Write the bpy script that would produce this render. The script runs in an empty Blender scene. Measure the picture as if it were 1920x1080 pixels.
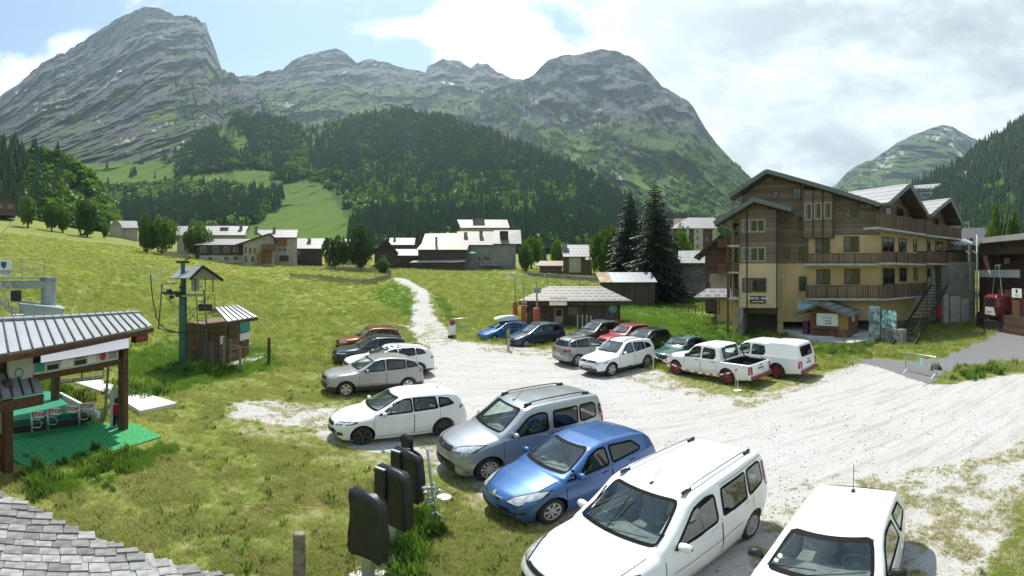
import bpy, bmesh, math, random
import numpy as np
from mathutils import Vector, Matrix
from mathutils.bvhtree import BVHTree
random.seed(7); np.random.seed(7)
SC = bpy.context.scene
COL = SC.collection
R = math.radians
# ---------------------------------------------------------------- camera, sky, sun, exposure
F = 808.0; HZ = 511.0; CH = 5.17            # the photo is an equirectangular panorama: pixels per radian, horizon row, camera height
cam = bpy.data.cameras.new('camera'); co = bpy.data.objects.new('camera', cam); COL.objects.link(co)
cam.type = 'PANO'; cam.panorama_type = 'EQUIRECTANGULAR'
cam.longitude_min = -960/F; cam.longitude_max = 960/F; cam.latitude_max = HZ/F; cam.latitude_min = -(1080-HZ)/F
cam.clip_start = 0.1; cam.clip_end = 30000
co.location = (0, 0, CH); co.rotation_euler = (R(90), 0, 0); SC.camera = co
SUN_EL, SUN_AZ = 63.0, -14.0                # azimuth from the view direction, negative = left
W = bpy.data.worlds.new('World'); SC.world = W; W.use_nodes = True
sun = bpy.data.lights.new('sun', 'SUN'); sun.energy = 4.8; sun.angle = R(0.53); sun.color = (1.0, .955, .88)
so = bpy.data.objects.new('sun', sun); COL.objects.link(so)
sd = Vector((math.sin(R(SUN_AZ))*math.cos(R(SUN_EL)), math.cos(R(SUN_AZ))*math.cos(R(SUN_EL)), math.sin(R(SUN_EL))))
so.rotation_euler = sd.to_track_quat('Z', 'Y').to_euler(); so.location = (0, 0, 60)
SC.view_settings.view_transform = 'Standard'; SC.view_settings.look = 'None'
SC.view_settings.exposure = 0.58; SC.view_settings.gamma = 1.0
SC.cycles.use_denoising = True
SC.cycles.max_bounces = 6; SC.cycles.transparent_max_bounces = 12; SC.cycles.volume_bounces = 1
SC.cycles.use_adaptive_sampling = True; SC.cycles.adaptive_threshold = 0.02

def nd(nt, t, **kw):
    n = nt.nodes.new(t)
    for k, v in kw.items():
        if k.startswith('i_'):
            k = k[2:]; k = int(k) if k.isdigit() else k.replace('_', ' ')
            n.inputs[k].default_value = v
        else: setattr(n, k, v)
    return n
def lk(nt, a, b): nt.links.new(a, b)
def mth(nt, op, a, b=None, c=None, clamp=False):
    n = nt.nodes.new('ShaderNodeMath'); n.operation = op; n.use_clamp = clamp
    for i, v in enumerate((a, b, c)):
        if v is None: continue
        if isinstance(v, (int, float)): n.inputs[i].default_value = v
        else: nt.links.new(v, n.inputs[i])
    return n.outputs[0]
def mixc(nt, f, a, b, mode='MIX'):
    n = nt.nodes.new('ShaderNodeMix'); n.data_type = 'RGBA'; n.blend_type = mode
    for s, v in ((n.inputs[0], f), (n.inputs[6], a), (n.inputs[7], b)):
        if isinstance(v, (int, float)): s.default_value = v
        elif isinstance(v, (tuple, list)): s.default_value = (*v[:3], 1)
        else: nt.links.new(v, s)
    return n.outputs[2]
def smooth(nt, v, lo, hi):
    n = nt.nodes.new('ShaderNodeMapRange'); n.interpolation_type = 'SMOOTHSTEP'; n.clamp = True
    nt.links.new(v, n.inputs[0]); n.inputs[1].default_value = lo; n.inputs[2].default_value = hi
    return n.outputs[0]
def noise(nt, vec, scale, detail=4, rough=.55, dist=0):
    n = nd(nt, 'ShaderNodeTexNoise'); n.inputs['Scale'].default_value = scale; n.inputs['Detail'].default_value = detail
    n.inputs['Roughness'].default_value = rough; n.inputs['Distortion'].default_value = dist
    if vec is not None: lk(nt, vec, n.inputs['Vector'])
    return n.outputs['Fac']

def build_world():
    nt = W.node_tree; nt.nodes.clear()
    out = nd(nt, 'ShaderNodeOutputWorld'); bg = nd(nt, 'ShaderNodeBackground'); lk(nt, bg.outputs[0], out.inputs[0])
    sky = nd(nt, 'ShaderNodeTexSky'); sky.sky_type = 'NISHITA'; sky.sun_disc = False
    sky.sun_elevation = R(SUN_EL); sky.sun_rotation = R(SUN_AZ); sky.altitude = 1400; sky.air_density = 1.0; sky.dust_density = 1.2; sky.ozone_density = 1.0
    tc = nd(nt, 'ShaderNodeTexCoord'); v = tc.outputs['Generated']
    sp = nd(nt, 'ShaderNodeSeparateXYZ'); lk(nt, v, sp.inputs[0])
    # clouds live on a sphere of directions, stretched a little sideways
    mp = nd(nt, 'ShaderNodeMapping'); mp.inputs['Scale'].default_value = (1, 1, 1.7); lk(nt, v, mp.inputs['Vector'])
    n1 = noise(nt, mp.outputs[0], 4.2, 9, .56, .3)
    n2 = noise(nt, mp.outputs[0], 1.6, 3, .5)
    val = mth(nt, 'ADD', mth(nt, 'MULTIPLY', n1, .75), mth(nt, 'MULTIPLY', n2, .35))
    def blob(px, py, r, w):
        az, el = (px-960)/F, (HZ-py)/F; d = Vector((math.sin(az)*math.cos(el), math.cos(az)*math.cos(el), math.sin(el)))
        dp = nt.nodes.new('ShaderNodeVectorMath'); dp.operation = 'DOT_PRODUCT'; lk(nt, v, dp.inputs[0]); dp.inputs[1].default_value = d
        return mth(nt, 'MULTIPLY', smooth(nt, dp.outputs['Value'], math.cos(r*1.36), math.cos(r*.34)), w)
    for b in ((1000, 60, .20, .20), (800, 20, .10, .02), (690, 55, .08, .17), (1560, 120, .50, .26), (1300, 60, .28, .10), (60, 110, .17, .17), (230, 60, .16, .10),
              (330, 0, .10, .12), (1830, 250, .06, .13), (520, 50, .22, -.24), (1110, 0, .12, -.34), (130, -20, .24, -.20), (1205, 150, .08, .02), (1805, 45, .035, -.10), (1880, 215, .05, -.07), (400, 90, .05, .13), (770, 120, .07, -.10)):
        val = mth(nt, 'ADD', val, blob(*b))
    mask = smooth(nt, val, .535, .66)
    thick = smooth(nt, val, .62, .95)
    # dense cloud decks turn grey underneath, thin cloud glows white
    shade = noise(nt, mp.outputs[0], 3.0, 7, .55); fine = noise(nt, mp.outputs[0], 7.5, 7, .6)
    deck = blob(1640, 190, .52, 1.0)
    white = mixc(nt, smooth(nt, mth(nt, 'ADD', mth(nt, 'MULTIPLY', shade, .5), mth(nt, 'MULTIPLY', fine, .5)), .36, .62), (10.2, 10.2, 10.1), (7.6, 7.9, 8.1))
    grey = mixc(nt, smooth(nt, mth(nt, 'ADD', mth(nt, 'MULTIPLY', shade, .65), mth(nt, 'MULTIPLY', fine, .35)), .36, .60), (8.9, 9.0, 9.0), (3.9, 4.1, 4.25))
    cc = mixc(nt, deck, white, grey)
    skc = mixc(nt, 1.0, sky.outputs[0], (1.35, 1.35, 1.3), 'MULTIPLY')
    skc = mixc(nt, smooth(nt, sp.outputs[2], .55, .0), skc, (5.6, 8.2, 8.8))
    c = mixc(nt, mask, skc, cc)
    lk(nt, c, bg.inputs[0]); bg.inputs[1].default_value = 0.085
build_world()

# ---------------------------------------------------------------- helpers
def P(px, py, r):
    a = (px-960)/F; return Vector((r*math.sin(a), r*math.cos(a), CH+r*math.tan((HZ-py)/F)))
def G(px, py, z=0.0):
    r = (CH-z)/math.tan((py-HZ)/F); a = (px-960)/F; return Vector((r*math.sin(a), r*math.cos(a), z))
def pix(x, y, z):
    return 960+F*np.arctan2(x, y), HZ-F*np.arctan2(np.asarray(z)-CH, np.hypot(x, y))
class Frame:
    """a plumb plane square to the line of sight at photo column pc, r metres away; pt() finds the point of a parallel plane seen at a pixel"""
    def __init__(s, pc, r, turn=0.0):
        s.a = (pc-960)/F; s.pc = pc; s.r = r; s.c = Vector((r*math.sin(s.a), r*math.cos(s.a), 0)); b = s.a+R(turn)
        s.e = Vector((math.cos(b), -math.sin(b), 0)); s.n = Vector((math.sin(b), math.cos(b), 0)); s.M = Matrix(((s.e.x, s.n.x, 0, s.c.x), (s.e.y, s.n.y, 0, s.c.y), (0, 0, 1, 0), (0, 0, 0, 1)))
    def xz(s, px, py, dep=0.0):
        a = (px-960)/F; d = Vector((math.sin(a), math.cos(a), 0)); k = (s.c.dot(s.n)+dep)/d.dot(s.n); q = d*k-s.c
        return q.dot(s.e), CH+k*math.tan((HZ-py)/F)
    @staticmethod
    def wall(a, b):
        f = Frame(960, 1); a, b = Vector(a), Vector(b); f.c = Vector((*((a+b)/2)[:2], 0)); f.e = Vector((b.x-a.x, b.y-a.y, 0)).normalized(); f.n = Vector((-f.e.y, f.e.x, 0))
        f.M = Matrix(((f.e.x, f.n.x, 0, f.c.x), (f.e.y, f.n.y, 0, f.c.y), (0, 0, 1, 0), (0, 0, 0, 1))); return f
    def pt(s, px, py, dep=0.0):
        x, z = s.xz(px, py, dep); return s.c+s.e*x+s.n*dep+Vector((0, 0, z))
def tag(o, label=None, cat=None, group=None, kind=None):
    if label: o['label'] = label
    if cat: o['category'] = cat
    if group: o['group'] = group
    if kind: o['kind'] = kind
    return o
WM = {}
def thing(name, label, cat, loc=(0, 0, 0), rz=0, group=None):
    o = bpy.data.objects.new(name, None); COL.objects.link(o); o.empty_display_size = .3
    o.location = loc; o.rotation_euler = (0, 0, rz); tag(o, label, cat, group)
    WM[o.name] = Matrix.Translation(Vector(loc)) @ Matrix.Rotation(rz, 4, 'Z')
    return o
class MB:
    def __init__(s): s.v = []; s.f = []; s.mi = []; s.cm = 0; s.M = None
    def add(s, vs, fs):
        o = len(s.v)
        if s.M is not None: vs = [s.M @ Vector(q) for q in vs]
        s.v += [tuple(q) for q in vs]; s.f += [tuple(i+o for i in q) for q in fs]; s.mi += [s.cm]*len(fs); return s
    def b2(s, x0, x1, y0, y1, z0, z1):
        return s.add([(x0,y0,z0),(x1,y0,z0),(x1,y1,z0),(x0,y1,z0),(x0,y0,z1),(x1,y0,z1),(x1,y1,z1),(x0,y1,z1)],
                     [(0,3,2,1),(4,5,6,7),(0,1,5,4),(1,2,6,5),(2,3,7,6),(3,0,4,7)])
    def box(s, c, sz, M=None):
        x, y, z = (q/2 for q in sz); c = Vector(c)
        vs = [Vector(q) for q in ((-x,-y,-z),(x,-y,-z),(x,y,-z),(-x,y,-z),(-x,-y,z),(x,-y,z),(x,y,z),(-x,y,z))]
        if M is not None: vs = [M @ q for q in vs]
        return s.add([c+q for q in vs], [(0,3,2,1),(4,5,6,7),(0,1,5,4),(1,2,6,5),(2,3,7,6),(3,0,4,7)])
    def bar(s, a, b, w, h=None, up=(0,0,1)):
        a, b = Vector(a), Vector(b); h = w if h is None else h
        d = (b-a).normalized(); up = Vector(up)
        if abs(d.dot(up)) > .98: up = Vector((0,1,0))
        r = d.cross(up).normalized()*w/2; u = r.cross(d).normalized()*h/2
        vs = [a-r-u, a+r-u, a+r+u, a-r+u, b-r-u, b+r-u, b+r+u, b-r+u]
        return s.add(vs, [(0,3,2,1),(4,5,6,7),(0,1,5,4),(1,2,6,5),(2,3,7,6),(3,0,4,7)])
    def tube(s, pts, r, n=6, cap=True):
        pts = [Vector(q) for q in pts]; vs = []; fs = []
        rr = r if isinstance(r, (list, tuple)) else [r]*len(pts)
        for i, q in enumerate(pts):
            d = (pts[min(i+1, len(pts)-1)]-pts[max(i-1, 0)]).normalized()
            up = Vector((0,0,1)) if abs(d.z) < .95 else Vector((0,1,0))
            a = d.cross(up).normalized(); b = a.cross(d)
            for k in range(n):
                t = 2*math.pi*k/n; vs.append(q+(a*math.cos(t)+b*math.sin(t))*rr[i])
        for i in range(len(pts)-1):
            for k in range(n):
                fs.append((i*n+k, i*n+(k+1) % n, (i+1)*n+(k+1) % n, (i+1)*n+k))
        if cap: fs += [tuple(range(n-1, -1, -1)), tuple((len(pts)-1)*n+k for k in range(n))]
        return s.add(vs, fs)
    def prism(s, poly, y0, y1, ax='y'):
        n = len(poly)
        f = {'y': lambda a, b, y: (a, y, b), 'x': lambda a, b, y: (y, a, b), 'z': lambda a, b, y: (a, b, y)}[ax]
        vs = [f(a, b, y0) for a, b in poly]+[f(a, b, y1) for a, b in poly]
        fs = [tuple(range(n)), tuple(range(2*n-1, n-1, -1))]+[(i, i+n, (i+1) % n+n, (i+1) % n) for i in range(n)]
        return s.add(vs, fs)
    def slab(s, a, b, c, d, t):
        a, b, c, d = map(Vector, (a, b, c, d)); n = (b-a).cross(d-a).normalized()*t
        return s.add([a, b, c, d, a-n, b-n, c-n, d-n], [(0,1,2,3),(7,6,5,4),(0,4,5,1),(1,5,6,2),(2,6,7,3),(3,7,4,0)])
    def lathe(s, prof, n=16, c=(0,0,0), ax='z'):
        vs = []; fs = []; c = Vector(c)
        for r, h in prof:
            for k in range(n):
                t = 2*math.pi*k/n; x, y = r*math.cos(t), r*math.sin(t)
                vs.append(c+(Vector((x, y, h)) if ax == 'z' else Vector((x, h, y)) if ax == 'y' else Vector((h, x, y))))
        for i in range(len(prof)-1):
            for k in range(n): fs.append((i*n+k, i*n+(k+1) % n, (i+1)*n+(k+1) % n, (i+1)*n+k))
        return s.add(vs, fs)
    def mesh(s, name, mats, inv=None):
        me = bpy.data.meshes.new(name); vs = s.v if inv is None else [tuple(inv @ Vector(q)) for q in s.v]
        me.from_pydata(vs, [], s.f)
        for m in (mats if isinstance(mats, (list, tuple)) else [mats]): me.materials.append(m)
        if max(s.mi, default=0) > 0: me.polygons.foreach_set('material_index', s.mi)
        bm = bmesh.new(); bm.from_mesh(me); bmesh.ops.recalc_face_normals(bm, faces=bm.faces); bm.to_mesh(me); bm.free()
        return me
    def build(s, name, mats, parent=None, smooth=False, bevel=0, local=False, seg=1):
        if parent is not None:
            M = WM[parent.name]; inv = None if local else M.inverted()
            o = bpy.data.objects.new(name, s.mesh(name, mats, inv)); COL.objects.link(o); o.parent = parent; WM[o.name] = M
        else:
            xs = [q[0] for q in s.v]; ys = [q[1] for q in s.v]; zs = [q[2] for q in s.v]
            b = Vector(((min(xs)+max(xs))/2, (min(ys)+max(ys))/2, min(zs))); M = Matrix.Translation(b)
            o = bpy.data.objects.new(name, s.mesh(name, mats, M.inverted())); COL.objects.link(o); o.location = b; WM[o.name] = M
        if smooth: o.data.polygons.foreach_set('use_smooth', [True]*len(o.data.polygons))
        if bevel:
            m = o.modifiers.new('bevel', 'BEVEL'); m.width = bevel; m.segments = seg; m.limit_method = 'ANGLE'; m.angle_limit = R(40)
        return o
def shared(name, me, parent=None, M=None):
    """another object on the same mesh data; M is its transform inside the parent"""
    o = bpy.data.objects.new(name, me); COL.objects.link(o)
    if parent is not None: o.parent = parent; WM[o.name] = WM[parent.name]
    if M is not None: o.matrix_local = M
    return o
def npmesh(name, v, f, mat, smooth_=True):
    me = bpy.data.meshes.new(name); v = np.asarray(v, np.float32); f = np.asarray(f, np.int32)
    me.vertices.add(len(v)); me.vertices.foreach_set('co', v.ravel())
    k = f.shape[1]; me.loops.add(f.size); me.loops.foreach_set('vertex_index', f.ravel())
    me.polygons.add(len(f)); me.polygons.foreach_set('loop_start', np.arange(0, f.size, k, dtype=np.int32))
    me.polygons.foreach_set('use_smooth', np.full(len(f), smooth_))
    me.update(calc_edges=True); me.validate()
    if mat: me.materials.append(mat)
    return me
def attr(me, name, arr):
    a = me.attributes.new(name, 'FLOAT', 'POINT'); a.data.foreach_set('value', np.asarray(arr, np.float32).ravel())
def h2(i, j, s):
    n = (i.astype(np.int64)*374761393+j.astype(np.int64)*668265263+s*1442695041) & 0xffffffff
    n = ((n ^ (n >> 13))*1274126177) & 0xffffffff
    return ((n ^ (n >> 16)) & 0xffff)/65535.0
def vn(x, y, s=0):
    i, j = np.floor(x), np.floor(y); a, b = x-i, y-j; a = a*a*a*(a*(a*6-15)+10); b = b*b*b*(b*(b*6-15)+10)
    return (h2(i,j,s)*(1-a)+h2(i+1,j,s)*a)*(1-b)+(h2(i,j+1,s)*(1-a)+h2(i+1,j+1,s)*a)*b
def fbm(x, y, o=5, s=0, g=.5):
    x = np.asarray(x, float); y = np.asarray(y, float); t = 0; a = 1; n = 0
    for k in range(o): t = t+a*vn(x, y, s+k*17); n += a; a *= g; x, y = x*1.93+y*.42+3.1, y*1.93-x*.42+1.7
    return t/n
def ridged(x, y, o=5, s=0, g=.5):
    x = np.asarray(x, float); y = np.asarray(y, float); t = 0; a = 1; n = 0
    for k in range(o): t = t+a*(1-np.abs(2*vn(x, y, s+k*17)-1)); n += a; a *= g; x, y = x*1.93+y*.42+3.1, y*1.93-x*.42+1.7
    return t/n
def pip(px, py, poly):
    r = np.zeros(px.shape, bool); n = len(poly)
    for i in range(n):
        x1, y1 = poly[i]; x2, y2 = poly[(i+1) % n]
        c = ((y1 > py) != (y2 > py)) & (px < (x2-x1)*(py-y1)/((y2-y1) if y2 != y1 else 1e-9)+x1); r ^= c
    return r
def sst(x, a, b):
    t = np.clip((x-a)/(b-a), 0, 1); return t*t*(3-2*t)
# ---------------------------------------------------------------- materials
MATS = {}
def newmat(name):
    m = bpy.data.materials.new(name); m.use_nodes = True; nt = m.node_tree
    b = nt.nodes['Principled BSDF']; return m, nt, b
def objvec(nt): return nd(nt, 'ShaderNodeTexCoord').outputs['Object']
def pm(name, col, rough=.6, metal=0., var=.18, scale=6., bump=0., coat=0., spec=.5, detail=5):
    """a plain procedural material: colour mottled by noise, optional relief"""
    if name in MATS: return MATS[name]
    m, nt, b = newmat(name); v = objvec(nt)
    n = noise(nt, v, scale, detail, .6)
    lo = tuple(c*(1-var) for c in col); hi = tuple(min(1, c*(1+var)) for c in col)
    c = mixc(nt, smooth(nt, n, .3, .7), lo, hi); lk(nt, c, b.inputs['Base Color'])
    b.inputs['Roughness'].default_value = rough; b.inputs['Metallic'].default_value = metal
    b.inputs['Specular IOR Level'].default_value = spec
    if coat: b.inputs['Coat Weight'].default_value = coat; b.inputs['Coat Roughness'].default_value = .06
    if bump:
        bp = nd(nt, 'ShaderNodeBump'); bp.inputs['Strength'].default_value = bump; bp.inputs['Distance'].default_value = .02
        lk(nt, noise(nt, v, scale*4, 4, .6), bp.inputs['Height']); lk(nt, bp.outputs[0], b.inputs['Normal'])
    MATS[name] = m; return m
def woodmat(name, c1, c2, plank=.16, axis='z', rough=.75, gap=.35):
    """boards: plank joints every `plank` metres along an axis, grain across"""
    if name in MATS: return MATS[name]
    m, nt, b = newmat(name); v = objvec(nt)
    sp = nd(nt, 'ShaderNodeSeparateXYZ'); lk(nt, v, sp.inputs[0])
    ax = {'x': 0, 'y': 1, 'z': 2}[axis]
    q = mth(nt, 'DIVIDE', sp.outputs[ax], plank); fr = mth(nt, 'FRACT', q); fl = mth(nt, 'FLOOR', q)
    wn = nd(nt, 'ShaderNodeTexWhiteNoise'); wn.noise_dimensions = '1D'; lk(nt, fl, wn.inputs['W'])
    mp = nd(nt, 'ShaderNodeMapping'); s = [1.2, 1.2, 1.2]; s[ax] = 14
    mp.inputs['Scale'].default_value = s; lk(nt, v, mp.inputs['Vector'])
    g = noise(nt, mp.outputs[0], 3.0, 5, .6)
    f = mth(nt, 'ADD', mth(nt, 'MULTIPLY', g, .7), mth(nt, 'MULTIPLY', wn.outputs['Value'], .45))
    c = mixc(nt, smooth(nt, f, .2, .95), c1, c2)
    jt = mth(nt, 'MULTIPLY', smooth(nt, mth(nt, 'ABSOLUTE', mth(nt, 'SUBTRACT', fr, .5)), .46, .495), gap)
    c = mixc(nt, jt, c, tuple(q*.25 for q in c1)); lk(nt, c, b.inputs['Base Color'])
    b.inputs['Roughness'].default_value = rough
    bp = nd(nt, 'ShaderNodeBump'); bp.inputs['Strength'].default_value = .5; bp.inputs['Distance'].default_value = .012
    lk(nt, mth(nt, 'SUBTRACT', mth(nt, 'MULTIPLY', g, .3), jt), bp.inputs['Height']); lk(nt, bp.outputs[0], b.inputs['Normal'])
    MATS[name] = m; return m
def glassmat(name, tint, dark=.0, refl=1.0):
    if name in MATS: return MATS[name]
    m, nt, b = newmat(name); nt.nodes.remove(b); out = nt.nodes['Material Output']
    tr = nd(nt, 'ShaderNodeBsdfTransparent'); tr.inputs[0].default_value = (*tint, 1)
    gl = nd(nt, 'ShaderNodeBsdfGlossy'); gl.inputs['Roughness'].default_value = .03; gl.inputs[0].default_value = (.95, 1, .98, 1)
    fr = nd(nt, 'ShaderNodeLayerWeight'); fr.inputs[0].default_value = .5
    sch = mth(nt, 'ADD', .045, mth(nt, 'MULTIPLY', mth(nt, 'POWER', fr.outputs['Facing'], 4.0), .9))
    mx = nd(nt, 'ShaderNodeMixShader'); lk(nt, mth(nt, 'MULTIPLY', sch, refl, clamp=True), mx.inputs[0])
    lk(nt, tr.outputs[0], mx.inputs[1]); lk(nt, gl.outputs[0], mx.inputs[2]); lk(nt, mx.outputs[0], out.inputs[0])
    MATS[name] = m; return m
def dotroof(name, base, dark, du=.42, dv=.5, wu=.55, wv=.22, streak=0.):
    """metal sheet roof with staggered snow hooks; runs on the mesh's UV in metres"""
    if name in MATS: return MATS[name]
    m, nt, b = newmat(name); uv = nd(nt, 'ShaderNodeUVMap').outputs[0]
    sp = nd(nt, 'ShaderNodeSeparateXYZ'); lk(nt, uv, sp.inputs[0])
    q = mth(nt, 'DIVIDE', sp.outputs[1], dv); row = mth(nt, 'FLOOR', q); fv = mth(nt, 'FRACT', q)
    sh = mth(nt, 'MULTIPLY', mth(nt, 'MODULO', mth(nt, 'ABSOLUTE', row), 2.0), .5)
    fu = mth(nt, 'FRACT', mth(nt, 'ADD', mth(nt, 'DIVIDE', sp.outputs[0], du), sh))
    on = mth(nt, 'MULTIPLY', mth(nt, 'LESS_THAN', fu, wu), mth(nt, 'LESS_THAN', fv, wv))
    n = noise(nt, uv, .9, 4, .6); n2 = noise(nt, uv, 7, 3, .6)
    c = mixc(nt, smooth(nt, n, .35, .7), base, tuple(q*.8 for q in base))
    if streak: c = mixc(nt, mth(nt, 'MULTIPLY', smooth(nt, n2, .4, .62), streak), c, (.28, .19, .12))
    c = mixc(nt, mth(nt, 'MULTIPLY', on, .85), c, dark); lk(nt, c, b.inputs['Base Color'])
    b.inputs['Roughness'].default_value = .55; b.inputs['Metallic'].default_value = .0
    MATS[name] = m; return m
white_p = pm('paint_white', (.80, .80, .79), .35, coat=.6, var=.02)
blk = pm('black_plastic', (.02, .021, .022), .5, var=.3, scale=20)
rubber = pm('tyre_rubber', (.022, .022, .023), .8, var=.3, scale=30, bump=.1)
steel = pm('galvanised_steel', (.48, .50, .50), .4, .7, var=.15, scale=12)
steel_grey = pm('painted_grey_steel', (.30, .33, .33), .55, .1, var=.15, scale=5)
dkwood = woodmat('dark_brown_boards', (.035, .02, .013), (.09, .055, .035), .18, 'z')
vwood = woodmat('weathered_upright_boards', (.07, .055, .042), (.17, .14, .11), .2, 'x')
redwood = woodmat('red_brown_timber', (.10, .042, .02), (.2, .09, .045), .25, 'z')
greywood = pm('grey_old_timber', (.22, .19, .15), .85, var=.35, scale=9, bump=.4)
concrete = pm('concrete', (.42, .41, .38), .9, var=.15, scale=2.5, bump=.2)
stone = pm('rubble_stone', (.24, .23, .21), .95, var=.5, scale=3.5, bump=.7)
glass_w = pm('window_glass_dark', (.015, .02, .022), .06, var=.3, scale=1.5, spec=.9)
redpl = pm('red_plastic', (.45, .02, .03), .45)
chrome = pm('chrome', (.75, .76, .78), .15, 1., var=.05)
rooftin = pm('tin_roof', (.44, .46, .47), .5, .15, var=.1, scale=1.5)
# ---------------------------------------------------------------- ground
UN = [-1500, -300, 0, 200, 330, 450, 600, 960, 1300, 1600, 3420]
DN = [0, 16, 25, 40, 65, 105, 170, 280, 420, 1500]
ZT = np.array([[0, 0, 1, 4, 8, 14, 28, 54, 90, 200],
               [0, 0, 1, 4, 8, 14, 28, 54, 90, 200],
               [0, 0, .7, 3.2, 6.5, 12.5, 26, 50, 85, 190],
               [0, 0, .3, 2.2, 5.1, 10.6, 20, 36, 58, 160],
               [0, 0, .05, 1.1, 4.0, 9.0, 14, 26, 46, 130],
               [0, 0, 0, .7, 3.2, 7.2, 11, 22, 40, 120],
               [0, 0, 0, .5, 3.0, 6.3, 10, 20, 38, 120],
               [0, 0, 0, .4, 2.4, 5.3, 9, 18, 35, 120],
               [0, 0, 0, .0, 1.3, 4.2, 8, 16, 30, 110],
               [0, 0, 0, .0, .2, 2, 6, 14, 28, 110],
               [0, 0, 0, 0, .9, 3, 6, 14, 28, 110]], float)
def zterr(x, y):
    x = np.asarray(x, float); y = np.asarray(y, float)
    u = np.clip(960+F*np.arctan2(x, y), UN[0], UN[-1]-1); d = np.clip(np.hypot(x, y), 0, 1499)
    def frac(v, N):
        N = np.array(N, float); i = np.clip(np.searchsorted(N, v, 'right')-1, 0, len(N)-2); t = (v-N[i])/(N[i+1]-N[i]); return i, t
    i, a = frac(u, UN); j, b = frac(d, DN)
    a = a*a*(3-2*a)*.6+a*.4
    z = (ZT[i, j]*(1-b)+ZT[i, j+1]*b)*(1-a)+(ZT[i+1, j]*(1-b)+ZT[i+1, j+1]*b)*a
    bump = (fbm(x/9, y/9, 3, 5)-.5)*.30*sst(d, 26, 45)+(fbm(x/2.2, y/2.2, 3, 9)-.5)*.07
    return z+bump
def gz(x, y): return float(zterr(np.array([x]), np.array([y]))[0])
def onground(px, d):
    a = (px-960)/F; x, y = d*math.sin(a), d*math.cos(a); return Vector((x, y, gz(x, y)))
GRAVEL = [[(735, 520), (760, 523), (800, 545), (806, 560), (812, 590), (840, 622), (852, 640), (905, 644), (960, 650), (1030, 655), (1090, 668), (1180, 684), (1245, 700), (1268, 720), (1330, 738), (1405, 746), (1490, 722), (1545, 702), (1610, 680),
           (1700, 700), (1745, 726), (1830, 712), (1920, 700), (2600, 690), (2900, 900), (2300, 880), (1935, 880), (1905, 970), (1865, 1030), (1850, 1090), (1840, 1200), (1500, 1400), (1230, 1300), (1120, 1060), (1010, 1000), (905, 930), (800, 860),
           (700, 845), (640, 838), (560, 800), (470, 792), (418, 775), (440, 752), (520, 752), (640, 768), (700, 762), (760, 740), (795, 715), (795, 655), (765, 625), (768, 590), (776, 560), (770, 545), (738, 528)]]
ASPH = [[(1590, 676), (1640, 672), (1700, 678), (1765, 672), (1800, 655), (1840, 640), (1870, 622), (1920, 600), (2500, 560), (2500, 640), (1920, 678), (1830, 686), (1765, 700), (1745, 722), (1695, 706), (1650, 690)]]
SPARSE = [[(1450, 930), (1560, 905), (1700, 890), (1780, 880), (1930, 830), (2300, 860), (2300, 1300), (1700, 1300), (1440, 1080)],
          [(900, 640), (1040, 650), (1180, 680), (1260, 700), (1400, 735), (1500, 700), (1620, 665), (1640, 680), (1540, 715), (1400, 765), (1240, 730), (1040, 675), (900, 655)],
          [(420, 760), (640, 752), (840, 800), (960, 900), (1100, 1000), (900, 960), (640, 850), (440, 810)], [(770, 560), (810, 545), (870, 640), (800, 650)]]
LUSH = [[(230, 640), (500, 650), (520, 690), (330, 735), (230, 720)], [(730, 530), (770, 535), (775, 600), (700, 560)], [(1250, 560), (1400, 620), (1500, 650), (1560, 670), (1450, 660), (1290, 640)], [(800, 545), (850, 620), (870, 635), (830, 560)], [(310, 826), (330, 845), (200, 905), (70, 930), (60, 890), (180, 862)],
        [(1000, 560), (1350, 560), (1350, 640), (1180, 640)]]
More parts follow.
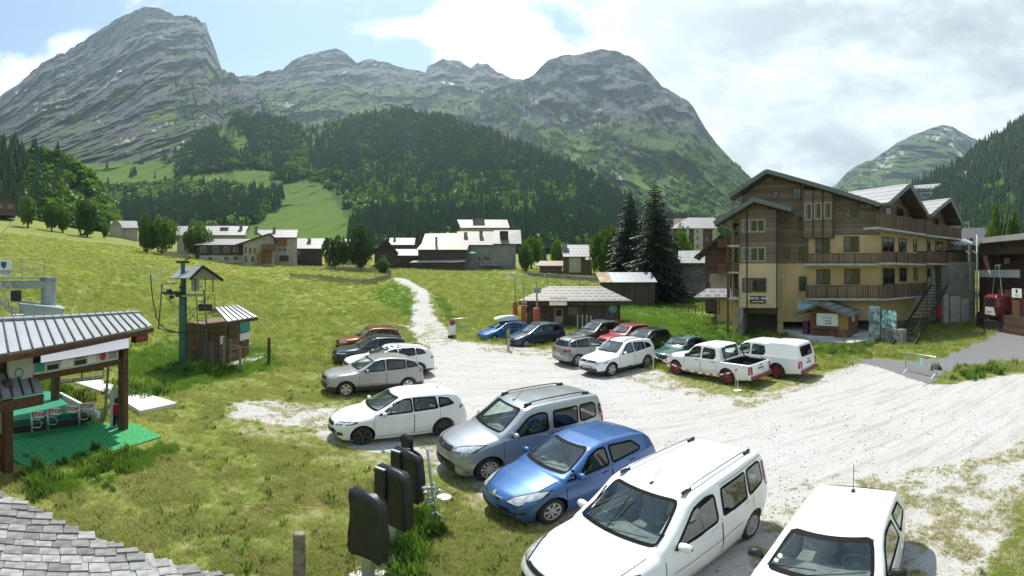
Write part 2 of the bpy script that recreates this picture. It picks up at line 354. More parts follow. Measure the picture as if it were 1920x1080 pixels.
def build_ground():
    u = np.concatenate([np.arange(-1500, -100, 40), np.arange(-100, 2020, 5), np.arange(2020, 3420, 45)]).astype(float)
    d = [2.5]
    while d[-1] < 1400: d.append(d[-1]*(1.0078 if d[-1] < 45 else 1.012 if d[-1] < 150 else 1.05))
    d = np.array(d); U, D = np.meshgrid(u, d)
    X = D*np.sin((U-960)/F); Y = D*np.cos((U-960)/F); Z = zterr(X, Y)
    def mask(polys, amp, n=7, rag=1.0):
        m = np.zeros(U.shape); rs = np.random.RandomState(3)
        # look the shapes up on the real surface; ragged by noise of about a third of a metre
        for k in range(n):
            ox = (fbm(X*1.3+k*9.1, Y*1.3, 3, 21)-.5)*amp*1.4+(rs.rand()-.5)*amp*.7; oy = (fbm(X*1.3, Y*1.3+k*7.7, 3, 33)-.5)*amp*1.4+(rs.rand()-.5)*amp*.7
            px, pyy = pix(X+ox*rag, Y+oy*rag, Z)
            r = np.zeros(U.shape, bool)
            for p in polys: r |= pip(px, pyy, p)
            m += r
        return m/n
    g = mask(GRAVEL, .9); a = mask(ASPH, .5); s = mask(SPARSE, .8); l = mask(LUSH, 1.0)
    far = D > 100; g[far] = 0; a[far] = 0; s[far] = 0; l[far] = 0
    # wheel ruts pressed into the gravel
    Z = Z-.02*g*sst(fbm(X*.5+Y*.15, Y*2.2-X*.6, 2, 77), .5, .7)
    nu, nv = len(u), len(d)
    idx = np.arange(nu*nv).reshape(nv, nu)
    quads = np.stack([idx[:-1, :-1], idx[:-1, 1:], idx[1:, 1:], idx[1:, :-1]], -1).reshape(-1, 4)
    V = np.stack([X, Y, Z], -1).reshape(-1, 3)
    fm = lambda A: A.reshape(-1)[quads].mean(1)
    fg, fa = fm(g), fm(a); fd = fm(D)
    kind = np.zeros(len(quads), int); kind[fg > .5] = 1; kind[fa > .5] = 2; kind[(fg > .5) & (fd > 27) & (fm(X) < 0)] = 3
    mt = ground_mat()
    for k, nm in ((0, 'meadow'), (1, 'gravel_lot'), (2, 'road'), (3, 'footpath')):
        q = quads[kind == k]; used, inv = np.unique(q, return_inverse=True)
        me = npmesh(nm, V[used], inv.reshape(-1, 4), mt)
        for an, ar in (('gravel', g), ('asphalt', a), ('sparse', s), ('lush', l)): attr(me, an, ar.reshape(-1)[used])
        # keep the shading continuous across the split
        o = bpy.data.objects.new(nm, me); COL.objects.link(o); o['kind'] = 'structure'
    return dict(X=X, Y=Y, Z=Z, D=D, U=U, g=g, a=a, s=s, l=l)
def ground_mat():
    m, nt, b = newmat('ground')
    geo = nd(nt, 'ShaderNodeNewGeometry'); v = geo.outputs['Position']
    A = lambda n: nd(nt, 'ShaderNodeAttribute', attribute_name=n).outputs['Fac']
    n1 = noise(nt, v, .35, 5, .6); n2 = noise(nt, v, 2.2, 5, .65); n3 = noise(nt, v, 11, 4, .7); n4 = noise(nt, v, 45, 3, .7); n0 = noise(nt, v, .05, 4, .6)
    # grass
    gr = mixc(nt, smooth(nt, n2, .3, .7), (.115, .165, .03), (.21, .235, .06))
    gr = mixc(nt, smooth(nt, mth(nt, 'ADD', mth(nt, 'MULTIPLY', n1, .7), mth(nt, 'MULTIPLY', n3, .4)), .55, .75), gr, (.25, .215, .095))
    gr = mixc(nt, A('lush'), gr, mixc(nt, smooth(nt, n3, .3, .7), (.06, .12, .016), (.11, .18, .03)))
    gr = mixc(nt, smooth(nt, n0, .45, .65), gr, mixc(nt, n2, (.125, .18, .03), (.28, .28, .065)))
    soil = mixc(nt, n3, (.24, .20, .13), (.42, .37, .26))
    gr = mixc(nt, mth(nt, 'MULTIPLY', mth(nt, 'MAXIMUM', smooth(nt, mth(nt, 'ADD', n2, mth(nt, 'MULTIPLY', n4, .3)), .70, .84), mth(nt, 'MULTIPLY', A('sparse'), smooth(nt, n2, .42, .6))), .85), gr, soil)
    # gravel: pale crushed limestone with scattered darker stones and dry weeds
    gv = mixc(nt, smooth(nt, n3, .3, .75), (.41, .405, .39), (.51, .505, .49))
    gv = mixc(nt, smooth(nt, n1, .38, .65), gv, (.445, .435, .41))
    mp = nd(nt, 'ShaderNodeMapping'); mp.inputs['Rotation'].default_value = (0, 0, R(12)); mp.inputs['Scale'].default_value = (.25, 2.4, 1); lk(nt, v, mp.inputs['Vector'])
    gv = mixc(nt, mth(nt, 'MULTIPLY', smooth(nt, noise(nt, mp.outputs[0], 1.1, 5, .7), .48, .66), .7), gv, (.335, .32, .295))
    vo = nd(nt, 'ShaderNodeTexVoronoi'); vo.inputs['Scale'].default_value = 14; lk(nt, v, vo.inputs['Vector'])
    st = mth(nt, 'MULTIPLY', smooth(nt, vo.outputs['Distance'], .22, .12), smooth(nt, n2, .52, .66))
    gv = mixc(nt, mth(nt, 'MULTIPLY', st, .6), gv, (.20, .18, .15))
    gv = mixc(nt, mth(nt, 'MULTIPLY', smooth(nt, n4, .55, .7), .25), gv, (.30, .275, .235))
    weeds = mth(nt, 'MULTIPLY', A('sparse'), smooth(nt, mth(nt, 'ADD', n3, mth(nt, 'MULTIPLY', n2, .5)), .78, .92))
    gv = mixc(nt, mth(nt, 'MULTIPLY', weeds, .8), gv, (.22, .21, .08))
    asp = mixc(nt, n4, (.11, .11, .115), (.24, .24, .245)); asp = mixc(nt, smooth(nt, n1, .4, .7), asp, (.19, .185, .18))
    fr = mth(nt, 'ADD', mth(nt, 'MULTIPLY', mth(nt, 'SUBTRACT', n2, .5), .9), mth(nt, 'MULTIPLY', mth(nt, 'SUBTRACT', n3, .5), .9))
    mg = smooth(nt, mth(nt, 'ADD', A('gravel'), fr), .36, .62)
    ma = smooth(nt, mth(nt, 'ADD', A('asphalt'), mth(nt, 'MULTIPLY', fr, .6)), .4, .6)
    c = mixc(nt, mg, gr, gv); c = mixc(nt, ma, c, asp)
    lk(nt, c, b.inputs['Base Color']); b.inputs['Roughness'].default_value = .95; b.inputs['Specular IOR Level'].default_value = .15
    bp = nd(nt, 'ShaderNodeBump'); bp.inputs['Strength'].default_value = .6; bp.inputs['Distance'].default_value = .05
    lk(nt, mth(nt, 'ADD', n3, mth(nt, 'MULTIPLY', n4, .4)), bp.inputs['Height']); lk(nt, bp.outputs[0], b.inputs['Normal'])
    return m
GD = build_ground()
# ---------------------------------------------------------------- mountains
def mtn_mat(name, grass_bias=0., rockc=((.040, .044, .050), (.135, .136, .142)), scale=1.):
    m, nt, b = newmat(name)
    geo = nd(nt, 'ShaderNodeNewGeometry'); v = geo.outputs['Position']
    A = lambda n: nd(nt, 'ShaderNodeAttribute', attribute_name=n).outputs['Fac']
    n1 = noise(nt, v, .004*scale, 6, .6); n2 = noise(nt, v, .02*scale, 6, .65); n3 = noise(nt, v, .09*scale, 5, .7)
    mp = nd(nt, 'ShaderNodeMapping'); mp.inputs['Rotation'].default_value = (0, R(-24), 0); mp.inputs['Scale'].default_value = (.6, .6, 1.9); lk(nt, v, mp.inputs['Vector'])
    st = noise(nt, mp.outputs[0], .013*scale, 6, .68, .4)
    rk = mixc(nt, smooth(nt, mth(nt, 'ADD', mth(nt, 'MULTIPLY', st, .6), mth(nt, 'MULTIPLY', n2, .4)), .36, .64), *rockc)
    rk = mixc(nt, mth(nt, 'MULTIPLY', smooth(nt, n1, .45, .7), .35), rk, (.19, .165, .14))
    gs = mixc(nt, smooth(nt, n3, .3, .7), (.028, .060, .013), (.070, .118, .027))
    gs = mixc(nt, mth(nt, 'MULTIPLY', smooth(nt, n2, .55, .72), .6), gs, (.10, .105, .045))
    sp = nd(nt, 'ShaderNodeSeparateXYZ'); lk(nt, geo.outputs['Normal'], sp.inputs[0])
    gf = mth(nt, 'ADD', mth(nt, 'ADD', sp.outputs[2], mth(nt, 'MULTIPLY', mth(nt, 'SUBTRACT', n2, .5), .75)), mth(nt, 'ADD', A('grass'), grass_bias))
    c = mixc(nt, smooth(nt, gf, .60, .80), rk, gs)
    c = mixc(nt, smooth(nt, mth(nt, 'ADD', A('scree'), mth(nt, 'MULTIPLY', mth(nt, 'SUBTRACT', n3, .5), .9)), .45, .65), c, (.30, .28, .25))
    c = mixc(nt, smooth(nt, mth(nt, 'ADD', A('snow'), mth(nt, 'MULTIPLY', mth(nt, 'SUBTRACT', n3, .5), .6)), .5, .65), c, (.78, .78, .78))
    c = mixc(nt, smooth(nt, mth(nt, 'ADD', A('turf'), mth(nt, 'MULTIPLY', mth(nt, 'SUBTRACT', n3, .5), .5)), .4, .6), c, mixc(nt, n3, (.062, .118, .018), (.105, .165, .03)))
    lk(nt, c, b.inputs['Base Color']); b.inputs['Roughness'].default_value = .95; b.inputs['Specular IOR Level'].default_value = .1
    bp = nd(nt, 'ShaderNodeBump'); bp.inputs['Strength'].default_value = .65; bp.inputs['Distance'].default_value = 12/scale
    lk(nt, mth(nt, 'ADD', mth(nt, 'ADD', st, mth(nt, 'MULTIPLY', n3, .35)), mth(nt, 'MULTIPLY', n2, .5)), bp.inputs['Height']); lk(nt, bp.outputs[0], b.inputs['Normal'])
    return m
LAY = {}
def seg_mask(U, Yp, segs):
    """soft strokes: each is (width, [(px,py),...])"""
    m = np.zeros(U.shape)
    for w, pts in segs:
        for (x0, y0), (x1, y1) in zip(pts[:-1], pts[1:]):
            dx, dy = x1-x0, y1-y0; t = np.clip(((U-x0)*dx+(Yp-y0)*dy)/(dx*dx+dy*dy+1e-9), 0, 1)
            ds = np.hypot(U-x0-t*dx+(fbm(U/9, Yp/9, 3, 2)-.5)*w*3.5, Yp-y0-t*dy+(fbm(U/9, Yp/9, 3, 6)-.5)*w*3); m = np.maximum(m, np.clip(1.15-ds/w, 0, 1)*(.35+.9*fbm(U/6, Yp/6, 3, 12)))
    return m
def mountain(name, top, foot, dtop, dfoot, nu, nt_, mat, relief=60., L=(260., 200.), ledges=0, tilt=0., lamp=.5, rough=3., pw=1., seed=1, snow=(), scree=(), turf=(), grass=None, back=.35, gully=0.):
    u = np.linspace(top[0][0], top[-1][0], nu); t = np.linspace(0, 1, nt_)
    yt = np.interp(u, *zip(*top)); yf = np.interp(u, *zip(*foot))
    dt = np.interp(u, *zip(*dtop)) if isinstance(dtop, list) else np.full(nu, dtop)
    df = np.interp(u, *zip(*dfoot)) if isinstance(dfoot, list) else np.full(nu, dfoot)
    U, T = np.meshgrid(u, t)
    yt = yt+(ridged(u/33, u*0+seed, 5, seed, .6)-.6)*rough*2.2
    Yp = yf+(yt-yf)*T**pw
    D0 = df+(dt-df)*T
    X = (U-960)/F*D0; Z0 = CH+np.tan((HZ-Yp)/F)*D0
    Tq = T
    if ledges:
        q = T+(fbm(X/L[0]*.8, Z0/L[1]*.8, 5, seed+3, .6)-.5)*.55+X/1000*tilt
        for nl, la, sd_ in ((ledges, lamp, 0), (ledges*2.6, lamp*.75, 5)):
            fq = q*nl+(fbm(X/L[0]*2, Z0/L[1]*2, 3, seed+sd_)-.5)*.9; i = np.floor(fq); fr = fq-i
            s = (i+sst(fr, .55, 1.0)-fq)/nl
            Tq = Tq+s*la*sst(fbm(X/L[0]*.9, Z0/L[1]*.9, 3, seed+40+sd_), .30, .62)
    D = df+(dt-df)*Tq
    D = D-relief*((ridged(X/L[0], Z0/L[1], 6, seed, .55)-.55)*2+(ridged(X/L[0]*3.1, Z0/L[1]*1.7, 5, seed+70, .6)-.55)*.55)*(.35+.65*np.minimum(1, T*4))
    if gully: D = D+gully*(ridged(X/(L[0]*.35)+Z0/600*tilt, Z0/(L[1]*3), 4, seed+9, .5)-.5)
    D = np.maximum(D, df*.75)
    X = D*np.sin((U-960)/F); Yw = D*np.cos((U-960)/F); Z = CH+np.tan((HZ-Yp)/F)*D
    # the far side falls away behind the crest
    bk = []
    for k in range(1, 7):
        dd = D[-1]+k*dt*.07; bk.append(np.stack([dd*np.sin((u-960)/F), dd*np.cos((u-960)/F), Z[-1]-(Z[-1]*back*k/6+10*k)], -1))
    V = np.concatenate([np.stack([X, Yw, Z], -1), np.array(bk)], 0); nv = V.shape[0]
    idx = np.arange(nu*nv).reshape(nv, nu)
    quads = np.stack([idx[:-1, :-1], idx[:-1, 1:], idx[1:, 1:], idx[1:, :-1]], -1).reshape(-1, 4)
    me = npmesh(name, V.reshape(-1, 3), quads, mat)
    pad = lambda A: np.concatenate([A, np.repeat(A[-1:], 6, 0)], 0)
    attr(me, 'snow', pad(seg_mask(U, Yp, snow))); attr(me, 'scree', pad(seg_mask(U, Yp, scree)))
    tf = np.zeros(U.shape)
    jx, jy = (fbm(U/14, Yp/14, 3, 4)-.5)*16, (fbm(U/14, Yp/14, 3, 8)-.5)*12
    for p in turf: tf = np.maximum(tf, pip(U+jx, Yp+jy, p))
    attr(me, 'turf', pad(tf)); attr(me, 'grass', pad(grass(U, Yp, T) if grass else np.zeros(U.shape)))
    o = bpy.data.objects.new(name, me); COL.objects.link(o); o['kind'] = 'structure'
    LAY[name] = dict(U=U, Y=Yp, V=V[:nt_], turf=tf)
    return o
mm = mtn_mat('mountain_rock', scale=1.45); mhill = mtn_mat('hill_ground', .25, scale=3.)
# tall massif on the left
mountain('mountain_left', [(-320, 260), (-150, 215), (0, 180), (40, 150), (78, 118), (120, 98), (190, 52), (235, 30), (270, 14), (300, 15), (330, 28), (365, 32), (386, 45), (392, 65), (402, 90), (416, 132), (440, 142), (480, 170), (520, 235)],
         [(-320, 370), (0, 330), (520, 330)], [(-320, 1600), (200, 1750), (416, 1650), (520, 1200)], 760, 620, 420, mm, relief=58, L=(190, 230), ledges=6, tilt=-.35, lamp=.34, rough=6, pw=.95, seed=3, gully=46,
         snow=[(3, [(218, 135), (232, 133)]), (2.5, [(240, 131), (252, 128)]), (2, [(30, 175), (50, 168)]), (2, [(152, 170), (156, 168)])],
         scree=[(3, [(330, 285), (355, 245), (385, 215)]), (6, [(40, 200), (110, 190)]), (7, [(60, 215), (140, 180), (220, 150)]), (6, [(210, 270), (280, 250), (330, 220)]), (5, [(170, 205), (200, 240)]), (5, [(220, 290), (300, 282)])],
         turf=[[(395, 132), (425, 140), (428, 158), (380, 150)], [(290, 205), (340, 215), (330, 230), (270, 222)], [(190, 185), (240, 172), (255, 178), (200, 192)], [(135, 215), (165, 200), (170, 206), (140, 224)]],
         grass=lambda U, Y, T: -.15+.2*sst(U, 250, 430)*(T < .75)+.1*sst(Y, 180, 110)*0)
# middle peaks
mountain('mountain_middle', [(380, 160), (440, 142), (480, 142), (500, 133), (530, 131), (545, 115), (575, 102), (600, 96), (630, 89), (648, 97), (668, 117), (700, 112), (740, 122), (780, 133), (798, 138), (802, 125), (830, 109), (862, 114), (884, 127), (893, 119), (912, 120), (930, 135), (960, 148), (985, 149), (1040, 150), (1120, 200)],
         [(380, 330), (1120, 340)], [(380, 1800), (630, 2200), (900, 2300), (1120, 2000)], 900, 520, 260, mm, relief=58, L=(180, 190), ledges=4, tilt=.25, lamp=.4, rough=3, seed=11, gully=40,
         snow=[(2.5, [(700, 118), (706, 121)]), (2.2, [(640, 150), (665, 140)]), (2.5, [(818, 150), (845, 158), (860, 163)]), (2.5, [(862, 163), (905, 171)]), (2, [(868, 137), (878, 134)]), (1.5, [(605, 152), (650, 135)]), (1.5, [(534, 153), (545, 166)]), (1.2, [(502, 142), (510, 134)])],
         scree=[(7, [(520, 190), (545, 200)]), (6, [(470, 200), (485, 215)]), (8, [(880, 190), (930, 200)]), (3.5, [(596, 200), (607, 222), (622, 236)]), (8, [(965, 185), (990, 180)]), (10, [(490, 175), (500, 182)])],
         turf=[[(640, 230), (700, 215), (760, 225), (720, 205), (680, 205)], [(640, 165), (700, 170), (690, 180), (640, 178)]],
         grass=lambda U, Y, T: -.2+.38*sst(Y, 140, 190))
# big dome on the right
mountain('mountain_right', [(900, 175), (950, 158), (980, 150), (1000, 140), (1030, 112), (1050, 104), (1085, 101), (1115, 95), (1135, 92), (1160, 96), (1190, 110), (1210, 128), (1240, 160), (1265, 175), (1290, 188), (1300, 200), (1322, 240), (1345, 270), (1370, 298), (1408, 333), (1440, 380), (1480, 420)],
         [(900, 420), (1480, 470)], [(900, 1650), (1135, 1750), (1480, 1200)], [(900, 850), (1480, 620)], 460, 320, mm, relief=52, L=(200, 240), ledges=3, tilt=.6, lamp=.35, rough=3, seed=23, gully=60, pw=1.05,
         snow=[(2.5, [(1118, 232), (1121, 231)]), (2.5, [(1158, 232), (1162, 230)])],
         scree=[(2.5, [(1058, 118), (1078, 138), (1095, 144)]), (3, [(1125, 280), (1150, 320), (1180, 350)]), (2, [(1160, 285), (1220, 325), (1280, 365)]), (9, [(980, 185), (1040, 215), (1085, 235)]), (8, [(1095, 250), (1140, 262)]), (6, [(1110, 218), (1120, 212)])],
         turf=[[(1010, 240), (1060, 240), (1110, 280), (1120, 320), (1060, 300), (1000, 262)], [(1225, 300), (1270, 320), (1300, 350), (1240, 330)], [(1165, 290), (1220, 330), (1260, 370), (1190, 350)]],
         grass=lambda U, Y, T: -.16+.45*sst(Y, 190, 300))
# the far peak and the wooded slope on the right
mountain('mountain_far', [(1420, 420), (1540, 365), (1572, 342), (1590, 322), (1625, 302), (1640, 297), (1690, 262), (1720, 250), (1745, 240), (1768, 234), (1785, 238), (1810, 252), (1842, 266), (1900, 300), (2100, 380)],
         [(1420, 440), (2100, 440)], [(1420, 2600), (2100, 2900)], 1500, 320, 200, mm, relief=80, L=(230, 240), ledges=3, tilt=-.6, lamp=.35, rough=3, seed=31, gully=40,
         snow=[(1.5, [(1768, 240), (1790, 246)]), (1.5, [(1740, 246), (1760, 243)])], scree=[(9, [(1740, 256), (1800, 262)]), (7, [(1790, 270), (1800, 290)]), (7, [(1650, 310), (1690, 280)]), (6, [(1735, 330), (1760, 315)]), (8, [(1610, 325), (1670, 315)])],
         grass=lambda U, Y, T: -.1+.25*sst(Y, 255, 300))
mountain('hillside_right', [(1380, 450), (1500, 448), (1580, 425), (1640, 392), (1700, 356), (1760, 325), (1800, 305), (1845, 266), (1880, 246), (1920, 222), (2050, 150), (2300, 80)],
         [(1380, 475), (2300, 475)], [(1380, 480), (1700, 800), (2300, 1000)], [(1380, 290), (2300, 290)], 300, 180, mhill, relief=30, L=(110, 110), rough=2, seed=41, gully=20,
         scree=[(5, [(1800, 330), (1830, 312)]), (6, [(1860, 428), (1895, 408), (1925, 398)]), (4, [(1775, 340), (1790, 328)])], grass=lambda U, Y, T: .2+0*U)
# wooded slope in front of them, with the ski run
PISTE = [(440, 470), (470, 425), (520, 395), (546, 345), (575, 338), (606, 345), (614, 362), (640, 392), (655, 425), (660, 470)]
mountain('hillside', [(-320, 315), (0, 306), (150, 308), (290, 304), (330, 292), (350, 262), (385, 240), (420, 238), (440, 215), (520, 225), (560, 240), (600, 236), (640, 222), (690, 210), (750, 205), (800, 212), (850, 225), (950, 262), (1050, 305), (1110, 330), (1160, 372), (1200, 400), (1300, 430), (1500, 450)],
         [(-320, 440), (0, 455), (1500, 475)], [(-320, 680), (0, 700), (750, 850), (1200, 520), (1500, 430)], [(-320, 270), (1500, 260)], 560, 260, mhill, relief=17, L=(100, 90), rough=2, seed=51, gully=14,
         scree=[(2.2, [(430, 260), (436, 285), (442, 318)]), (2.2, [(330, 285), (350, 262), (362, 248)]), (1.8, [(566, 372), (576, 395), (590, 425), (598, 445)]), (5, [(585, 262), (588, 268)]), (3, [(640, 235), (600, 245)])],
         turf=[PISTE, [(148, 306), (330, 305), (335, 345), (240, 350), (170, 352), (150, 330)], [(390, 245), (440, 240), (470, 270), (450, 300), (425, 275)], [(330, 330), (500, 318), (540, 330), (480, 350), (420, 350), (340, 352)], [(470, 335), (560, 345), (540, 370), (430, 360)]],
         grass=lambda U, Y, T: .25+0*U)
mountain('hillock', [(-320, 240), (-60, 276), (0, 284), (40, 292), (62, 296), (90, 300), (112, 305), (150, 322), (172, 345), (185, 372), (205, 415), (260, 452)],
         [(-320, 420), (0, 425), (100, 436), (200, 448), (260, 458)], [(-320, 290), (260, 230)], [(-320, 200), (0, 195), (260, 190)], 220, 110, mhill, relief=5, L=(40, 40), rough=1, seed=61,
         scree=[(13, [(128, 352), (140, 390)]), (9, [(150, 365), (168, 392)])], grass=lambda U, Y, T: .3+0*U)
# ---------------------------------------------------------------- haze
def build_haze():
    mb = MB(); mb.b2(-3600, 3600, -1300, 3600, -3, 2000)
    m = bpy.data.materials.new('haze'); m.use_nodes = True; nt = m.node_tree; nt.nodes.clear()
    o = nd(nt, 'ShaderNodeOutputMaterial'); pv = nd(nt, 'ShaderNodeVolumePrincipled'); lk(nt, pv.outputs[0], o.inputs['Volume'])
    pv.inputs['Color'].default_value = (.68, .87, 1.0, 1); pv.inputs['Density'].default_value = 0.0001; pv.inputs['Anisotropy'].default_value = .45
    ob = mb.build('haze', m); ob['kind'] = 'stuff'; tag(ob, 'pale blue haze hanging over the whole valley', None)
build_haze()
# ---------------------------------------------------------------- foliage
def leafmat(name, c1, c2, trans=.35, scale=1.2):
    if name in MATS: return MATS[name]
    m, nt, b = newmat(name); geo = nd(nt, 'ShaderNodeNewGeometry'); oi = nd(nt, 'ShaderNodeObjectInfo')
    n = noise(nt, geo.outputs['Position'], scale, 3, .6)
    f = mth(nt, 'ADD', mth(nt, 'MULTIPLY', n, .6), mth(nt, 'MULTIPLY', oi.outputs['Random'], .5))
    f = mth(nt, 'ADD', f, mth(nt, 'MULTIPLY', mth(nt, 'SUBTRACT', geo.outputs['Random Per Island'], .5), .5))
    c = mixc(nt, smooth(nt, f, .15, .95), c1, c2); lk(nt, c, b.inputs['Base Color'])
    b.inputs['Roughness'].default_value = .6; b.inputs['Specular IOR Level'].default_value = .45
    out = nt.nodes['Material Output']; tl = nd(nt, 'ShaderNodeBsdfTranslucent'); lk(nt, mixc(nt, 1.0, c, (1.25, 1.3, .7), 'MULTIPLY'), tl.inputs[0])
    mx = nd(nt, 'ShaderNodeMixShader'); mx.inputs[0].default_value = trans
    lk(nt, b.outputs[0], mx.inputs[1]); lk(nt, tl.outputs[0], mx.inputs[2]); lk(nt, mx.outputs[0], out.inputs[0])
    MATS[name] = m; return m
lf_con = leafmat('conifer_needles', (.015, .045, .018), (.045, .095, .03), .15, .4)
lf_dec = leafmat('broadleaf', (.035, .075, .012), (.085, .145, .025), .4)
lf_far = leafmat('broadleaf_far', (.06, .135, .02), (.155, .26, .05), .3, .05)
lf_gr = leafmat('grass_blades', (.17, .25, .04), (.40, .42, .12), .4, .35)
lf_lush = leafmat('lush_grass', (.10, .20, .028), (.20, .32, .055), .4, .35)
lf_dry = leafmat('dry_grass', (.36, .31, .16), (.55, .48, .28), .35, .5)
lf_flw = leafmat('yellow_flower_heads', (.34, .36, .05), (.55, .55, .14), .35, .5)
lf_herb = leafmat('herb_leaves', (.05, .11, .016), (.12, .21, .04), .4, 2.)
def far_conifer(seed, tiers=6, n=7):
    rs = random.Random(seed); vs = []; fs = []
    for t in range(tiers):
        z0 = .10+.86*t/tiers; r = .19*(1-t/tiers)**.9+.015; ztop = min(1.0, z0+.30)
        o = len(vs); vs.append((rs.uniform(-.01, .01), rs.uniform(-.01, .01), ztop))
        for k in range(n*2):
            a = math.pi*k/n+rs.uniform(-.1, .1); rr = r*(rs.uniform(.85, 1.15) if k % 2 == 0 else rs.uniform(.45, .6)); vs.append((rr*math.cos(a), rr*math.sin(a), z0-(.04 if k % 2 == 0 else -.03)+rs.uniform(-.015, .015)))
        for k in range(n*2): fs.append((o, o+1+k, o+1+(k+1) % (n*2)))
    return npmesh('far_conifer', vs, fs, lf_con, False)
def far_broad(seed, n=90):
    rs = np.random.RandomState(seed); vs = []; fs = []
    c = rs.normal(0, 1, (n, 3)); c /= np.linalg.norm(c, axis=1)[:, None]; c *= (.30+.2*rs.rand(n, 1)); c[:, 2] = c[:, 2]*.95+.52
    for q in c:
        a = rs.normal(0, 1, 3); a /= np.linalg.norm(a); b = np.cross(a, rs.normal(0, 1, 3)); b /= np.linalg.norm(b); s = .10+.07*rs.rand()
        o = len(vs); vs += [q-a*s, q+b*s, q+a*s, q-b*s]; fs.append((o, o+1, o+2, o+3))
    return npmesh('far_broad', np.array(vs), fs, lf_far, False)
def scatter(name, label, pts, scl, meshes, vi, tilt=.06, kind='stuff', rotz=None):
    """one object: many instances of a few small meshes on points"""
    pts = np.asarray(pts, np.float32); n = len(pts); rs = np.random.RandomState(n % 9973)
    me = bpy.data.meshes.new(name); me.vertices.add(n); me.vertices.foreach_set('co', pts.ravel())
    scl = np.asarray(scl, np.float32)
    if scl.ndim == 1: scl = np.stack([scl]*3, -1)
    a = me.attributes.new('scl', 'FLOAT_VECTOR', 'POINT'); a.data.foreach_set('vector', scl.ravel())
    rt = np.stack([rs.normal(0, tilt, n), rs.normal(0, tilt, n), rs.rand(n)*6.283], -1).astype(np.float32)
    a = me.attributes.new('rot', 'FLOAT_VECTOR', 'POINT'); a.data.foreach_set('vector', rt.ravel())
    a = me.attributes.new('vi', 'INT', 'POINT'); a.data.foreach_set('value', np.asarray(vi, np.int32))
    o = bpy.data.objects.new(name, me); COL.objects.link(o); tag(o, label, None, None, kind)
    col = bpy.data.collections.new(name+'_source')
    for i, m in enumerate(meshes):
        q = bpy.data.objects.new('%s_source_%02d' % (name, i), m); col.objects.link(q)
    ng = bpy.data.node_groups.new(name, 'GeometryNodeTree')
    ng.interface.new_socket('Geometry', in_out='INPUT', socket_type='NodeSocketGeometry'); ng.interface.new_socket('Geometry', in_out='OUTPUT', socket_type='NodeSocketGeometry')
    gi = ng.nodes.new('NodeGroupInput'); go = ng.nodes.new('NodeGroupOutput')
    ip = ng.nodes.new('GeometryNodeInstanceOnPoints'); ci = ng.nodes.new('GeometryNodeCollectionInfo')
    ci.inputs['Collection'].default_value = col; ci.inputs['Separate Children'].default_value = True; ci.inputs['Reset Children'].default_value = True
    def na(nm, t):
        q = ng.nodes.new('GeometryNodeInputNamedAttribute'); q.data_type = t; q.inputs['Name'].default_value = nm; return q.outputs['Attribute']
    ng.links.new(gi.outputs[0], ip.inputs['Points']); ng.links.new(ci.outputs[0], ip.inputs['Instance']); ip.inputs['Pick Instance'].default_value = True
    ng.links.new(na('vi', 'INT'), ip.inputs['Instance Index']); ng.links.new(na('scl', 'FLOAT_VECTOR'), ip.inputs['Scale'])
    e2r = ng.nodes.new('FunctionNodeEulerToRotation'); ng.links.new(na('rot', 'FLOAT_VECTOR'), e2r.inputs[0]); ng.links.new(e2r.outputs[0], ip.inputs['Rotation'])
    ng.links.new(ip.outputs[0], go.inputs[0])
    md = o.modifiers.new('scatter', 'NODES'); md.node_group = ng
    return o
def sample_layer(L, n, maskfn, seed):
    """random points on a hillside, uniform over its surface, thinned by a mask of photo position"""
    V = LAY[L]['V']; U = LAY[L]['U']; Y = LAY[L]['Y']; tf = LAY[L]['turf']
    a = np.linalg.norm(np.cross(V[1:, :-1]-V[:-1, :-1], V[:-1, 1:]-V[:-1, :-1]), axis=-1)
    m = maskfn(U, Y, tf)[:-1, :-1]; w = (a*m).ravel(); w = w/w.sum(); rs = np.random.RandomState(seed)
    k = rs.choice(len(w), n, p=w); i, j = np.unravel_index(k, a.shape); s, t = rs.rand(n, 1), rs.rand(n, 1)
    q = (V[i, j]*(1-s)+V[i, j+1]*s)*(1-t)+(V[i+1, j]*(1-s)+V[i+1, j+1]*s)*t
    return q
con = [far_conifer(i) for i in range(4)]; brd = [far_broad(i) for i in range(3)]
def clump(U, Y, sc, lo, hi, s): return sst(fbm(U/sc, Y/sc*1.3, 4, s, .55), lo, hi)
POLY = lambda *ps: (lambda U, Y: np.any([pip(U+(fbm(U/12, Y/12, 3, 91)-.5)*18, Y+(fbm(U/12, Y/12, 3, 92)-.5)*12, p) for p in ps], 0).astype(float))
dark = POLY([(325, 335), (345, 285), (385, 250), (425, 275), (440, 305), (420, 330), (380, 338)], [(470, 365), (520, 325), (552, 335), (550, 365), (520, 395), (470, 425), (330, 445), (215, 440), (215, 405), (330, 370), (420, 380)],
            [(560, 320), (600, 270), (650, 240), (760, 210), (850, 228), (960, 268), (1050, 308), (1110, 335), (1160, 375), (1210, 405), (1500, 440), (1500, 480), (650, 480), (655, 440), (690, 400), (660, 350), (700, 340), (640, 345)],
            [(440, 220), (540, 225), (560, 245), (560, 300), (480, 330), (440, 300)])
lightp = POLY([(640, 345), (700, 310), (820, 330), (1000, 330), (1100, 390), (1000, 420), (850, 400), (700, 430), (660, 420)], [(170, 350), (300, 345), (440, 350), (520, 345), (440, 370), (300, 400), (180, 400)], [(440, 300), (560, 290), (600, 330), (540, 340)])
def hill_con(U, Y, tf): return (1-tf)*(.04+dark(U, Y)*(.25+.75*clump(U, Y, 26, .34, .52, 3))*(1-.75*lightp(U, Y)*clump(U, Y, 30, .4, .55, 6)))+.002*tf*(~pip(U, Y, PISTE))
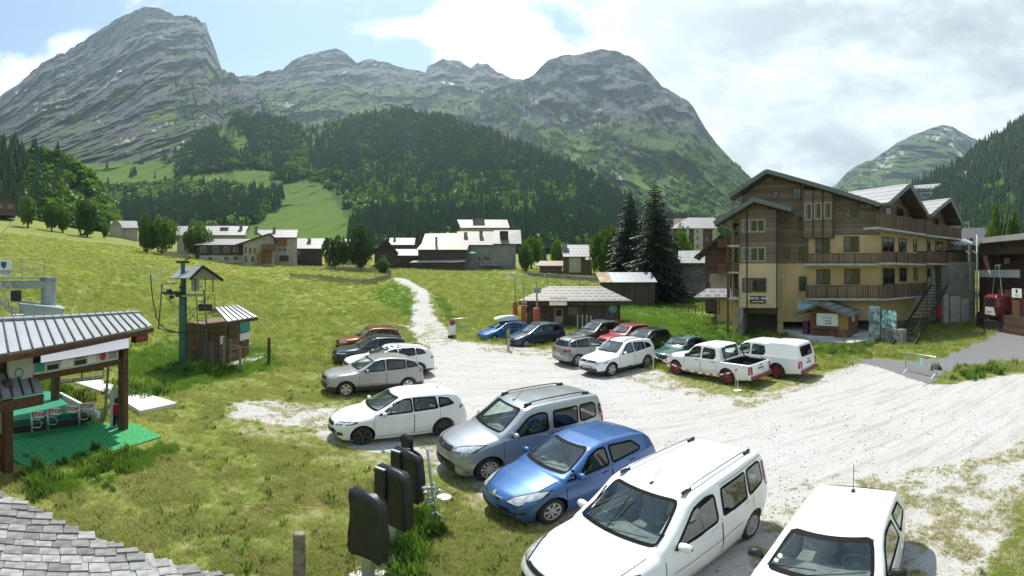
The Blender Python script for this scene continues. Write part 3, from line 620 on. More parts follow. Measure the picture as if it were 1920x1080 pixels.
def hill_brd(U, Y, tf): return (1-tf)*(.10+lightp(U, Y)*.8*clump(U, Y, 30, .38, .55, 6)+.5*dark(U, Y)*clump(U, Y, 22, .44, .56, 15))*(1-pip(U, Y, PISTE))
def build_forest():
    rs = np.random.RandomState(5); pts = []; sc = []; vi = []
    def put(L, n, mk, seed, h, kinds, wide=1.0):
        q = sample_layer(L, n, mk, seed); hh = h[0]+(h[1]-h[0])*rs.rand(n)**1.3
        q[:, 2] -= hh*.03; pts.append(q); w = hh*wide*(.85+.3*rs.rand(n)); sc.append(np.stack([w, w, hh], -1)); vi.append(rs.choice(kinds, n))
    put('hillside', 15000, hill_con, 1, (9, 21), [0, 1, 2, 3], 1.0)
    put('hillside', 10500, hill_brd, 2, (4, 11), [4, 5, 6], 1.15)
    put('hillock', 900, lambda U, Y, tf: (pip(U, Y, [(-900, 150), (60, 270), (112, 300), (118, 350), (100, 400), (60, 420), (-900, 440)])*1.0), 3, (9, 19), [0, 1, 2, 3])
    put('hillock', 520, lambda U, Y, tf: pip(U, Y, [(60, 300), (112, 295), (180, 345), (230, 440), (60, 440), (40, 380)])*(1-.97*pip(U, Y, [(112, 335), (150, 335), (178, 385), (168, 405), (118, 405)]))*1.0, 4, (5, 9), [4, 5, 6], 1.2)
    put('hillside_right', 8500, lambda U, Y, tf: .3+.7*clump(U, Y, 30, .3, .5, 8), 5, (10, 22), [0, 1, 2, 3])
    put('hillside_right', 500, lambda U, Y, tf: pip(U, Y, [(1600, 420), (1920, 380), (1920, 470), (1600, 470)])*1.0, 6, (5, 10), [4, 5, 6], 1.2)
    put('mountain_middle', 2600, lambda U, Y, tf: sst(Y, 150, 200)*clump(U, Y, 22, .42, .58, 2)*(1-tf), 7, (10, 20), [0, 1, 2, 3])
    put('mountain_left', 900, lambda U, Y, tf: sst(U, 290, 400)*sst(Y, 120, 160)*clump(U, Y, 20, .45, .58, 3), 8, (8, 17), [0, 1, 2, 3])
    put('mountain_right', 2200, lambda U, Y, tf: sst(Y+(U-1000)*-.35, 120, 300)*clump(U, Y, 26, .44, .6, 4), 9, (9, 18), [0, 1, 4, 5])
    put('mountain_far', 1500, lambda U, Y, tf: sst(Y, 290, 350)*clump(U, Y, 30, .4, .6, 4), 10, (14, 24), [0, 1])
    scatter('forest', 'mixed wood of conifers and broadleaf trees covering the slopes', np.concatenate(pts), np.concatenate(sc), con+brd, np.concatenate(vi), .03)
build_forest()
# ---------------------------------------------------------------- cars
glass_c = glassmat('car_glass', (.78, .87, .84), refl=1.9)
glass_t = glassmat('tinted_car_glass', (.16, .19, .19), refl=1.5)
lens_c = pm('headlight_lens', (.55, .58, .6), .08, .3, var=.35, scale=14, coat=1.)
lens_r = pm('tail_light_lens', (.32, .012, .015), .15, var=.35, scale=12, coat=1.)
seal = pm('window_seal', (.008, .008, .009), .7, var=.2, spec=.15)
intr = pm('car_interior', (.19, .20, .20), .85, var=.25, scale=9)
seatm = pm('seat_fabric', (.21, .21, .20), .9, var=.3, scale=20)
alloy = pm('alloy_rim', (.55, .56, .57), .3, .85, var=.08)
alloyd = pm('dark_alloy_rim', (.05, .05, .055), .35, .6, var=.2)
redrim = pm('red_steel_rim', (.24, .035, .045), .55, var=.2)
hubcap = pm('silver_hubcap', (.50, .51, .52), .38, .5, var=.08)
plate_m = pm('number_plate', (.72, .72, .70), .4, var=.04)
plate_b = pm('number_plate_blue', (.02, .06, .35), .4)
wellm = pm('wheel_well', (.012, .012, .012), .9)
clad = pm('grey_cladding', (.045, .047, .05), .6, var=.15, scale=8)
def paint(name, c, metal=.0, rough=.32): return pm(name, c, rough, metal, var=.05, scale=1.2, coat=.8)
def smooth1(xs, zs, L, w=.07, n=400):
    x = np.linspace(0, L, n); z = np.interp(x, xs, zs); k = max(1, int(w/L*n)); ker = np.hanning(2*k+3)[1:-1]; ker /= ker.sum()
    return x, np.convolve(np.pad(z, k, mode='edge'), ker, 'same')[k:-k]
WHEELS = {}
def wheel_meshes(r, w, style, rim_mat):
    key = (round(r, 3), round(w, 3), style, rim_mat.name)
    if key in WHEELS: return WHEELS[key]
    t = MB(); rr = r*.66
    t.lathe([(rr-.012, -w*.40), (rr, -w*.48), (r*.86, -w*.52), (r*.955, -w*.45), (r, -w*.30), (r, w*.30), (r*.955, w*.45), (r*.86, w*.52), (rr, w*.48), (rr-.012, w*.40)], 28, ax='y')
    tm = t.mesh('tyre', rubber); tm.polygons.foreach_set('use_smooth', [True]*len(tm.polygons))
    m = MB()
    m.lathe([(rr+.004, w*.49), (rr-.018, w*.47), (rr-.03, w*.30), (rr-.035, -w*.4)], 28, ax='y')       # barrel, outer side +y
    m.cm = 1; m.lathe([(rr-.03, w*.06), (.02, w*.05), (.001, w*.05)], 20, ax='y'); m.cm = 0               # dark disc behind the spokes
    n, sw = style
    for k in range(n):
        a = 2*math.pi*k/n+.3; Rm = Matrix.Rotation(a, 4, 'Y')
        x0, x1 = r*.10, rr-.015; w0, w1 = sw*.55, sw
        vs = [(x0, w*.40, -w0), (x1, w*.46, -w1*.8), (x1, w*.46, w1*.8), (x0, w*.40, w0), (x0, w*.22, -w0), (x1, w*.30, -w1*.8), (x1, w*.30, w1*.8), (x0, w*.22, w0)]
        m.add([Rm @ Vector(q) for q in vs], [(0,1,2,3),(4,7,6,5),(0,4,5,1),(1,5,6,2),(2,6,7,3),(3,7,4,0)])
    m.lathe([(r*.17, w*.2), (r*.17, w*.40), (r*.12, w*.45), (.002, w*.46)], 14, ax='y')
    rm = m.mesh('rim', [rim_mat, blk])
    WHEELS[key] = (tm, rm); return tm, rm
def make_car(label, cat, S, loc, yaw, name='parked_car', group='cars parked on the gravel lot', scale=1.0):
    """S: shape table. Built nose at x=0, tail at x=L, then turned so that +X is forward."""
    root = thing(name, label, cat, loc, yaw, group); root.scale = (scale,)*3
    L, Wd, gc = S['L'], S['W'], S.get('gc', .17)
    xt, zt = smooth1(*zip(*S['top']), L, S.get('sm', .07)); xb, zbt = smooth1(*zip(*S['belt']), L, .2)
    xo, zo = smooth1([0, .05, .14, .55, L-.6, L-.15, L-.04, L], [.36, .27, gc+.02, gc, gc, gc+.06, .34, .42], L, .05)
    xw, ww = smooth1([0, .25, .7, 1.3, L-1.1, L-.5, L-.15, L], [.80, .90, .975, 1.0, 1.0, S.get('tw2', .975), S.get('tw1', .93), S.get('tw0', .88)], L, .25)
    hw2 = Wd/2; th = math.tan(R(S.get('tumble', 17))); bowx = S.get('bow', .10)
    xcowl, xhead = S['cowl'], S['head']
    NX = S.get('nx', 112); stn = np.concatenate([np.linspace(0, .3, 9)[:-1], np.linspace(.3, L-.25, NX)[:-1], np.linspace(L-.25, L, 8)])
    NS, NC, NT = 32, 4, 9
    def section(x):
        z1 = float(np.interp(x, xt, zt)); z0 = float(np.interp(x, xo, zo)); zb = float(np.interp(x, xb, zbt)); w = hw2*float(np.interp(x, xw, ww))
        rr = min((S.get('rr_tail', .16) if x > L*.6 else .16) if z1 < zb+.12 else .10, (z1-z0)*.3); zs = z1-rr
        def hw(z):
            a = .90+.10*min(1, max(0, (z-z0)/.34))**.7
            if z > .62: a -= .02*min(1, (z-.62)/max(.05, zb-.62))
            y = w*a
            if z > zb: y -= .015+(z-zb)*th
            return y
        pts = [(0, z0), (hw(z0)*.6, z0)]
        zz = z0+(zs-z0)*np.linspace(0, 1, NS)
        pts += [(hw(z), z) for z in zz]
        y0 = hw(zs); ry = min(y0*.5, rr*(1.7 if z1 < zb+.12 else 1.25))
        for k in range(1, NC+1):
            a = k/NC*math.pi/2; pts.append((y0-ry*(1-math.cos(a)), zs+rr*.8*math.sin(a)))
        yt = y0-ry; zc = zs+rr*.8
        for k in range(1, NT+1):
            q = 1-k/NT; pts.append((yt*q, zc+rr*.2*(1-q*q)))
        return pts
    nsw = S.get('nose_sweep', .26); tsw = S.get('tail_sweep', .10)
    V = []; rows = None
    for x in stn:
        s = section(x); rows = len(s)
        for (y, z) in s:
            k = (y/hw2)**2; xx = x+nsw*k*max(0, 1-x/1.1)**2-tsw*k*max(0, 1-(L-x)/.9)**2
            xx += bowx*k*math.exp(-((x-(xcowl+xhead)/2)/(.75*(xhead-xcowl)))**2)
            V.append((xx, y, z))
    V = np.array(V).reshape(len(stn), rows, 3); nx = len(stn)
    fullv = np.concatenate([V, (V*np.array([1, -1, 1]))[:, ::-1]], 1)          # left half then mirrored right half
    m2 = fullv.shape[1]; fv = fullv.reshape(-1, 3).copy()
    idx = np.arange(nx*m2).reshape(nx, m2)
    q = np.stack([idx[:-1, :-1], idx[1:, :-1], idx[1:, 1:], idx[:-1, 1:]], -1).reshape(-1, 4)
    # wheel arches: snap the rim of the opening to a circle
    fo, wb, rw = S['fo'], S['wb'], S['rw']; ra = rw+.055; zc = rw
    axl = [fo, fo+wb]; side = (np.arange(m2) >= 2) & (np.arange(m2) < 2+NS); side = side | side[::-1]; sidev = np.tile(side, nx)
    inside = np.zeros(len(fv), bool)
    for ax in axl:
        dx, dz = fv[:, 0]-ax, fv[:, 2]-zc; rad = np.hypot(dx, dz); ins = (rad < ra) & sidev; inside |= ins
        nb = np.zeros(len(fv), bool)
        for f4 in (q[:, [0, 1]], q[:, [1, 2]], q[:, [2, 3]], q[:, [3, 0]], q[:, [0, 2]], q[:, [1, 3]]):
            a, b = f4[:, 0], f4[:, 1]; mx = ins[a] != ins[b]; nb[a[mx]] = True; nb[b[mx]] = True
        mv = nb & ins & (rad > .05); k = ra/rad[mv]; fv[mv, 0] = ax+dx[mv]*k; fv[mv, 2] = np.maximum(zc+dz[mv]*k, gc*.8)
    dele = inside[q].all(1)
    caps = [tuple(idx[0, ::1]), tuple(idx[-1, ::-1])]
    bvh = BVHTree.FromPolygons([tuple(p) for p in fv], [tuple(f) for f in q[~dele]]+caps)
    cen = fv[q].mean(1); nrm = np.cross(fv[q[:, 2]]-fv[q[:, 0]], fv[q[:, 3]]-fv[q[:, 1]]); nrm /= np.linalg.norm(nrm, axis=1)[:, None]+1e-9
    if (nrm[:, 2]*(cen[:, 2]-.7)).sum() < 0: nrm = -nrm
    loc2 = lambda p: (L/2-p[0], p[1], p[2])
    VIEW = {'L': (lambda a, b: Vector((a, 3, b)), Vector((0, -1, 0))), 'R': (lambda a, b: Vector((a, -3, b)), Vector((0, 1, 0))),
            'F': (lambda a, b: Vector((-3, a, b)), Vector((1, 0, 0))), 'B': (lambda a, b: Vector((L+3, a, b)), Vector((-1, 0, 0))), 'T': (lambda a, b: Vector((a, b, 4)), Vector((0, 0, -1)))}
    view_ok = True
    def proj(a, b, view, off):
        o, d = VIEW[view][0](a, b), VIEW[view][1]
        h, n, _, _ = bvh.ray_cast(o, d)
        if view in 'FB' and view_ok:
            k = 1.0
            while (h is None or abs(n.dot(d)) < .16) and k > .86: k -= .015; h, n, _, _ = bvh.ray_cast(VIEW[view][0](a*k, b), d)
        if view in 'LR':
            k = 0
            while (h is None or abs(n.dot(d)) < .14 or abs(h.y) < hw2*.3) and k < 24: k += 1; h, n, _, _ = bvh.ray_cast(VIEW[view][0](a+(L/2-a)*.012*k, b), d)
        if h is None: h, n, _, _ = bvh.find_nearest(o+d*3)
        if n.dot(d) > 0: n = -n
        return h+n*off
    def resample(poly, step=.09):
        r = []
        for i in range(len(poly)):
            a, b = Vector(poly[i]), Vector(poly[(i+1) % len(poly)]); k = max(1, int((b-a).length/step))
            r += [a.lerp(b, j/k) for j in range(k)]
        return r
    def rounded(poly, rad):
        r = []
        for i in range(len(poly)):
            p0, p, p1 = Vector(poly[i-1]), Vector(poly[i]), Vector(poly[(i+1) % len(poly)])
            d0, d1 = (p0-p), (p1-p); k = min(rad, d0.length*.4, d1.length*.4); a, b = p+d0.normalized()*k, p+d1.normalized()*k
            for t in (0, .33, .67, 1): r.append((a*(1-t)+p*t)*(1-t)+(p*(1-t)+b*t)*t)
        return r
    def rings(poly, fr, view, off):
        c = sum((Vector(p) for p in poly), Vector((0, 0)))/len(poly); o = []
        for k in fr: o.append([loc2(proj(*(c+(Vector(p)-c)*k), view, off)) for p in poly])
        ctr = loc2(proj(*c, view, off)); return o, ctr
    def patch(nm, poly, view, mat, off=.006, parent=root, rad=.0, border=0., bmat=None):
        pl = resample(rounded(poly, rad) if rad else [Vector(p) for p in poly], .12); n = len(pl)
        if border:
            inn = []; outp = []; ar = sum(pl[i].x*pl[(i+1) % n].y-pl[(i+1) % n].x*pl[i].y for i in range(n)); sg = 1 if ar > 0 else -1
            for i in range(n):
                t = (pl[(i+1) % n]-pl[i-1]).normalized(); inn.append(pl[i]+Vector((-t.y, t.x))*border*sg); outp.append(pl[i]-Vector((-t.y, t.x))*.012*sg)
            mb = MB(); A = [loc2(proj(*p, view, off)) for p in outp]; B = [loc2(proj(*p, view, off+.001)) for p in inn]
            mb.add(A+B, [(i, (i+1) % n, (i+1) % n+n, i+n) for i in range(n)]); sl = mb
            pl = inn
        rg, c = rings(pl, (1, .75, .45), view, off-.001 if border else off); mb = MB(); k = len(rg)
        vs = sum(rg, [])+[c]; fs = [(r*n+i, r*n+(i+1) % n, (r+1)*n+(i+1) % n, (r+1)*n+i) for r in range(k-1) for i in range(n)]+[((k-1)*n+i, (k-1)*n+(i+1) % n, k*n) for i in range(n)]
        o = mb.add(vs, fs).build(nm, mat, parent, smooth=True, local=True)
        if border: sl.build('seal', bmat or seal, o, smooth=True, local=True)
        return o
    def ribbon(mb, pts, view, w=.012, off=.0045):
        pl = [Vector(p) for p in pts]; r = []
        for a, b in zip(pl[:-1], pl[1:]):
            k = max(1, int((b-a).length/.1)); r += [a.lerp(b, j/k) for j in range(k)]
        r.append(pl[-1]); vs = []
        for i, p in enumerate(r):
            t = (r[min(i+1, len(r)-1)]-r[max(i-1, 0)]).normalized(); nn = Vector((-t.y, t.x))*w/2
            vs += [loc2(proj(*(p+nn), view, off)), loc2(proj(*(p-nn), view, off))]
        mb.add(vs, [(2*i, 2*i+1, 2*i+3, 2*i+2) for i in range(len(r)-1)])
    def pipv(cx, cy, poly):
        c = np.mean(np.array(poly), 0); q_ = []
        for p in poly:
            dv = np.array(p)-c; ln = np.linalg.norm(dv); q_.append(tuple(c+dv*(1-.012/ln)))
        return pip(cx, cy, q_)
    # holes for glass, faces of doors, bonnet, tailgate
    hole = np.zeros(len(q), bool)
    sw = S['side']; half = cen[:, 1] > 0
    for w in sw: hole |= pipv(cen[:, 0], cen[:, 2], w['p']) & (np.abs(nrm[:, 1]) > .5)
    ws, rg_ = S['ws'], S.get('rg')
    hole |= pipv(cen[:, 1], cen[:, 2], ws) & (cen[:, 0] < xhead+.5) & (nrm[:, 0] < -.2)
    if rg_: hole |= pipv(cen[:, 1], cen[:, 2], rg_) & (cen[:, 0] > L*.6) & (nrm[:, 0] > .2)
    if S.get('bed'): bx0, bx1 = S['bed']; hole |= (cen[:, 0] > bx0) & (cen[:, 0] < bx1) & (np.abs(cen[:, 1]) < hw2*.86) & (nrm[:, 2] > .3) & (cen[:, 2] > .8)
    keep = ~(dele | hole); reg = np.zeros(len(q), int)
    zbel = np.interp(cen[:, 0], xb, zbt)
    iside = np.tile(np.arange(m2-1), nx-1); onside = ((iside >= 2) & (iside < 2+NS)) | ((iside >= m2-3-NS) & (iside < m2-3))
    for k, (d0, d1) in enumerate(S['doors']):
        for sgn in (1, -1):
            reg[(cen[:, 0] > d0) & (cen[:, 0] < d1) & (cen[:, 1]*sgn > 0) & onside & (cen[:, 2] > gc+.10) & (cen[:, 2] < zbel+.01)] = 10+k*2+(0 if sgn > 0 else 1)
    reg[(cen[:, 0] > .12) & (cen[:, 0] < xcowl-.06) & (np.abs(cen[:, 1]) < hw2*.78) & (nrm[:, 2] > .45)] = 1
    body_m, low_m = S['paint'], S.get('clad_mat')
    def faces_obj(nm, sel, mat, parent=root, extra=None):
        if not sel.any(): return None
        used, inv = np.unique(q[sel], return_inverse=True); vv = fv[used].copy(); vv[:, 0] = L/2-vv[:, 0]
        fcs = [tuple(f) for f in inv.reshape(-1, 4)[:, ::-1]]
        mp = {int(u): i for i, u in enumerate(used)}
        if extra: fcs += [tuple(mp[int(i)] for i in e) for e in extra]
        me = bpy.data.meshes.new(nm); me.from_pydata([tuple(p) for p in vv], [], fcs); me.materials.append(mat)
        if low_m:
            me.materials.append(low_m); zl = S.get('clad_z', .42)
            me.polygons.foreach_set('material_index', [1 if p.center.z < zl else 0 for p in me.polygons])
        me.polygons.foreach_set('use_smooth', [True]*len(me.polygons))
        bm = bmesh.new(); bm.from_mesh(me); bmesh.ops.remove_doubles(bm, verts=bm.verts, dist=.0005); bmesh.ops.recalc_face_normals(bm, faces=bm.faces); bm.to_mesh(me); bm.free()
        o = bpy.data.objects.new(nm, me); COL.objects.link(o); o.parent = parent; WM[o.name] = WM[parent.name]; return o
    faces_obj('body', keep & (reg == 0), body_m, extra=[c[::-1] for c in caps])
    faces_obj('bonnet', keep & (reg == 1), body_m)
    doors = []
    for k in range(len(S['doors'])):
        for j in (0, 1):
            dd = faces_obj('door', keep & (reg == 10+k*2+j), body_m)
            if dd: doors.append((k, j, dd))
    # glass
    for w in sw:
        for vw in 'LR': patch('side_window', w['p'], vw, glass_t if w.get('t') else glass_c, rad=w.get('r', .06), border=.036)
    patch('windscreen', ws, 'F', glass_c, rad=.08, border=.026)
    if rg_: patch('rear_window', rg_, 'B', glass_t if S.get('rg_t', 1) else glass_c, rad=.08, border=.04)
    # seams, sills
    sm_ = MB()
    for vw in 'LR':
        for k, (d0, d1) in enumerate(S['doors']):
            zl = gc+.11; f = lambda x: float(np.interp(x, xb, zbt))
            ribbon(sm_, [(d0, f(d0)), (d0, zl), (d1, zl), (d1, f(d1))], vw, .010)
    ribbon(sm_, [(.14, -hw2*.72), (xcowl*.5, -hw2*.78), (xcowl-.05, -hw2*.80)], 'T', .010); ribbon(sm_, [(.14, hw2*.72), (xcowl*.5, hw2*.78), (xcowl-.05, hw2*.80)], 'T', .010)
    for pl, vw in S.get('lines', []): ribbon(sm_, pl, vw, .010)
    sm_.build('door_seam', seal, root, local=True)['kind'] = 'stuff'
    for (k, j, dd) in doors:
        d0, d1 = S['doors'][k]; vw = 'L' if j == 0 else 'R'; hx = d1-.20 if not S.get('hinge_rear') else d0+.15
        zz = float(np.interp(hx, xb, zbt))-.10; p = proj(hx, zz, vw, .02); mb = MB(); mb.box(loc2(p), (.17, .035, .03)); mb.build('handle', S.get('handle', body_m), dd, local=True, bevel=.008)
    # lights, grille, plates
    for poly in S.get('hl', []):
        for s in (1, -1): patch('headlight', [(a*s, b) for a, b in poly], 'F', lens_c, off=.008, rad=.03, border=.012, bmat=blk)
    for poly in S.get('hls', []):
        for vw in 'LR': patch('headlight_wing', poly, vw, lens_c, off=.007, rad=.03)
    for poly in S.get('tl', []):
        for s in (1, -1): patch('tail_light', [(a*s, b) for a, b in poly], 'B', lens_r, off=.02, rad=.03)
    for poly in S.get('tls', []):
        for vw in 'LR': patch('tail_light_wing', poly, vw, lens_r, off=.008, rad=.03)
    for nm, poly, vw, mt in S.get('patches', []): patch(nm, poly, vw, mt, off=.016, rad=.02)
    for view, z in (('F', S.get('pz', .40)), ('B', S.get('pzb', .78))):
        c = [loc2(proj(a, b, view, .014)) for a, b in ((-.26, z-.055), (.26, z-.055), (.26, z+.055), (-.26, z+.055))]
        x = max(p[0] for p in c) if view == 'F' else min(p[0] for p in c); mb = MB(); s = 1 if view == 'F' else -1
        mb.b2(x-.006, x+.006, -.26, .26, z-.055, z+.055); pl = mb.build('number_plate', plate_m, root, local=True)
        mb = MB(); 
        for e in (-1, 1): mb.b2(x-.007, x+.007, *sorted((e*.225, e*.26)), z-.052, z+.052)
        for k in range(7): mb.b2(x-.0075, x+.0075, -.175+k*.052, -.148+k*.052, z-.03, z+.03)
        mb.build('plate_print', plate_b, pl, local=True)
    # mirrors
    mx_, mz = S['mirror']
    for sgn, vw in ((1, 'L'), (-1, 'R')):
        b = proj(mx_, mz-.03, vw, 0); mb = MB(); c = Vector(loc2(b))+Vector((0, sgn*.13, .05))
        bm_ = [(.085, .0, -.075), (.085, .0, .06)]
        mb.lathe([(.02, -.10), (.075, -.085), (.095, 0), (.085, .075), (.03, .10)], 10, ax='y'); mb.v = [(c.x+v[0]*.65, c.y+v[1], c.z+v[2]*.95) for v in mb.v]
        mo = mb.build('mirror', S.get('mirror_mat', body_m), root, smooth=True, local=True)
        mb = MB(); mb.bar(loc2(b), c-Vector((0, sgn*.05, .05)), .05, .04); mb.build('mirror_arm', blk, mo, local=True)
    # roof rails, aerial, wipers
    if S.get('rails'):
        x0, x1, yy, h = S['rails']
        for s in (1, -1):
            mb = MB(); pts = [Vector(proj(x0+(x1-x0)*t, s*yy, 'T', 0))+Vector((0, 0, h*min(1, min(t, 1-t)*9))) for t in (0, .04, .11, .3, .5, .7, .89, .96, 1)]
            mb.tube([loc2(p) for p in pts], .017, 6); ro = mb.build('roof_rail', S.get('rail_mat', blk), root, smooth=True, local=True)
            for t in (.06, .94):
                mb = MB(); p = Vector(proj(x0+(x1-x0)*t, s*yy, 'T', 0)); mb.box(Vector(loc2(p))+Vector((0, 0, h*.45)), (.22, .045, h*1.0)); mb.build('rail_foot', blk, ro, local=True, bevel=.015)
    if S.get('aerial'):
        ax_, ln = S['aerial']; p = Vector(loc2(proj(ax_, 0, 'T', 0))); mb = MB(); mb.tube([p, p+Vector((-ln*.75, 0, ln*.66))], .006, 5); mb.box(p, (.07, .04, .04)); mb.build('aerial', blk, root, local=True)
    wz = min(p[1] for p in ws)
    for y0, y1 in ((-.10, .55), (-.62, -.02)):
        mb = MB(); a, b = proj(y0, wz+.02, 'F', .02), proj(y1, wz+.07, 'F', .02); mb.bar(loc2(a), loc2(b), .014)
        if S.get('wipers_up'): b = proj(y0+.03, wz+.38, 'F', .10); mb.bar(loc2(a), loc2(b), .018)
        mb.build('wiper', blk, root, local=True)
    for p3, sz, nm, mt in S.get('boxes', []): mb = MB(); mb.box((L/2-p3[0], p3[1], p3[2]), sz); mb.build(nm, mt, root, local=True, bevel=.01)
    # wheel wells, floor, interior
    mb = MB()
    for ax in axl:
        for s in (1, -1):
            yo = s*(hw2*float(np.interp(ax, xw, ww))*.885); yi = s*(hw2-.36); n = 14; vs = []
            for k in range(n+1):
                a = math.pi*(-.12+1.24*k/n); vs += [(L/2-(ax+(ra+.004)*math.cos(a)), yo, zc+(ra+.004)*math.sin(a)), (L/2-(ax+(ra+.004)*math.cos(a)), yi, zc+(ra+.004)*math.sin(a))]
            o_ = len(vs); vs.append((L/2-ax, yi, zc)); mb.add(vs, [(2*k, 2*k+2, 2*k+3, 2*k+1) for k in range(n)]+[(2*k+1, 2*k+3, o_) for k in range(n)])
    x0, x1 = S.get('tub', (xcowl+.15, L-.25)); zf = gc+.12; xe = S.get('cab_end', x1)
    mb.b2(L/2-xe, L/2-x0, -hw2*.86, hw2*.86, zf-.06, zf)
    mb.build('underbody', wellm, root, local=True)
    mb = MB(); zc_ = float(np.interp(xcowl, xb, zbt))
    mb.box((L/2-(xcowl+.33), 0, zc_-.11), (.62, Wd*.80, .20)); mb.box((L/2-(xcowl+.60), 0, zc_-.35), (.2, Wd*.78, .4))
    yw = hw2*.40; mb.tube([(L/2-(xcowl+.75), yw+.19*math.cos(a), zc_-.02+.18*math.sin(a)) for a in np.linspace(0, 2*math.pi, 15)], .017, 5, False); mb.bar((L/2-(xcowl+.6), yw, zc_-.1), (L/2-(xcowl+.75), yw, zc_-.02), .1)
    for s in (1, -1): mb.b2(L/2-xe, L/2-x0, *sorted((s*hw2*.84, s*hw2*.87)), zf, zc_-.04)
    mb.b2(L/2-xe, L/2-xe+.03, -hw2*.84, hw2*.84, zf, zc_)
    it = mb.build('dashboard', intr, root, local=True, bevel=.02)
    hd = S.get('seat_h', .62); zs_ = zf+.16
    for (sx, ys) in ((xcowl+1.28, (yw, -yw)), (xcowl+2.13, (yw*1.15, 0, -yw*1.15))):
        if sx+.3 > xe: continue
        for y in ys:
            mb = MB(); Mt = Matrix.Rotation(R(-14), 4, 'Y'); wd = .48 if len(ys) == 2 else .40
            mb.box((L/2-sx+.22, y, zs_+.06), (.5, wd, .14)); mb.box((L/2-sx-.10, y, zs_+.36), (.13, wd, hd), Mt); mb.box((L/2-sx-.19, y, zs_+.36+hd*.5+.10), (.09, .25, .17), Mt)
            mb.build('seat', S.get('seat_mat', seatm), root, local=True, bevel=.04, seg=2)
    if S.get('bed'):
        bx0, bx1 = S['bed']; mb = MB(); zr = S['bed_z']; y_ = hw2*.87
        mb.b2(L/2-bx1, L/2-bx0, -y_, y_, .62, .66); mb.b2(L/2-bx1, L/2-bx1+.04, -y_, y_, .66, zr-.01); mb.b2(L/2-bx0-.04, L/2-bx0, -y_, y_, .66, zr-.01)
        for s in (1, -1): mb.b2(L/2-bx1+.04, L/2-bx0-.04, *sorted((s*(y_-.04), s*y_)), .66, zr-.01)
        mb.build('load_bed', wellm, root, local=True)
    # wheels
    tm, rm = wheel_meshes(rw, S.get('tw', .21), S.get('rim', (5, .05)), S.get('rim_mat', alloy))
    for ax in axl:
        for s in (1, -1):
            yo = s*(hw2*float(np.interp(ax, xw, ww))-S.get('tw', .21)*.5-.035)
            M = Matrix.Translation((L/2-ax, yo, zc)) @ Matrix.Rotation(0 if s > 0 else math.pi, 4, 'Z') @ Matrix.Rotation(random.uniform(0, 6), 4, 'Y')
            t = shared('wheel', tm, root, M); r_ = bpy.data.objects.new('rim', rm); COL.objects.link(r_); r_.parent = t
    return root
def wheel_place(px, py, which, S, yaw, scale=1.0):
    """ground position of the car's middle, given where one wheel stands in the photo"""
    g = G(px, py); sx = S['L']/2-S['fo']-(S['wb'] if which[0] == 'R' else 0); sy = (S['W']/2-.12)*(1 if which[1] == 'L' else -1)
    c, s = math.cos(yaw), math.sin(yaw); return Vector((g.x-scale*(c*sx-s*sy), g.y-scale*(s*sx+c*sy), 0))
def ctop(*p): return list(p)
white_s_c = pm('sticker_white', (.7, .74, .74), .5, var=.1)
# --- shape tables -------------------------------------------------------------
def S_ludo(L=4.38, W_=1.81, H_=1.80, hood=.0, **k):
    h = hood
    S = dict(L=L, W=W_, gc=.19, top=[(0, .52), (.05, .74+h), (.16, .86+h), (.5, .98+h), (.95, 1.08+h), (1.12, 1.12+h), (1.86, H_-.10), (2.1, H_-.03), (2.7, H_), (3.6, H_), (L-.30, H_-.04), (L-.12, H_-.12), (L-.04, 1.05), (L, .62)],
             belt=[(0, .78+h), (.9, 1.0+h), (1.3, 1.02+h), (2.6, 1.06+h), (L, 1.10+h)], cowl=1.12, head=1.86, fo=.90, wb=2.73, rw=.315, tumble=9, bow=.14, nose_sweep=.30, tail_sweep=.05,
             side=[dict(p=[(1.44, 1.03+h), (2.52, 1.05+h), (2.50, 1.58), (2.28, 1.62), (1.97, 1.56)], r=.10), dict(p=[(2.66, 1.07+h), (3.42, 1.08+h), (3.44, 1.60), (2.68, 1.60)], t=1, r=.06), dict(p=[(3.50, 1.08+h), (4.08, 1.12+h), (4.06, 1.52), (3.95, 1.60), (3.50, 1.60)], t=1, r=.10)],
             ws=[(-.72, 1.16+h), (.72, 1.16+h), (.60, H_-.13), (-.60, H_-.13)], rg=[(-.62, 1.1), (.62, 1.1), (.56, H_-.22), (-.56, H_-.22)], doors=[(1.26, 2.58), (2.60, 3.62)], mirror=(1.52, 1.10+h),
             hl=[[(.50, .72+h), (.84, .78+h), (.87, .93+h), (.72, .93+h), (.52, .82+h)]], hls=[], tl=[[(.70, .95), (.82, .95), (.82, 1.5), (.72, 1.5)]], tls=[[(L-.16, .95), (L-.03, .95), (L-.05, 1.5), (L-.14, 1.5)]],
             rails=(1.95, 4.0, .60, .07), aerial=(2.02, .35), pz=.42, pzb=.85, rim=(12, .022), rim_mat=hubcap, tw=.20)
    S.update(k); return S
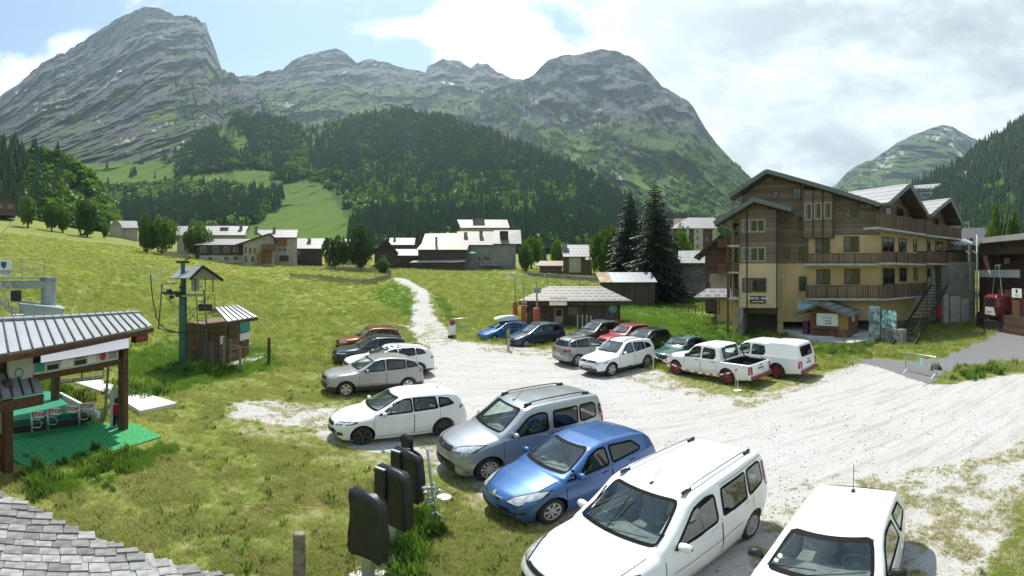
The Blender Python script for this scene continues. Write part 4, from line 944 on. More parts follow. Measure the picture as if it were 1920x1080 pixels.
def S_hatch(L=4.07, W_=1.69, H_=1.48, fo=.87, wb=2.51, **k):
    S = dict(L=L, W=W_, gc=.16, top=[(0, .46), (.05, .62), (.18, .72), (.6, .86), (1.02, .96), (1.12, .99), (1.92, H_-.07), (2.3, H_-.005), (2.7, H_), (3.3, H_-.05), (L-.42, H_-.14), (L-.14, .98), (L-.05, .86), (L, .58)],
             belt=[(0, .66), (.9, .84), (1.3, .88), (2.4, .94), (L, 1.02)], cowl=1.12, head=1.92, fo=fo, wb=wb, rw=.30, tumble=20, bow=.16, nose_sweep=.34, tail_sweep=.12,
             side=[dict(p=[(1.20, .905), (1.42, .915), (1.44, 1.08)], r=.02), dict(p=[(1.50, .92), (2.34, .965), (2.32, 1.36), (2.12, 1.37), (1.86, 1.27)], r=.06), dict(p=[(2.42, .97), (3.28, 1.03), (3.32, 1.10), (3.10, 1.30), (2.42, 1.37)], r=.06, t=1)],
             ws=[(-.66, 1.02), (.66, 1.02), (.54, H_-.09), (-.54, H_-.09)], rg=[(-.52, 1.02), (.52, 1.02), (.46, H_-.18), (-.46, H_-.18)], doors=[(1.18, 2.38), (2.40, 3.22)], mirror=(1.46, .97),
             hl=[[(.44, .58), (.70, .62), (.80, .74), (.74, .82), (.60, .78), (.46, .68)]], tl=[[(.55, .80), (.70, .80), (.66, 1.2), (.58, 1.2)]], tls=[[(L-.30, .85), (L-.10, .82), (L-.20, 1.2), (L-.32, 1.2)]],
             pz=.38, pzb=.62, rim=(7, .045), tw=.19)
    S.update(k); return S
def S_suv(L=4.48, W_=1.84, H_=1.66, fo=.90, wb=2.68, slope=0., **k):
    S = dict(L=L, W=W_, gc=.21, top=[(0, .55), (.04, .76), (.14, .88), (.5, .97), (1.15, 1.05), (1.28, 1.08), (2.05, H_-.08), (2.4, H_-.01), (2.9, H_), (3.5, H_-.03-slope*.5), (L-.42, H_-.12-slope), (L-.14, 1.10), (L-.05, .98), (L, .62)],
             belt=[(0, .80), (1.0, .97), (1.4, 1.0), (2.6, 1.04), (L, 1.12)], cowl=1.28, head=2.05, fo=fo, wb=wb, rw=.345, tumble=19, bow=.15, nose_sweep=.24, tail_sweep=.14,
             side=[dict(p=[(1.60, 1.02), (2.52, 1.055), (2.50, 1.50), (2.28, 1.52), (2.02, 1.43)], r=.06), dict(p=[(2.60, 1.06), (3.42, 1.10), (3.40, 1.46-slope*.5), (2.60, 1.51)], r=.05, t=1), dict(p=[(3.48, 1.11), (3.98, 1.16), (3.80, 1.36-slope), (3.48, 1.44-slope*.6)], r=.05, t=1)],
             ws=[(-.70, 1.12), (.70, 1.12), (.58, H_-.11), (-.58, H_-.11)], rg=[(-.58, 1.14), (.58, 1.14), (.50, H_-.17-slope), (-.50, H_-.17-slope)], doors=[(1.42, 2.56), (2.58, 3.46)], mirror=(1.72, 1.07),
             hl=[[(.48, .70), (.86, .74), (.88, .84), (.50, .80)]], tl=[[(.42, .84), (.80, .84), (.80, 1.0), (.42, 1.0)]], tls=[[(L-.34, .88), (L-.08, .86), (L-.10, 1.02), (L-.30, 1.0)]],
             rails=(2.1, 3.75, .52, .04), pz=.46, pzb=.70, rim=(5, .06), tw=.23, clad_mat=clad, clad_z=.36,
             patches=[('grille', [(-.46, .68), (.46, .68), (.46, .80), (-.46, .80)], 'F', blk), ('lower_grille', [(-.62, .36), (.62, .36), (.55, .56), (-.55, .56)], 'F', blk)])
    S.update(k); return S
def S_pickup(canopy, **k):
    L = 5.3; H_ = 1.79
    top = [(0, .60), (.04, .86), (.15, .98), (.6, 1.08), (1.2, 1.13), (1.34, 1.16), (2.0, H_-.09), (2.3, H_-.01), (3.0, H_), (3.42, H_-.03)]
    top += ([(3.6, H_+.03), (4.4, H_+.05), (4.95, H_), (5.06, H_-.08), (5.22, 1.10), (5.26, 1.04), (L, .70)] if canopy else [(3.52, H_-.12), (3.66, 1.09), (3.75, 1.07), (5.24, 1.07), (5.26, 1.0), (L, .62)])
    S = dict(L=L, W=1.86, gc=.30, sm=.05, rr_tail=.04, tw0=.965, tw1=.98, tw2=.99, top=top, belt=[(0, .9), (1.2, 1.05), (1.5, 1.08), (3.5, 1.10), (3.7, 1.12), (L, 1.12)], cowl=1.34, head=2.0, fo=.93, wb=3.09, rw=.385, tumble=13, bow=.12, nose_sweep=.26, tail_sweep=.03,
             side=[dict(p=[(1.66, 1.10), (2.46, 1.12), (2.46, 1.62), (2.22, 1.63), (1.98, 1.54)], r=.07), dict(p=[(2.58, 1.12), (3.28, 1.13), (3.36, 1.28), (3.28, 1.58), (2.60, 1.62)], r=.10)],
             ws=[(-.74, 1.19), (.74, 1.19), (.62, H_-.12), (-.62, H_-.12)], rg=[(-.60, 1.16), (.60, 1.16), (.60, 1.62), (-.60, 1.62)], rg_t=1 if canopy else 0, doors=[(1.50, 2.50), (2.52, 3.44)], mirror=(1.74, 1.16), mirror_mat=blk, handle=blk,
             hl=[[(.50, .82), (.84, .86), (.86, 1.0), (.52, .94)]], tl=[[(.72, .62), (.86, .62), (.86, .98), (.72, .98)]], tls=[[(L-.14, .62), (L-.01, .62), (L-.01, .98), (L-.14, .98)]], pz=.55, pzb=.48,
             rim=(10, .04), rim_mat=redrim, tw=.26, cab_end=3.5, tub=(1.5, 3.5), paint=white_p,
             boxes=[((L+.05, 0, .47), (.16, 1.7, .13), 'rear_bumper', redrim), ((.0, 0, .55), (.2, 1.6, .22), 'front_bumper', redrim)],
             patches=[('grille', [(-.46, .70), (.46, .70), (.46, .92), (-.46, .92)], 'F', blk), ('tailgate_print', [(-.22, .80), (.28, .80), (.28, .87), (-.22, .87)], 'B', redpl), ('tailgate_print', [(-.25, .72), (-.05, .72), (-.05, .745), (-.25, .745)], 'B', blk), ('tailgate_handle', [(-.1, .95), (.1, .95), (.1, 1.0), (-.1, 1.0)], 'B', blk)])
    if not canopy: S.update(bed=(3.74, 5.18), bed_z=1.06)
    S.update(k); return S
p_silver = paint('paint_silver_blue', (.40, .43, .45), .55); p_blue = paint('paint_blue', (.045, .13, .34), .4); p_kona = paint('paint_warm_grey', (.36, .345, .35), .3)
p_orange = paint('paint_orange', (.27, .08, .022), .35); p_anth = paint('paint_anthracite', (.035, .042, .048), .3); p_cyan = paint('paint_bright_blue', (.02, .12, .36), .35)
p_navy = paint('paint_navy', (.012, .022, .06), .3); p_black = paint('paint_black', (.014, .014, .016), .2); p_red = paint('paint_red', (.36, .02, .035), .2)
p_green = paint('paint_dark_green', (.008, .075, .05), .35); p_grey2 = paint('paint_light_grey', (.30, .31, .31), .5)
wh = white_p
badge = lambda y, z, r=.05: ('badge', [(y+r*math.cos(a), z+r*math.sin(a)) for a in np.linspace(0, 2*math.pi, 9)[:-1]], 'F', chrome)
def bar_g(z0, z1, y=.45, mat=blk): return ('grille', [(-y, z0), (y, z0), (y*.95, z1), (-y*.95, z1)], 'F', mat)
chev = [('badge', [(-.11, .64+d), (0, .70+d), (.11, .64+d), (.11, .66+d), (0, .725+d), (-.11, .66+d)], 'F', chrome) for d in (0, .055)]
CARS = []
def car(label, S, px, py, which, yaw, scale=1., cat='car'):
    yaw = R(yaw); CARS.append(make_car(label, cat, S, wheel_place(px, py, which, S, yaw, scale), yaw, scale=scale))
def car_roof(label, S, px, py, zr, yaw, scale=1., cat='car', xr=2.75):
    g = G(px, py, zr); yaw = R(yaw); k = S['L']/2-xr; CARS.append(make_car(label, cat, S, Vector((g.x-k*math.cos(yaw), g.y-k*math.sin(yaw), 0)), yaw, scale=scale))
def carat(label, S, x, y, yaw, scale=1., cat='car'): CARS.append(make_car(label, cat, S, Vector((x, y, 0)), R(yaw), scale=scale))
tread = [('grille', [(-.55, .62), (.55, .62), (.5, .72), (-.5, .72)], 'F', blk)]
# near row
carat('big white high-roofed family van nearest the camera, wipers lifted', S_ludo(paint=wh, wipers_up=1, patches=[('grille', [(-.50, .72), (.50, .72), (.44, .79), (-.44, .79)], 'F', blk), ('lower_grille', [(-.6, .34), (.6, .34), (.55, .56), (-.55, .56)], 'F', blk), ('sticker', [(-.66, 1.26), (-.60, 1.26), (-.60, 1.31), (-.66, 1.31)], 'F', white_s_c), ('sticker', [(-.64, 1.19), (-.57, 1.19), (-.57, 1.235), (-.64, 1.235)], 'F', plate_b)]+chev, lines=[([(2.66, 1.66), (4.2, 1.66)], 'L'), ([(1.4, .62), (3.2, .66)], 'L')], rail_mat=steel), 2.2, 6.2, 210.8, 1.0)
carat('blue five-door hatchback between the silver and the white van', S_hatch(paint=p_blue, patches=[bar_g(.60, .645, .30, chrome), ('lower_grille', [(-.50, .26), (.50, .26), (.46, .44), (-.46, .44)], 'F', blk), ('fog_lamp', [(.56, .36), (.72, .38), (.70, .44), (.56, .43)], 'F', blk), badge(0, .655)], hl=[[(.36, .60), (.62, .56), (.80, .70), (.78, .82), (.66, .80), (.44, .70)]]), 1.3, 9.11, 212.5, 1.0)
carat('silver van with black roof rails beside the blue hatchback', S_ludo(4.40, 1.85, 1.84, .06, paint=p_silver, wb=2.785, fo=.90, rw=.33, patches=[bar_g(.78, .90, .42), ('bumper', [(-.80, .30), (.80, .30), (.74, .50), (-.74, .50)], 'F', blk), badge(0, .86, .06)], hl=[[(.46, .80), (.84, .84), (.87, 1.0), (.74, 1.0), (.50, .92)]], rim=(10, .03), rim_mat=alloy, lines=[([(2.7, 1.02), (4.2, 1.04)], 'L')]), 0.21, 11.2, 208.8, 1.0)
carat('white estate car with dark wheels left of the silver van', S_hatch(4.24, 1.69, 1.45, .86, 2.47, paint=wh, rw=.305, rim_mat=alloyd, rim=(5, .06), top=[(0, .46), (.05, .62), (.18, .73), (.6, .86), (1.0, .94), (1.1, .97), (1.92, 1.37), (2.3, 1.445), (2.8, 1.45), (3.5, 1.42), (3.86, 1.36), (4.08, 1.0), (4.2, .88), (4.24, .58)],
    side=[dict(p=[(1.34, .92), (2.36, .955), (2.34, 1.34), (2.12, 1.35), (1.80, 1.22)], r=.05), dict(p=[(2.40, .96), (3.16, .99), (3.10, 1.33), (2.40, 1.35)], r=.03, t=1), dict(p=[(3.20, 1.0), (3.70, 1.06), (3.54, 1.24), (3.22, 1.31)], r=.04, t=1)], aerial=(3.45, .22), tls=[[(3.86, .88), (4.12, .90), (4.06, 1.02), (3.88, 1.0)]],
    hl=[[(.42, .60), (.76, .68), (.80, .76), (.46, .70)]], patches=[bar_g(.54, .64, .34), ('lower_grille', [(-.50, .26), (.50, .26), (.46, .40), (-.46, .40)], 'F', blk), ('fog_lamp', [(.54, .30), (.70, .34), (.68, .44), (.56, .42)], 'F', blk)]), -3.5, 12.8, 212.8, 1.0)
# left row on the grass edge
kona = dict(rim=(5, .065), rw=.33)
carat('grey crossover with black wheel arches, frontmost of the left row', S_suv(4.35, 1.82, 1.57, .86, 2.66, .05, paint=p_kona, rails=None, clad_z=.44, hl=[[(.52, .52), (.72, .54), (.70, .64), (.54, .62)]], **kona), -5.91, 17.56, 213.4, 1.0)
car_roof('white estate car behind the grey crossover', S_suv(4.55, 1.80, 1.50, .9, 2.68, .0, paint=wh, rails=(2.1, 3.9, .52, .02), rail_mat=steel), 745, 647, 1.5, 212)
car_roof('dark anthracite crossover between the white estate and the orange car', S_suv(4.3, 1.8, 1.60, paint=p_anth), 714, 629, 1.6, 212)
car_roof('orange crossover with roof bars at the far end of the left row', S_suv(4.34, 1.8, 1.64, paint=p_orange), 708, 612, 1.64, 212)
# middle group
car('bright blue hatchback carrying a pale roof box', S_hatch(4.2, 1.75, 1.47, paint=p_cyan), 926, 643, 'FL', 212, 1.0)
car('navy blue estate car beside the standing person', S_hatch(4.45, 1.8, 1.58, .9, 2.7, paint=p_navy, top=[(0, .46), (.05, .64), (.18, .74), (.6, .88), (1.0, .98), (1.1, 1.02), (2.0, 1.47), (2.4, 1.56), (3.2, 1.58), (3.8, 1.52), (4.1, 1.42), (4.32, 1.0), (4.4, .88), (4.45, .58)], rails=(2.2, 3.9, .52, .03), rail_mat=steel,
    side=[dict(p=[(1.50, .95), (2.36, .985), (2.34, 1.42), (2.12, 1.42), (1.88, 1.30)], r=.05), dict(p=[(2.42, .99), (3.22, 1.02), (3.2, 1.43), (2.42, 1.44)], r=.04, t=1), dict(p=[(3.28, 1.03), (4.0, 1.1), (3.8, 1.34), (3.28, 1.40)], r=.05, t=1)]), 986, 653, 'FL', 212, 1.0)
car('light grey crossover seen from behind, left of the white one', S_suv(4.16, 1.74, 1.56, .83, 2.54, paint=p_grey2, rg_t=1), 1083, 687, 'RR', 28, 1.0)
carat('white crossover with black lower grille in the middle of the lot', S_suv(4.5, 1.84, 1.67, paint=wh, rw=.355, patches=[bar_g(.74, .84, .5), ('lower_grille', [(-.66, .30), (.66, .30), (.6, .46), (-.6, .46)], 'F', blk), badge(0, .80, .07)]), 5.5, 21.89, 212.6, 1.0)
car_roof('dark green old fastback car nose-on behind the white crossover', S_hatch(4.2, 1.68, 1.38, paint=p_green, top=[(0, .46), (.04, .62), (.15, .70), (.6, .80), (1.1, .88), (1.2, .91), (1.95, 1.32), (2.3, 1.38), (2.8, 1.375), (3.3, 1.28), (3.75, 1.05), (3.95, .96), (4.15, .90), (4.2, .55)],
    side=[dict(p=[(1.48, .90), (2.36, .92), (2.32, 1.25), (2.12, 1.27), (1.90, 1.18)], r=.05), dict(p=[(2.42, .92), (3.2, .95), (3.10, 1.17), (2.42, 1.26)], r=.05, t=1)], rg=[(-.52, 1.0), (.52, 1.0), (.46, 1.20), (-.46, 1.20)], hl=[[(.42, .58), (.74, .60), (.74, .68), (.42, .68)]]), 1288, 629, 1.38, 212)
car_roof('black car parked in front of the red one', S_suv(4.2, 1.78, 1.56, paint=p_black, rails=None), 1218, 615, 1.56, 212)
car_roof('red crossover behind the black car near the old hut', S_suv(4.2, 1.78, 1.60, paint=p_red, rails=(2.1, 3.75, .52, .03), rail_mat=steel), 1183, 607, 1.6, 212)
car_roof('dark grey crossover with silver roof rails beside the old hut', S_suv(4.4, 1.82, 1.66, paint=p_anth, rail_mat=steel), 1128, 601, 1.66, 212)
carat('white pickup truck with open load bed and red wheels', S_pickup(False), 9.45, 18.62, 116, 1.0, 'pickup')
car('white pickup truck with a closed canopy and red wheels', S_pickup(True), 1458, 710, 'RL', 116, 1.0, 'pickup')
carat('small white three-door car with a thin rear aerial at the bottom edge', S_hatch(3.83, 1.66, 1.43, .78, 2.44, paint=wh, mirror_mat=blk, doors=[(1.16, 2.55)], top=[(0, .46), (.05, .62), (.18, .72), (.55, .84), (.95, .93), (1.05, .96), (1.72, 1.33), (2.0, 1.41), (2.5, 1.43), (3.1, 1.40), (3.42, 1.33), (3.66, .98), (3.78, .88), (3.83, .58)],
    side=[dict(p=[(1.34, .92), (2.48, .95), (2.46, 1.29), (2.05, 1.31), (1.78, 1.22)], r=.05), dict(p=[(2.60, .96), (3.22, 1.02), (3.12, 1.26), (2.60, 1.31)], r=.05)], rg=[(-.5, 1.02), (.5, 1.02), (.45, 1.25), (-.45, 1.25)], cowl=1.05, head=1.72, ws=[(-.64, .99), (.64, .99), (.54, 1.33), (-.54, 1.33)], patches=[('spoiler', [(3.36, -.50), (3.42, 0), (3.36, .50), (3.41, .50), (3.47, 0), (3.41, -.50)], 'T', blk), ('sticker', [(-.56, 1.08), (-.50, 1.08), (-.50, 1.11), (-.56, 1.11)], 'F', white_s_c), ('sticker', [(-.58, 1.04), (-.52, 1.04), (-.52, 1.065), (-.58, 1.065)], 'F', white_s_c)]), 3.81, 4.12, 212.2, 1.0)
def extras_on_cars():
    # roof box on the blue hatchback
    c = [o for o in CARS if 'roof box' in o['label']][0]; M = Matrix.Translation(c.location) @ Matrix.Rotation(c.rotation_euler.z, 4, 'Z')
    mb = MB(); ring = lambda x, w, z0, z1: [(x, -w, z0), (x, -w*.9, z1), (x, w*.9, z1), (x, w, z0)]
    secs = [(1.0, .20, .10, .16), (.85, .34, .03, .24), (.3, .42, .0, .36), (-.6, .42, .0, .37), (-.85, .38, .03, .30)]
    vs = sum([ring(x, w, a, b) for x, w, a, b in secs], []); fs = [(i*4+k, i*4+(k+1) % 4, i*4+4+(k+1) % 4, i*4+4+k) for i in range(4) for k in range(4)]+[(3, 2, 1, 0), (16, 17, 18, 19)]
    mb.add([M @ (Vector(v)+Vector((-.25, 0, 1.52))) for v in vs], fs); t = thing('roof_box', 'pale grey roof box on the bright blue hatchback', 'roof box', M @ Vector((-.25, 0, 1.47)))
    mb.build('shell', pm('roof_box_shell', (.62, .62, .62), .4, var=.05), t, smooth=False, bevel=.04, seg=2)
    mb = MB()
    for x in (.25, -.75): mb.bar(M @ Vector((x, -.55, 1.50)), M @ Vector((x, .55, 1.50)), .05, .03)
    mb.build('cross_bar', blk, t)
    # roll hoop on the open pickup
    p = [o for o in CARS if 'open load bed' in o['label']][0]; mb = MB(); x = 5.3/2-3.86
    mb.tube([(x-.25, .78, 1.06), (x, .76, 1.12), (x+.12, .68, 1.66), (x+.12, .6, 1.74), (x+.12, -.6, 1.74), (x+.12, -.68, 1.66), (x, -.76, 1.12), (x-.25, -.78, 1.06)], .035, 8); mb.build('roll_hoop', blk, p, smooth=True, local=True)
    sm = [o for o in CARS if 'three-door' in o['label']][0]; mb = MB(); z = 1.42; x = 3.83/2-3.1
    mb.tube([(x, 0, z-.02), (x-.04, 0, z+.5)], .006, 5); mb.box((x, 0, z), (.07, .05, .04)); mb.build('aerial', blk, sm, local=True)
    # windscreen stickers
    for key, x in (('big white', 0), ('three-door', 0)): pass
extras_on_cars()
# ---------------------------------------------------------------- buildings: shared pieces
def rect(fr, r4, dep=0.0):
    """photo rectangle (px0,py0,px1,py1) -> local x0,x1,z0,z1 on the wall plane"""
    a, b = fr.xz(r4[0], r4[1], dep), fr.xz(r4[2], r4[3], dep); c, d = fr.xz(r4[0], r4[3], dep), fr.xz(r4[2], r4[1], dep)
    return (a[0]+c[0])/2, (b[0]+d[0])/2, (c[1]+b[1])/2, (a[1]+d[1])/2
def LM(fr):
    mb = MB(); mb.M = fr.M; return mb
frame_brown = pm('window_frame_brown', (.10, .06, .035), .6, var=.2, scale=8); frame_grey = pm('window_frame_pale', (.34, .30, .25), .7, var=.15)
curtain = pm('net_curtain', (.16, .15, .13), .8, var=.35, scale=3)
def window(fr, r4, parent, dep=0.0, fm=None, lights=2, t=.07, curt=False, name='window'):
    x0, x1, z0, z1 = rect(fr, r4, dep); fm = fm or frame_brown; mb = LM(fr); o = -.05
    for a in (x0, x1-t): mb.b2(a, a+t, dep+o, dep+.04, z0, z1)
    for a in (z0, z1-t): mb.b2(x0+t, x1-t, dep+o, dep+.04, a, a+t)
    for k in range(1, lights):
        c = x0+(x1-x0)*k/lights; mb.b2(c-t*.4, c+t*.4, dep+o+.01, dep+.04, z0+t, z1-t)
    w = mb.build(name, fm, parent); mb = LM(fr); mb.b2(x0+t*.5, x1-t*.5, dep-.012, dep+.03, z0+t*.5, z1-t*.5); mb.build('pane', glass_w, w)
    if curt:
        mb = LM(fr); mb.b2(x0+t, x0+(x1-x0)*.42, dep-.018, dep-.013, z0+t, z1-t); mb.build('curtain', curtain, w)
    return w
def roof_uv(o, fr, pitch_k=1.6):
    me = o.data; uv = me.uv_layers.new(name='UVMap'); M = WM[o.name]; co = [M @ v.co for v in me.vertices]
    for l in me.loops:
        c = co[l.vertex_index]; q = c-fr.c; uv.data[l.index].uv = (q.dot(fr.e), q.z*pitch_k)
def balcony(fr, px0, px1, ytop, ybot, d0, d1, parent, wm, slat=.14, solid=None, name='balcony', posts=6, ends=True):
    """a balcony hung on a wall: floor slab, rails, posts and upright slats. d0 outer depth (negative), d1 wall"""
    x0, x1, z0, z1 = rect(fr, (px0, ytop, px1, ybot), d0)
    mb = LM(fr); mb.b2(x0, x1, d0, d1, z0, z0+.16); b = mb.build(name, concrete, parent)
    mb = LM(fr); mb.b2(x0, x1, d0-.03, d0+.07, z1-.09, z1); mb.b2(x0, x1, d0-.01, d0+.05, z0+.22, z0+.30)
    if ends:
        for a in (x0, x1-.06): mb.b2(a, a+.06, d0+.07, d1, z1-.09, z1)
    mb.build('rail', wm, b)
    for k in range(posts):
        mb = LM(fr); a = x0+(x1-x0-.10)*k/(posts-1); mb.b2(a, a+.10, d0-.04, d0+.06, z0+.16, z1+.02); mb.build('post', wm, b)
    mb = LM(fr); n = int((x1-x0)/slat)
    for k in range(n):
        a = x0+(k+.5)*(x1-x0)/n; mb.b2(a-slat*.32, a+slat*.32, d0+.005, d0+.03, z0+.20, z1-.07)
    if ends:
        for a in (x0+.02, x1-.04):
            m_ = max(2, int((d1-d0)/slat))
            for k in range(m_): y = d0+.1+(d1-d0-.1)*k/m_; mb.b2(a, a+.025, y, y+slat*.62, z0+.20, z1-.07)
    s = mb.build('slats', wm, b); s['kind'] = 'stuff'
    return b
def letters(txt, parent, M, size, mat, name='lettering', bold=.0):
    c = bpy.data.curves.new('t', 'FONT'); c.body = txt; c.size = size; c.extrude = .004; c.align_x = 'CENTER'; c.align_y = 'CENTER'; c.offset = bold; c.resolution_u = 2
    o = bpy.data.objects.new('t', c); me = bpy.data.meshes.new_from_object(o); bpy.data.objects.remove(o); me.materials.clear(); me.materials.append(mat)
    q = bpy.data.objects.new(name, me); COL.objects.link(q); q.parent = parent; q.matrix_local = WM[parent.name].inverted() @ M; WM[q.name] = WM[parent.name]; return q
def scrawl(parent, M, w, rows, h, mat):
    """print too small to read in the photo: rows of short dashes"""
    rs = random.Random(int(w*1000)+rows); mb = MB(); mb.M = M
    for r in range(rows):
        x = -w/2; y = (rows/2-r-.5)*h*1.6
        while x < w/2-h*.3: l = h*rs.uniform(.4, 1.6); mb.b2(x, min(x+l, w/2), y-h*.35, y+h*.35, 0, .004); x += l+h*.35
    o = mb.build('small_print', mat, parent); o['kind'] = 'stuff'; return o
def face_M(fr, px, py, dep):
    p = fr.pt(px, py, dep); return Matrix(((fr.e.x, 0, -fr.n.x, p.x), (fr.e.y, 0, -fr.n.y, p.y), (0, 1, 0, p.z), (0, 0, 0, 1)))
# ---------------------------------------------------------------- the hotel
ochre = pm('ochre_render', (.55, .41, .22), .9, var=.10, scale=1.2, bump=.15); ochre2 = pm('pale_ochre_render', (.58, .44, .28), .9, var=.08, scale=1.2, bump=.15)
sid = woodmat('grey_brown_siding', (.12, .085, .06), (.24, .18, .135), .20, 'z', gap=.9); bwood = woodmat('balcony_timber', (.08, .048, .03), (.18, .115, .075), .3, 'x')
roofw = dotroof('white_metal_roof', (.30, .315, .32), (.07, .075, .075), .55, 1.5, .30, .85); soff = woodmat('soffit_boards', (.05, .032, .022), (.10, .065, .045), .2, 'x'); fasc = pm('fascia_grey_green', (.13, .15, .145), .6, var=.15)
white_s = pm('sign_white', (.75, .76, .75), .5, var=.05); blackp = pm('sign_black', (.015, .015, .016), .5); brown_s = pm('sign_brown', (.05, .028, .02), .6); teal = pm('sign_teal', (.03, .28, .22), .5); sky_s = pm('sign_pale_blue', (.32, .55, .62), .5, var=.1)
def build_hotel():
    A = Frame.wall(P(1388, 500, 36.8), P(1650, 500, 35.4)); B = Frame.wall(P(1650, 500, 35.4), P(1738, 500, 42.0)); C = Frame.wall(P(1738, 500, 42.0), P(1806, 500, 47.5))
    root = thing('hotel', 'large timber and ochre chalet hotel with stacked balconies beside the gravel lot', 'hotel', P(1530, 500, 36).xy.to_3d())
    def gable(fr, nm, wl, wr, al, ax, ar, dov, back, zdrop=.32, zb=-.4):
        """wl, wr wall columns; al, ax, ar = photo points of left eave, apex, right eave at the overhang"""
        L_, T_, R_ = (fr.xz(*q, dov) for q in (al, ax, ar)); xl, xr = fr.xz(wl, 500)[0], fr.xz(wr, 500)[0]
        zl = lambda x: (np.interp(x, [L_[0], T_[0], R_[0]], [L_[1], T_[1], R_[1]])-zdrop)
        poly = [(xl, zb), (xr, zb), (xr, float(zl(xr))), (T_[0], float(zl(T_[0]))), (xl, float(zl(xl)))] if xl < T_[0] < xr else [(xl, zb), (xr, zb), (xr, float(zl(xr))), (xl, float(zl(xl)))]
        mb = LM(fr); mb.prism(poly, 0, back); w = mb.build(nm, sid, root)
        mb = LM(fr)
        for (p, q) in ((L_, T_), (T_, R_)): mb.slab((p[0], dov, p[1]), (q[0], dov, q[1]), (q[0], back+.5, q[1]), (p[0], back+.5, p[1]), .24)
        r = mb.build('roof', roofw, root); roof_uv(r, fr, 2.2)
        mb = LM(fr)
        for (p, q) in ((L_, T_), (T_, R_)): mb.bar((p[0], dov-.03, p[1]-.13), (q[0], dov-.03, q[1]-.13), .06, .34, up=(0, 0, 1))
        mb.build('fascia', fasc, r)
        mb = LM(fr)
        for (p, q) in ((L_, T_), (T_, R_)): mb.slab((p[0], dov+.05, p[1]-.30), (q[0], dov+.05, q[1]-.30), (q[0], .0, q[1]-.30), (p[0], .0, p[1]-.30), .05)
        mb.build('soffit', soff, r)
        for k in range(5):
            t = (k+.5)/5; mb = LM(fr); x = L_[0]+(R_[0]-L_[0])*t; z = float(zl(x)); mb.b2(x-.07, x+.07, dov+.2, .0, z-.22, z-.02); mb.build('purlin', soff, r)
        return w
    # facade towards the lot
    gable(A, 'wall', 1392, 1650, (1367, 365), (1437, 318), (1650, 381), -1.3, 12, zb=A.xz(1500, 590)[1])
    # ochre storeys
    mb = LM(A)
    for px in (1462, 1520, 1585, 1645):
        x = A.xz(px, 600)[0]; mb.b2(x-.25, x+.25, .1, .6, -.3, A.xz(px, 590)[1]+.05); mb.build('arcade_pillar', ochre2, root); mb = LM(A)
    x0, x1, z0, z1 = rect(A, (1516, 441, 1650, 600)); mb.b2(x0, x1, -.06, .1, z0, z1); mb.build('render_wall', ochre, root)
    mb = LM(A); x0, x1, z0, z1 = rect(A, (1456, 494, 1517, 603)); mb.b2(x0, x1-.003, -.05, .1, z0, z1); mb.build('render_wall', ochre, root)
    for r4 in ((1529, 446, 1556, 474), (1582, 443, 1611, 472), (1531, 505, 1557, 533), (1583, 504, 1613, 533)): window(A, r4, root, -.07, lights=2, name='glazed_door', t=.09, curt=True)
    for r4 in ((1448, 358, 1460, 374), (1487, 352, 1502, 375), (1474, 408, 1481, 429), (1497, 406, 1504, 431), (1583, 383, 1610, 408), (1472, 463, 1481, 484), (1498, 463, 1513, 488)): window(A, r4, root, -.005, lights=2 if r4[2]-r4[0] > 12 else 1, curt=r4[2]-r4[0] > 20)
    window(A, (1498, 518, 1513, 546), root, -.055, lights=1)
    # boxed bay with three lights
    mb = LM(A); x0, x1, z0, z1 = rect(A, (1504, 356, 1564, 446), -.7); mb.b2(x0, x1, -.7, -.01, z0, z1); mb.build('bay', sid, root)
    for r4 in ((1508, 381, 1523, 413), (1526, 380, 1541, 412), (1544, 379, 1559, 411)): window(A, r4, root, -.71, frame_grey, 1, .10, curt=True)
    for px in (1506, 1525, 1543, 1562):
        mb = LM(A); x, z = A.xz(px, 380, -.7); zt = A.xz(px, 358, -.7)[1]; zb = A.xz(px, 444, -.7)[1]; mb.b2(x-.07, x+.07, -.76, -.70, zb, zt); mb.build('bay_batten', soff, root)
    # projecting annex
    D = Frame.wall(P(1383, 500, 34.9), P(1458, 500, 34.3))
    gable(D, 'annex_wall', 1386, 1458, (1339, 416), (1413, 371), (1484, 390), -1.0, 3.5, zb=D.xz(1420, 570)[1])
    mb = LM(D); x0, x1, z0, z1 = rect(D, (1386, 494, 1458, 577)); mb.b2(x0-.01, x1+.01, -.06, 1.5, z0, z1); mb.build('annex_render', ochre2, root)
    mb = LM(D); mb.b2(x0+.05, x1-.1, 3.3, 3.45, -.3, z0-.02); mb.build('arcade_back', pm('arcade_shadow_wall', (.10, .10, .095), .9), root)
    for r4 in ((1391, 411, 1435, 436), (1391, 463, 1436, 491)): window(D, r4, root, -.02, frame_grey, 3, .12, curt=True)
    window(D, (1392, 521, 1437, 548), root, -.07, frame_brown, 3, .10, curt=True)
    mb = LM(D); x0, x1, z0, z1 = rect(D, (1384, 575, 1394, 612)); mb.b2(x0, x1, -.2, .5, -.2, z1); mb.build('stone_pillar', stone, root)
    mb = LM(D)
    for px in (1401, 1457): x = D.xz(px, 500)[0]; mb.tube([(x, -.1, D.xz(px, 395)[1]), (x, -.1, 0)], .05, 6); mb.build('downpipe', blackp, root); mb = LM(D)
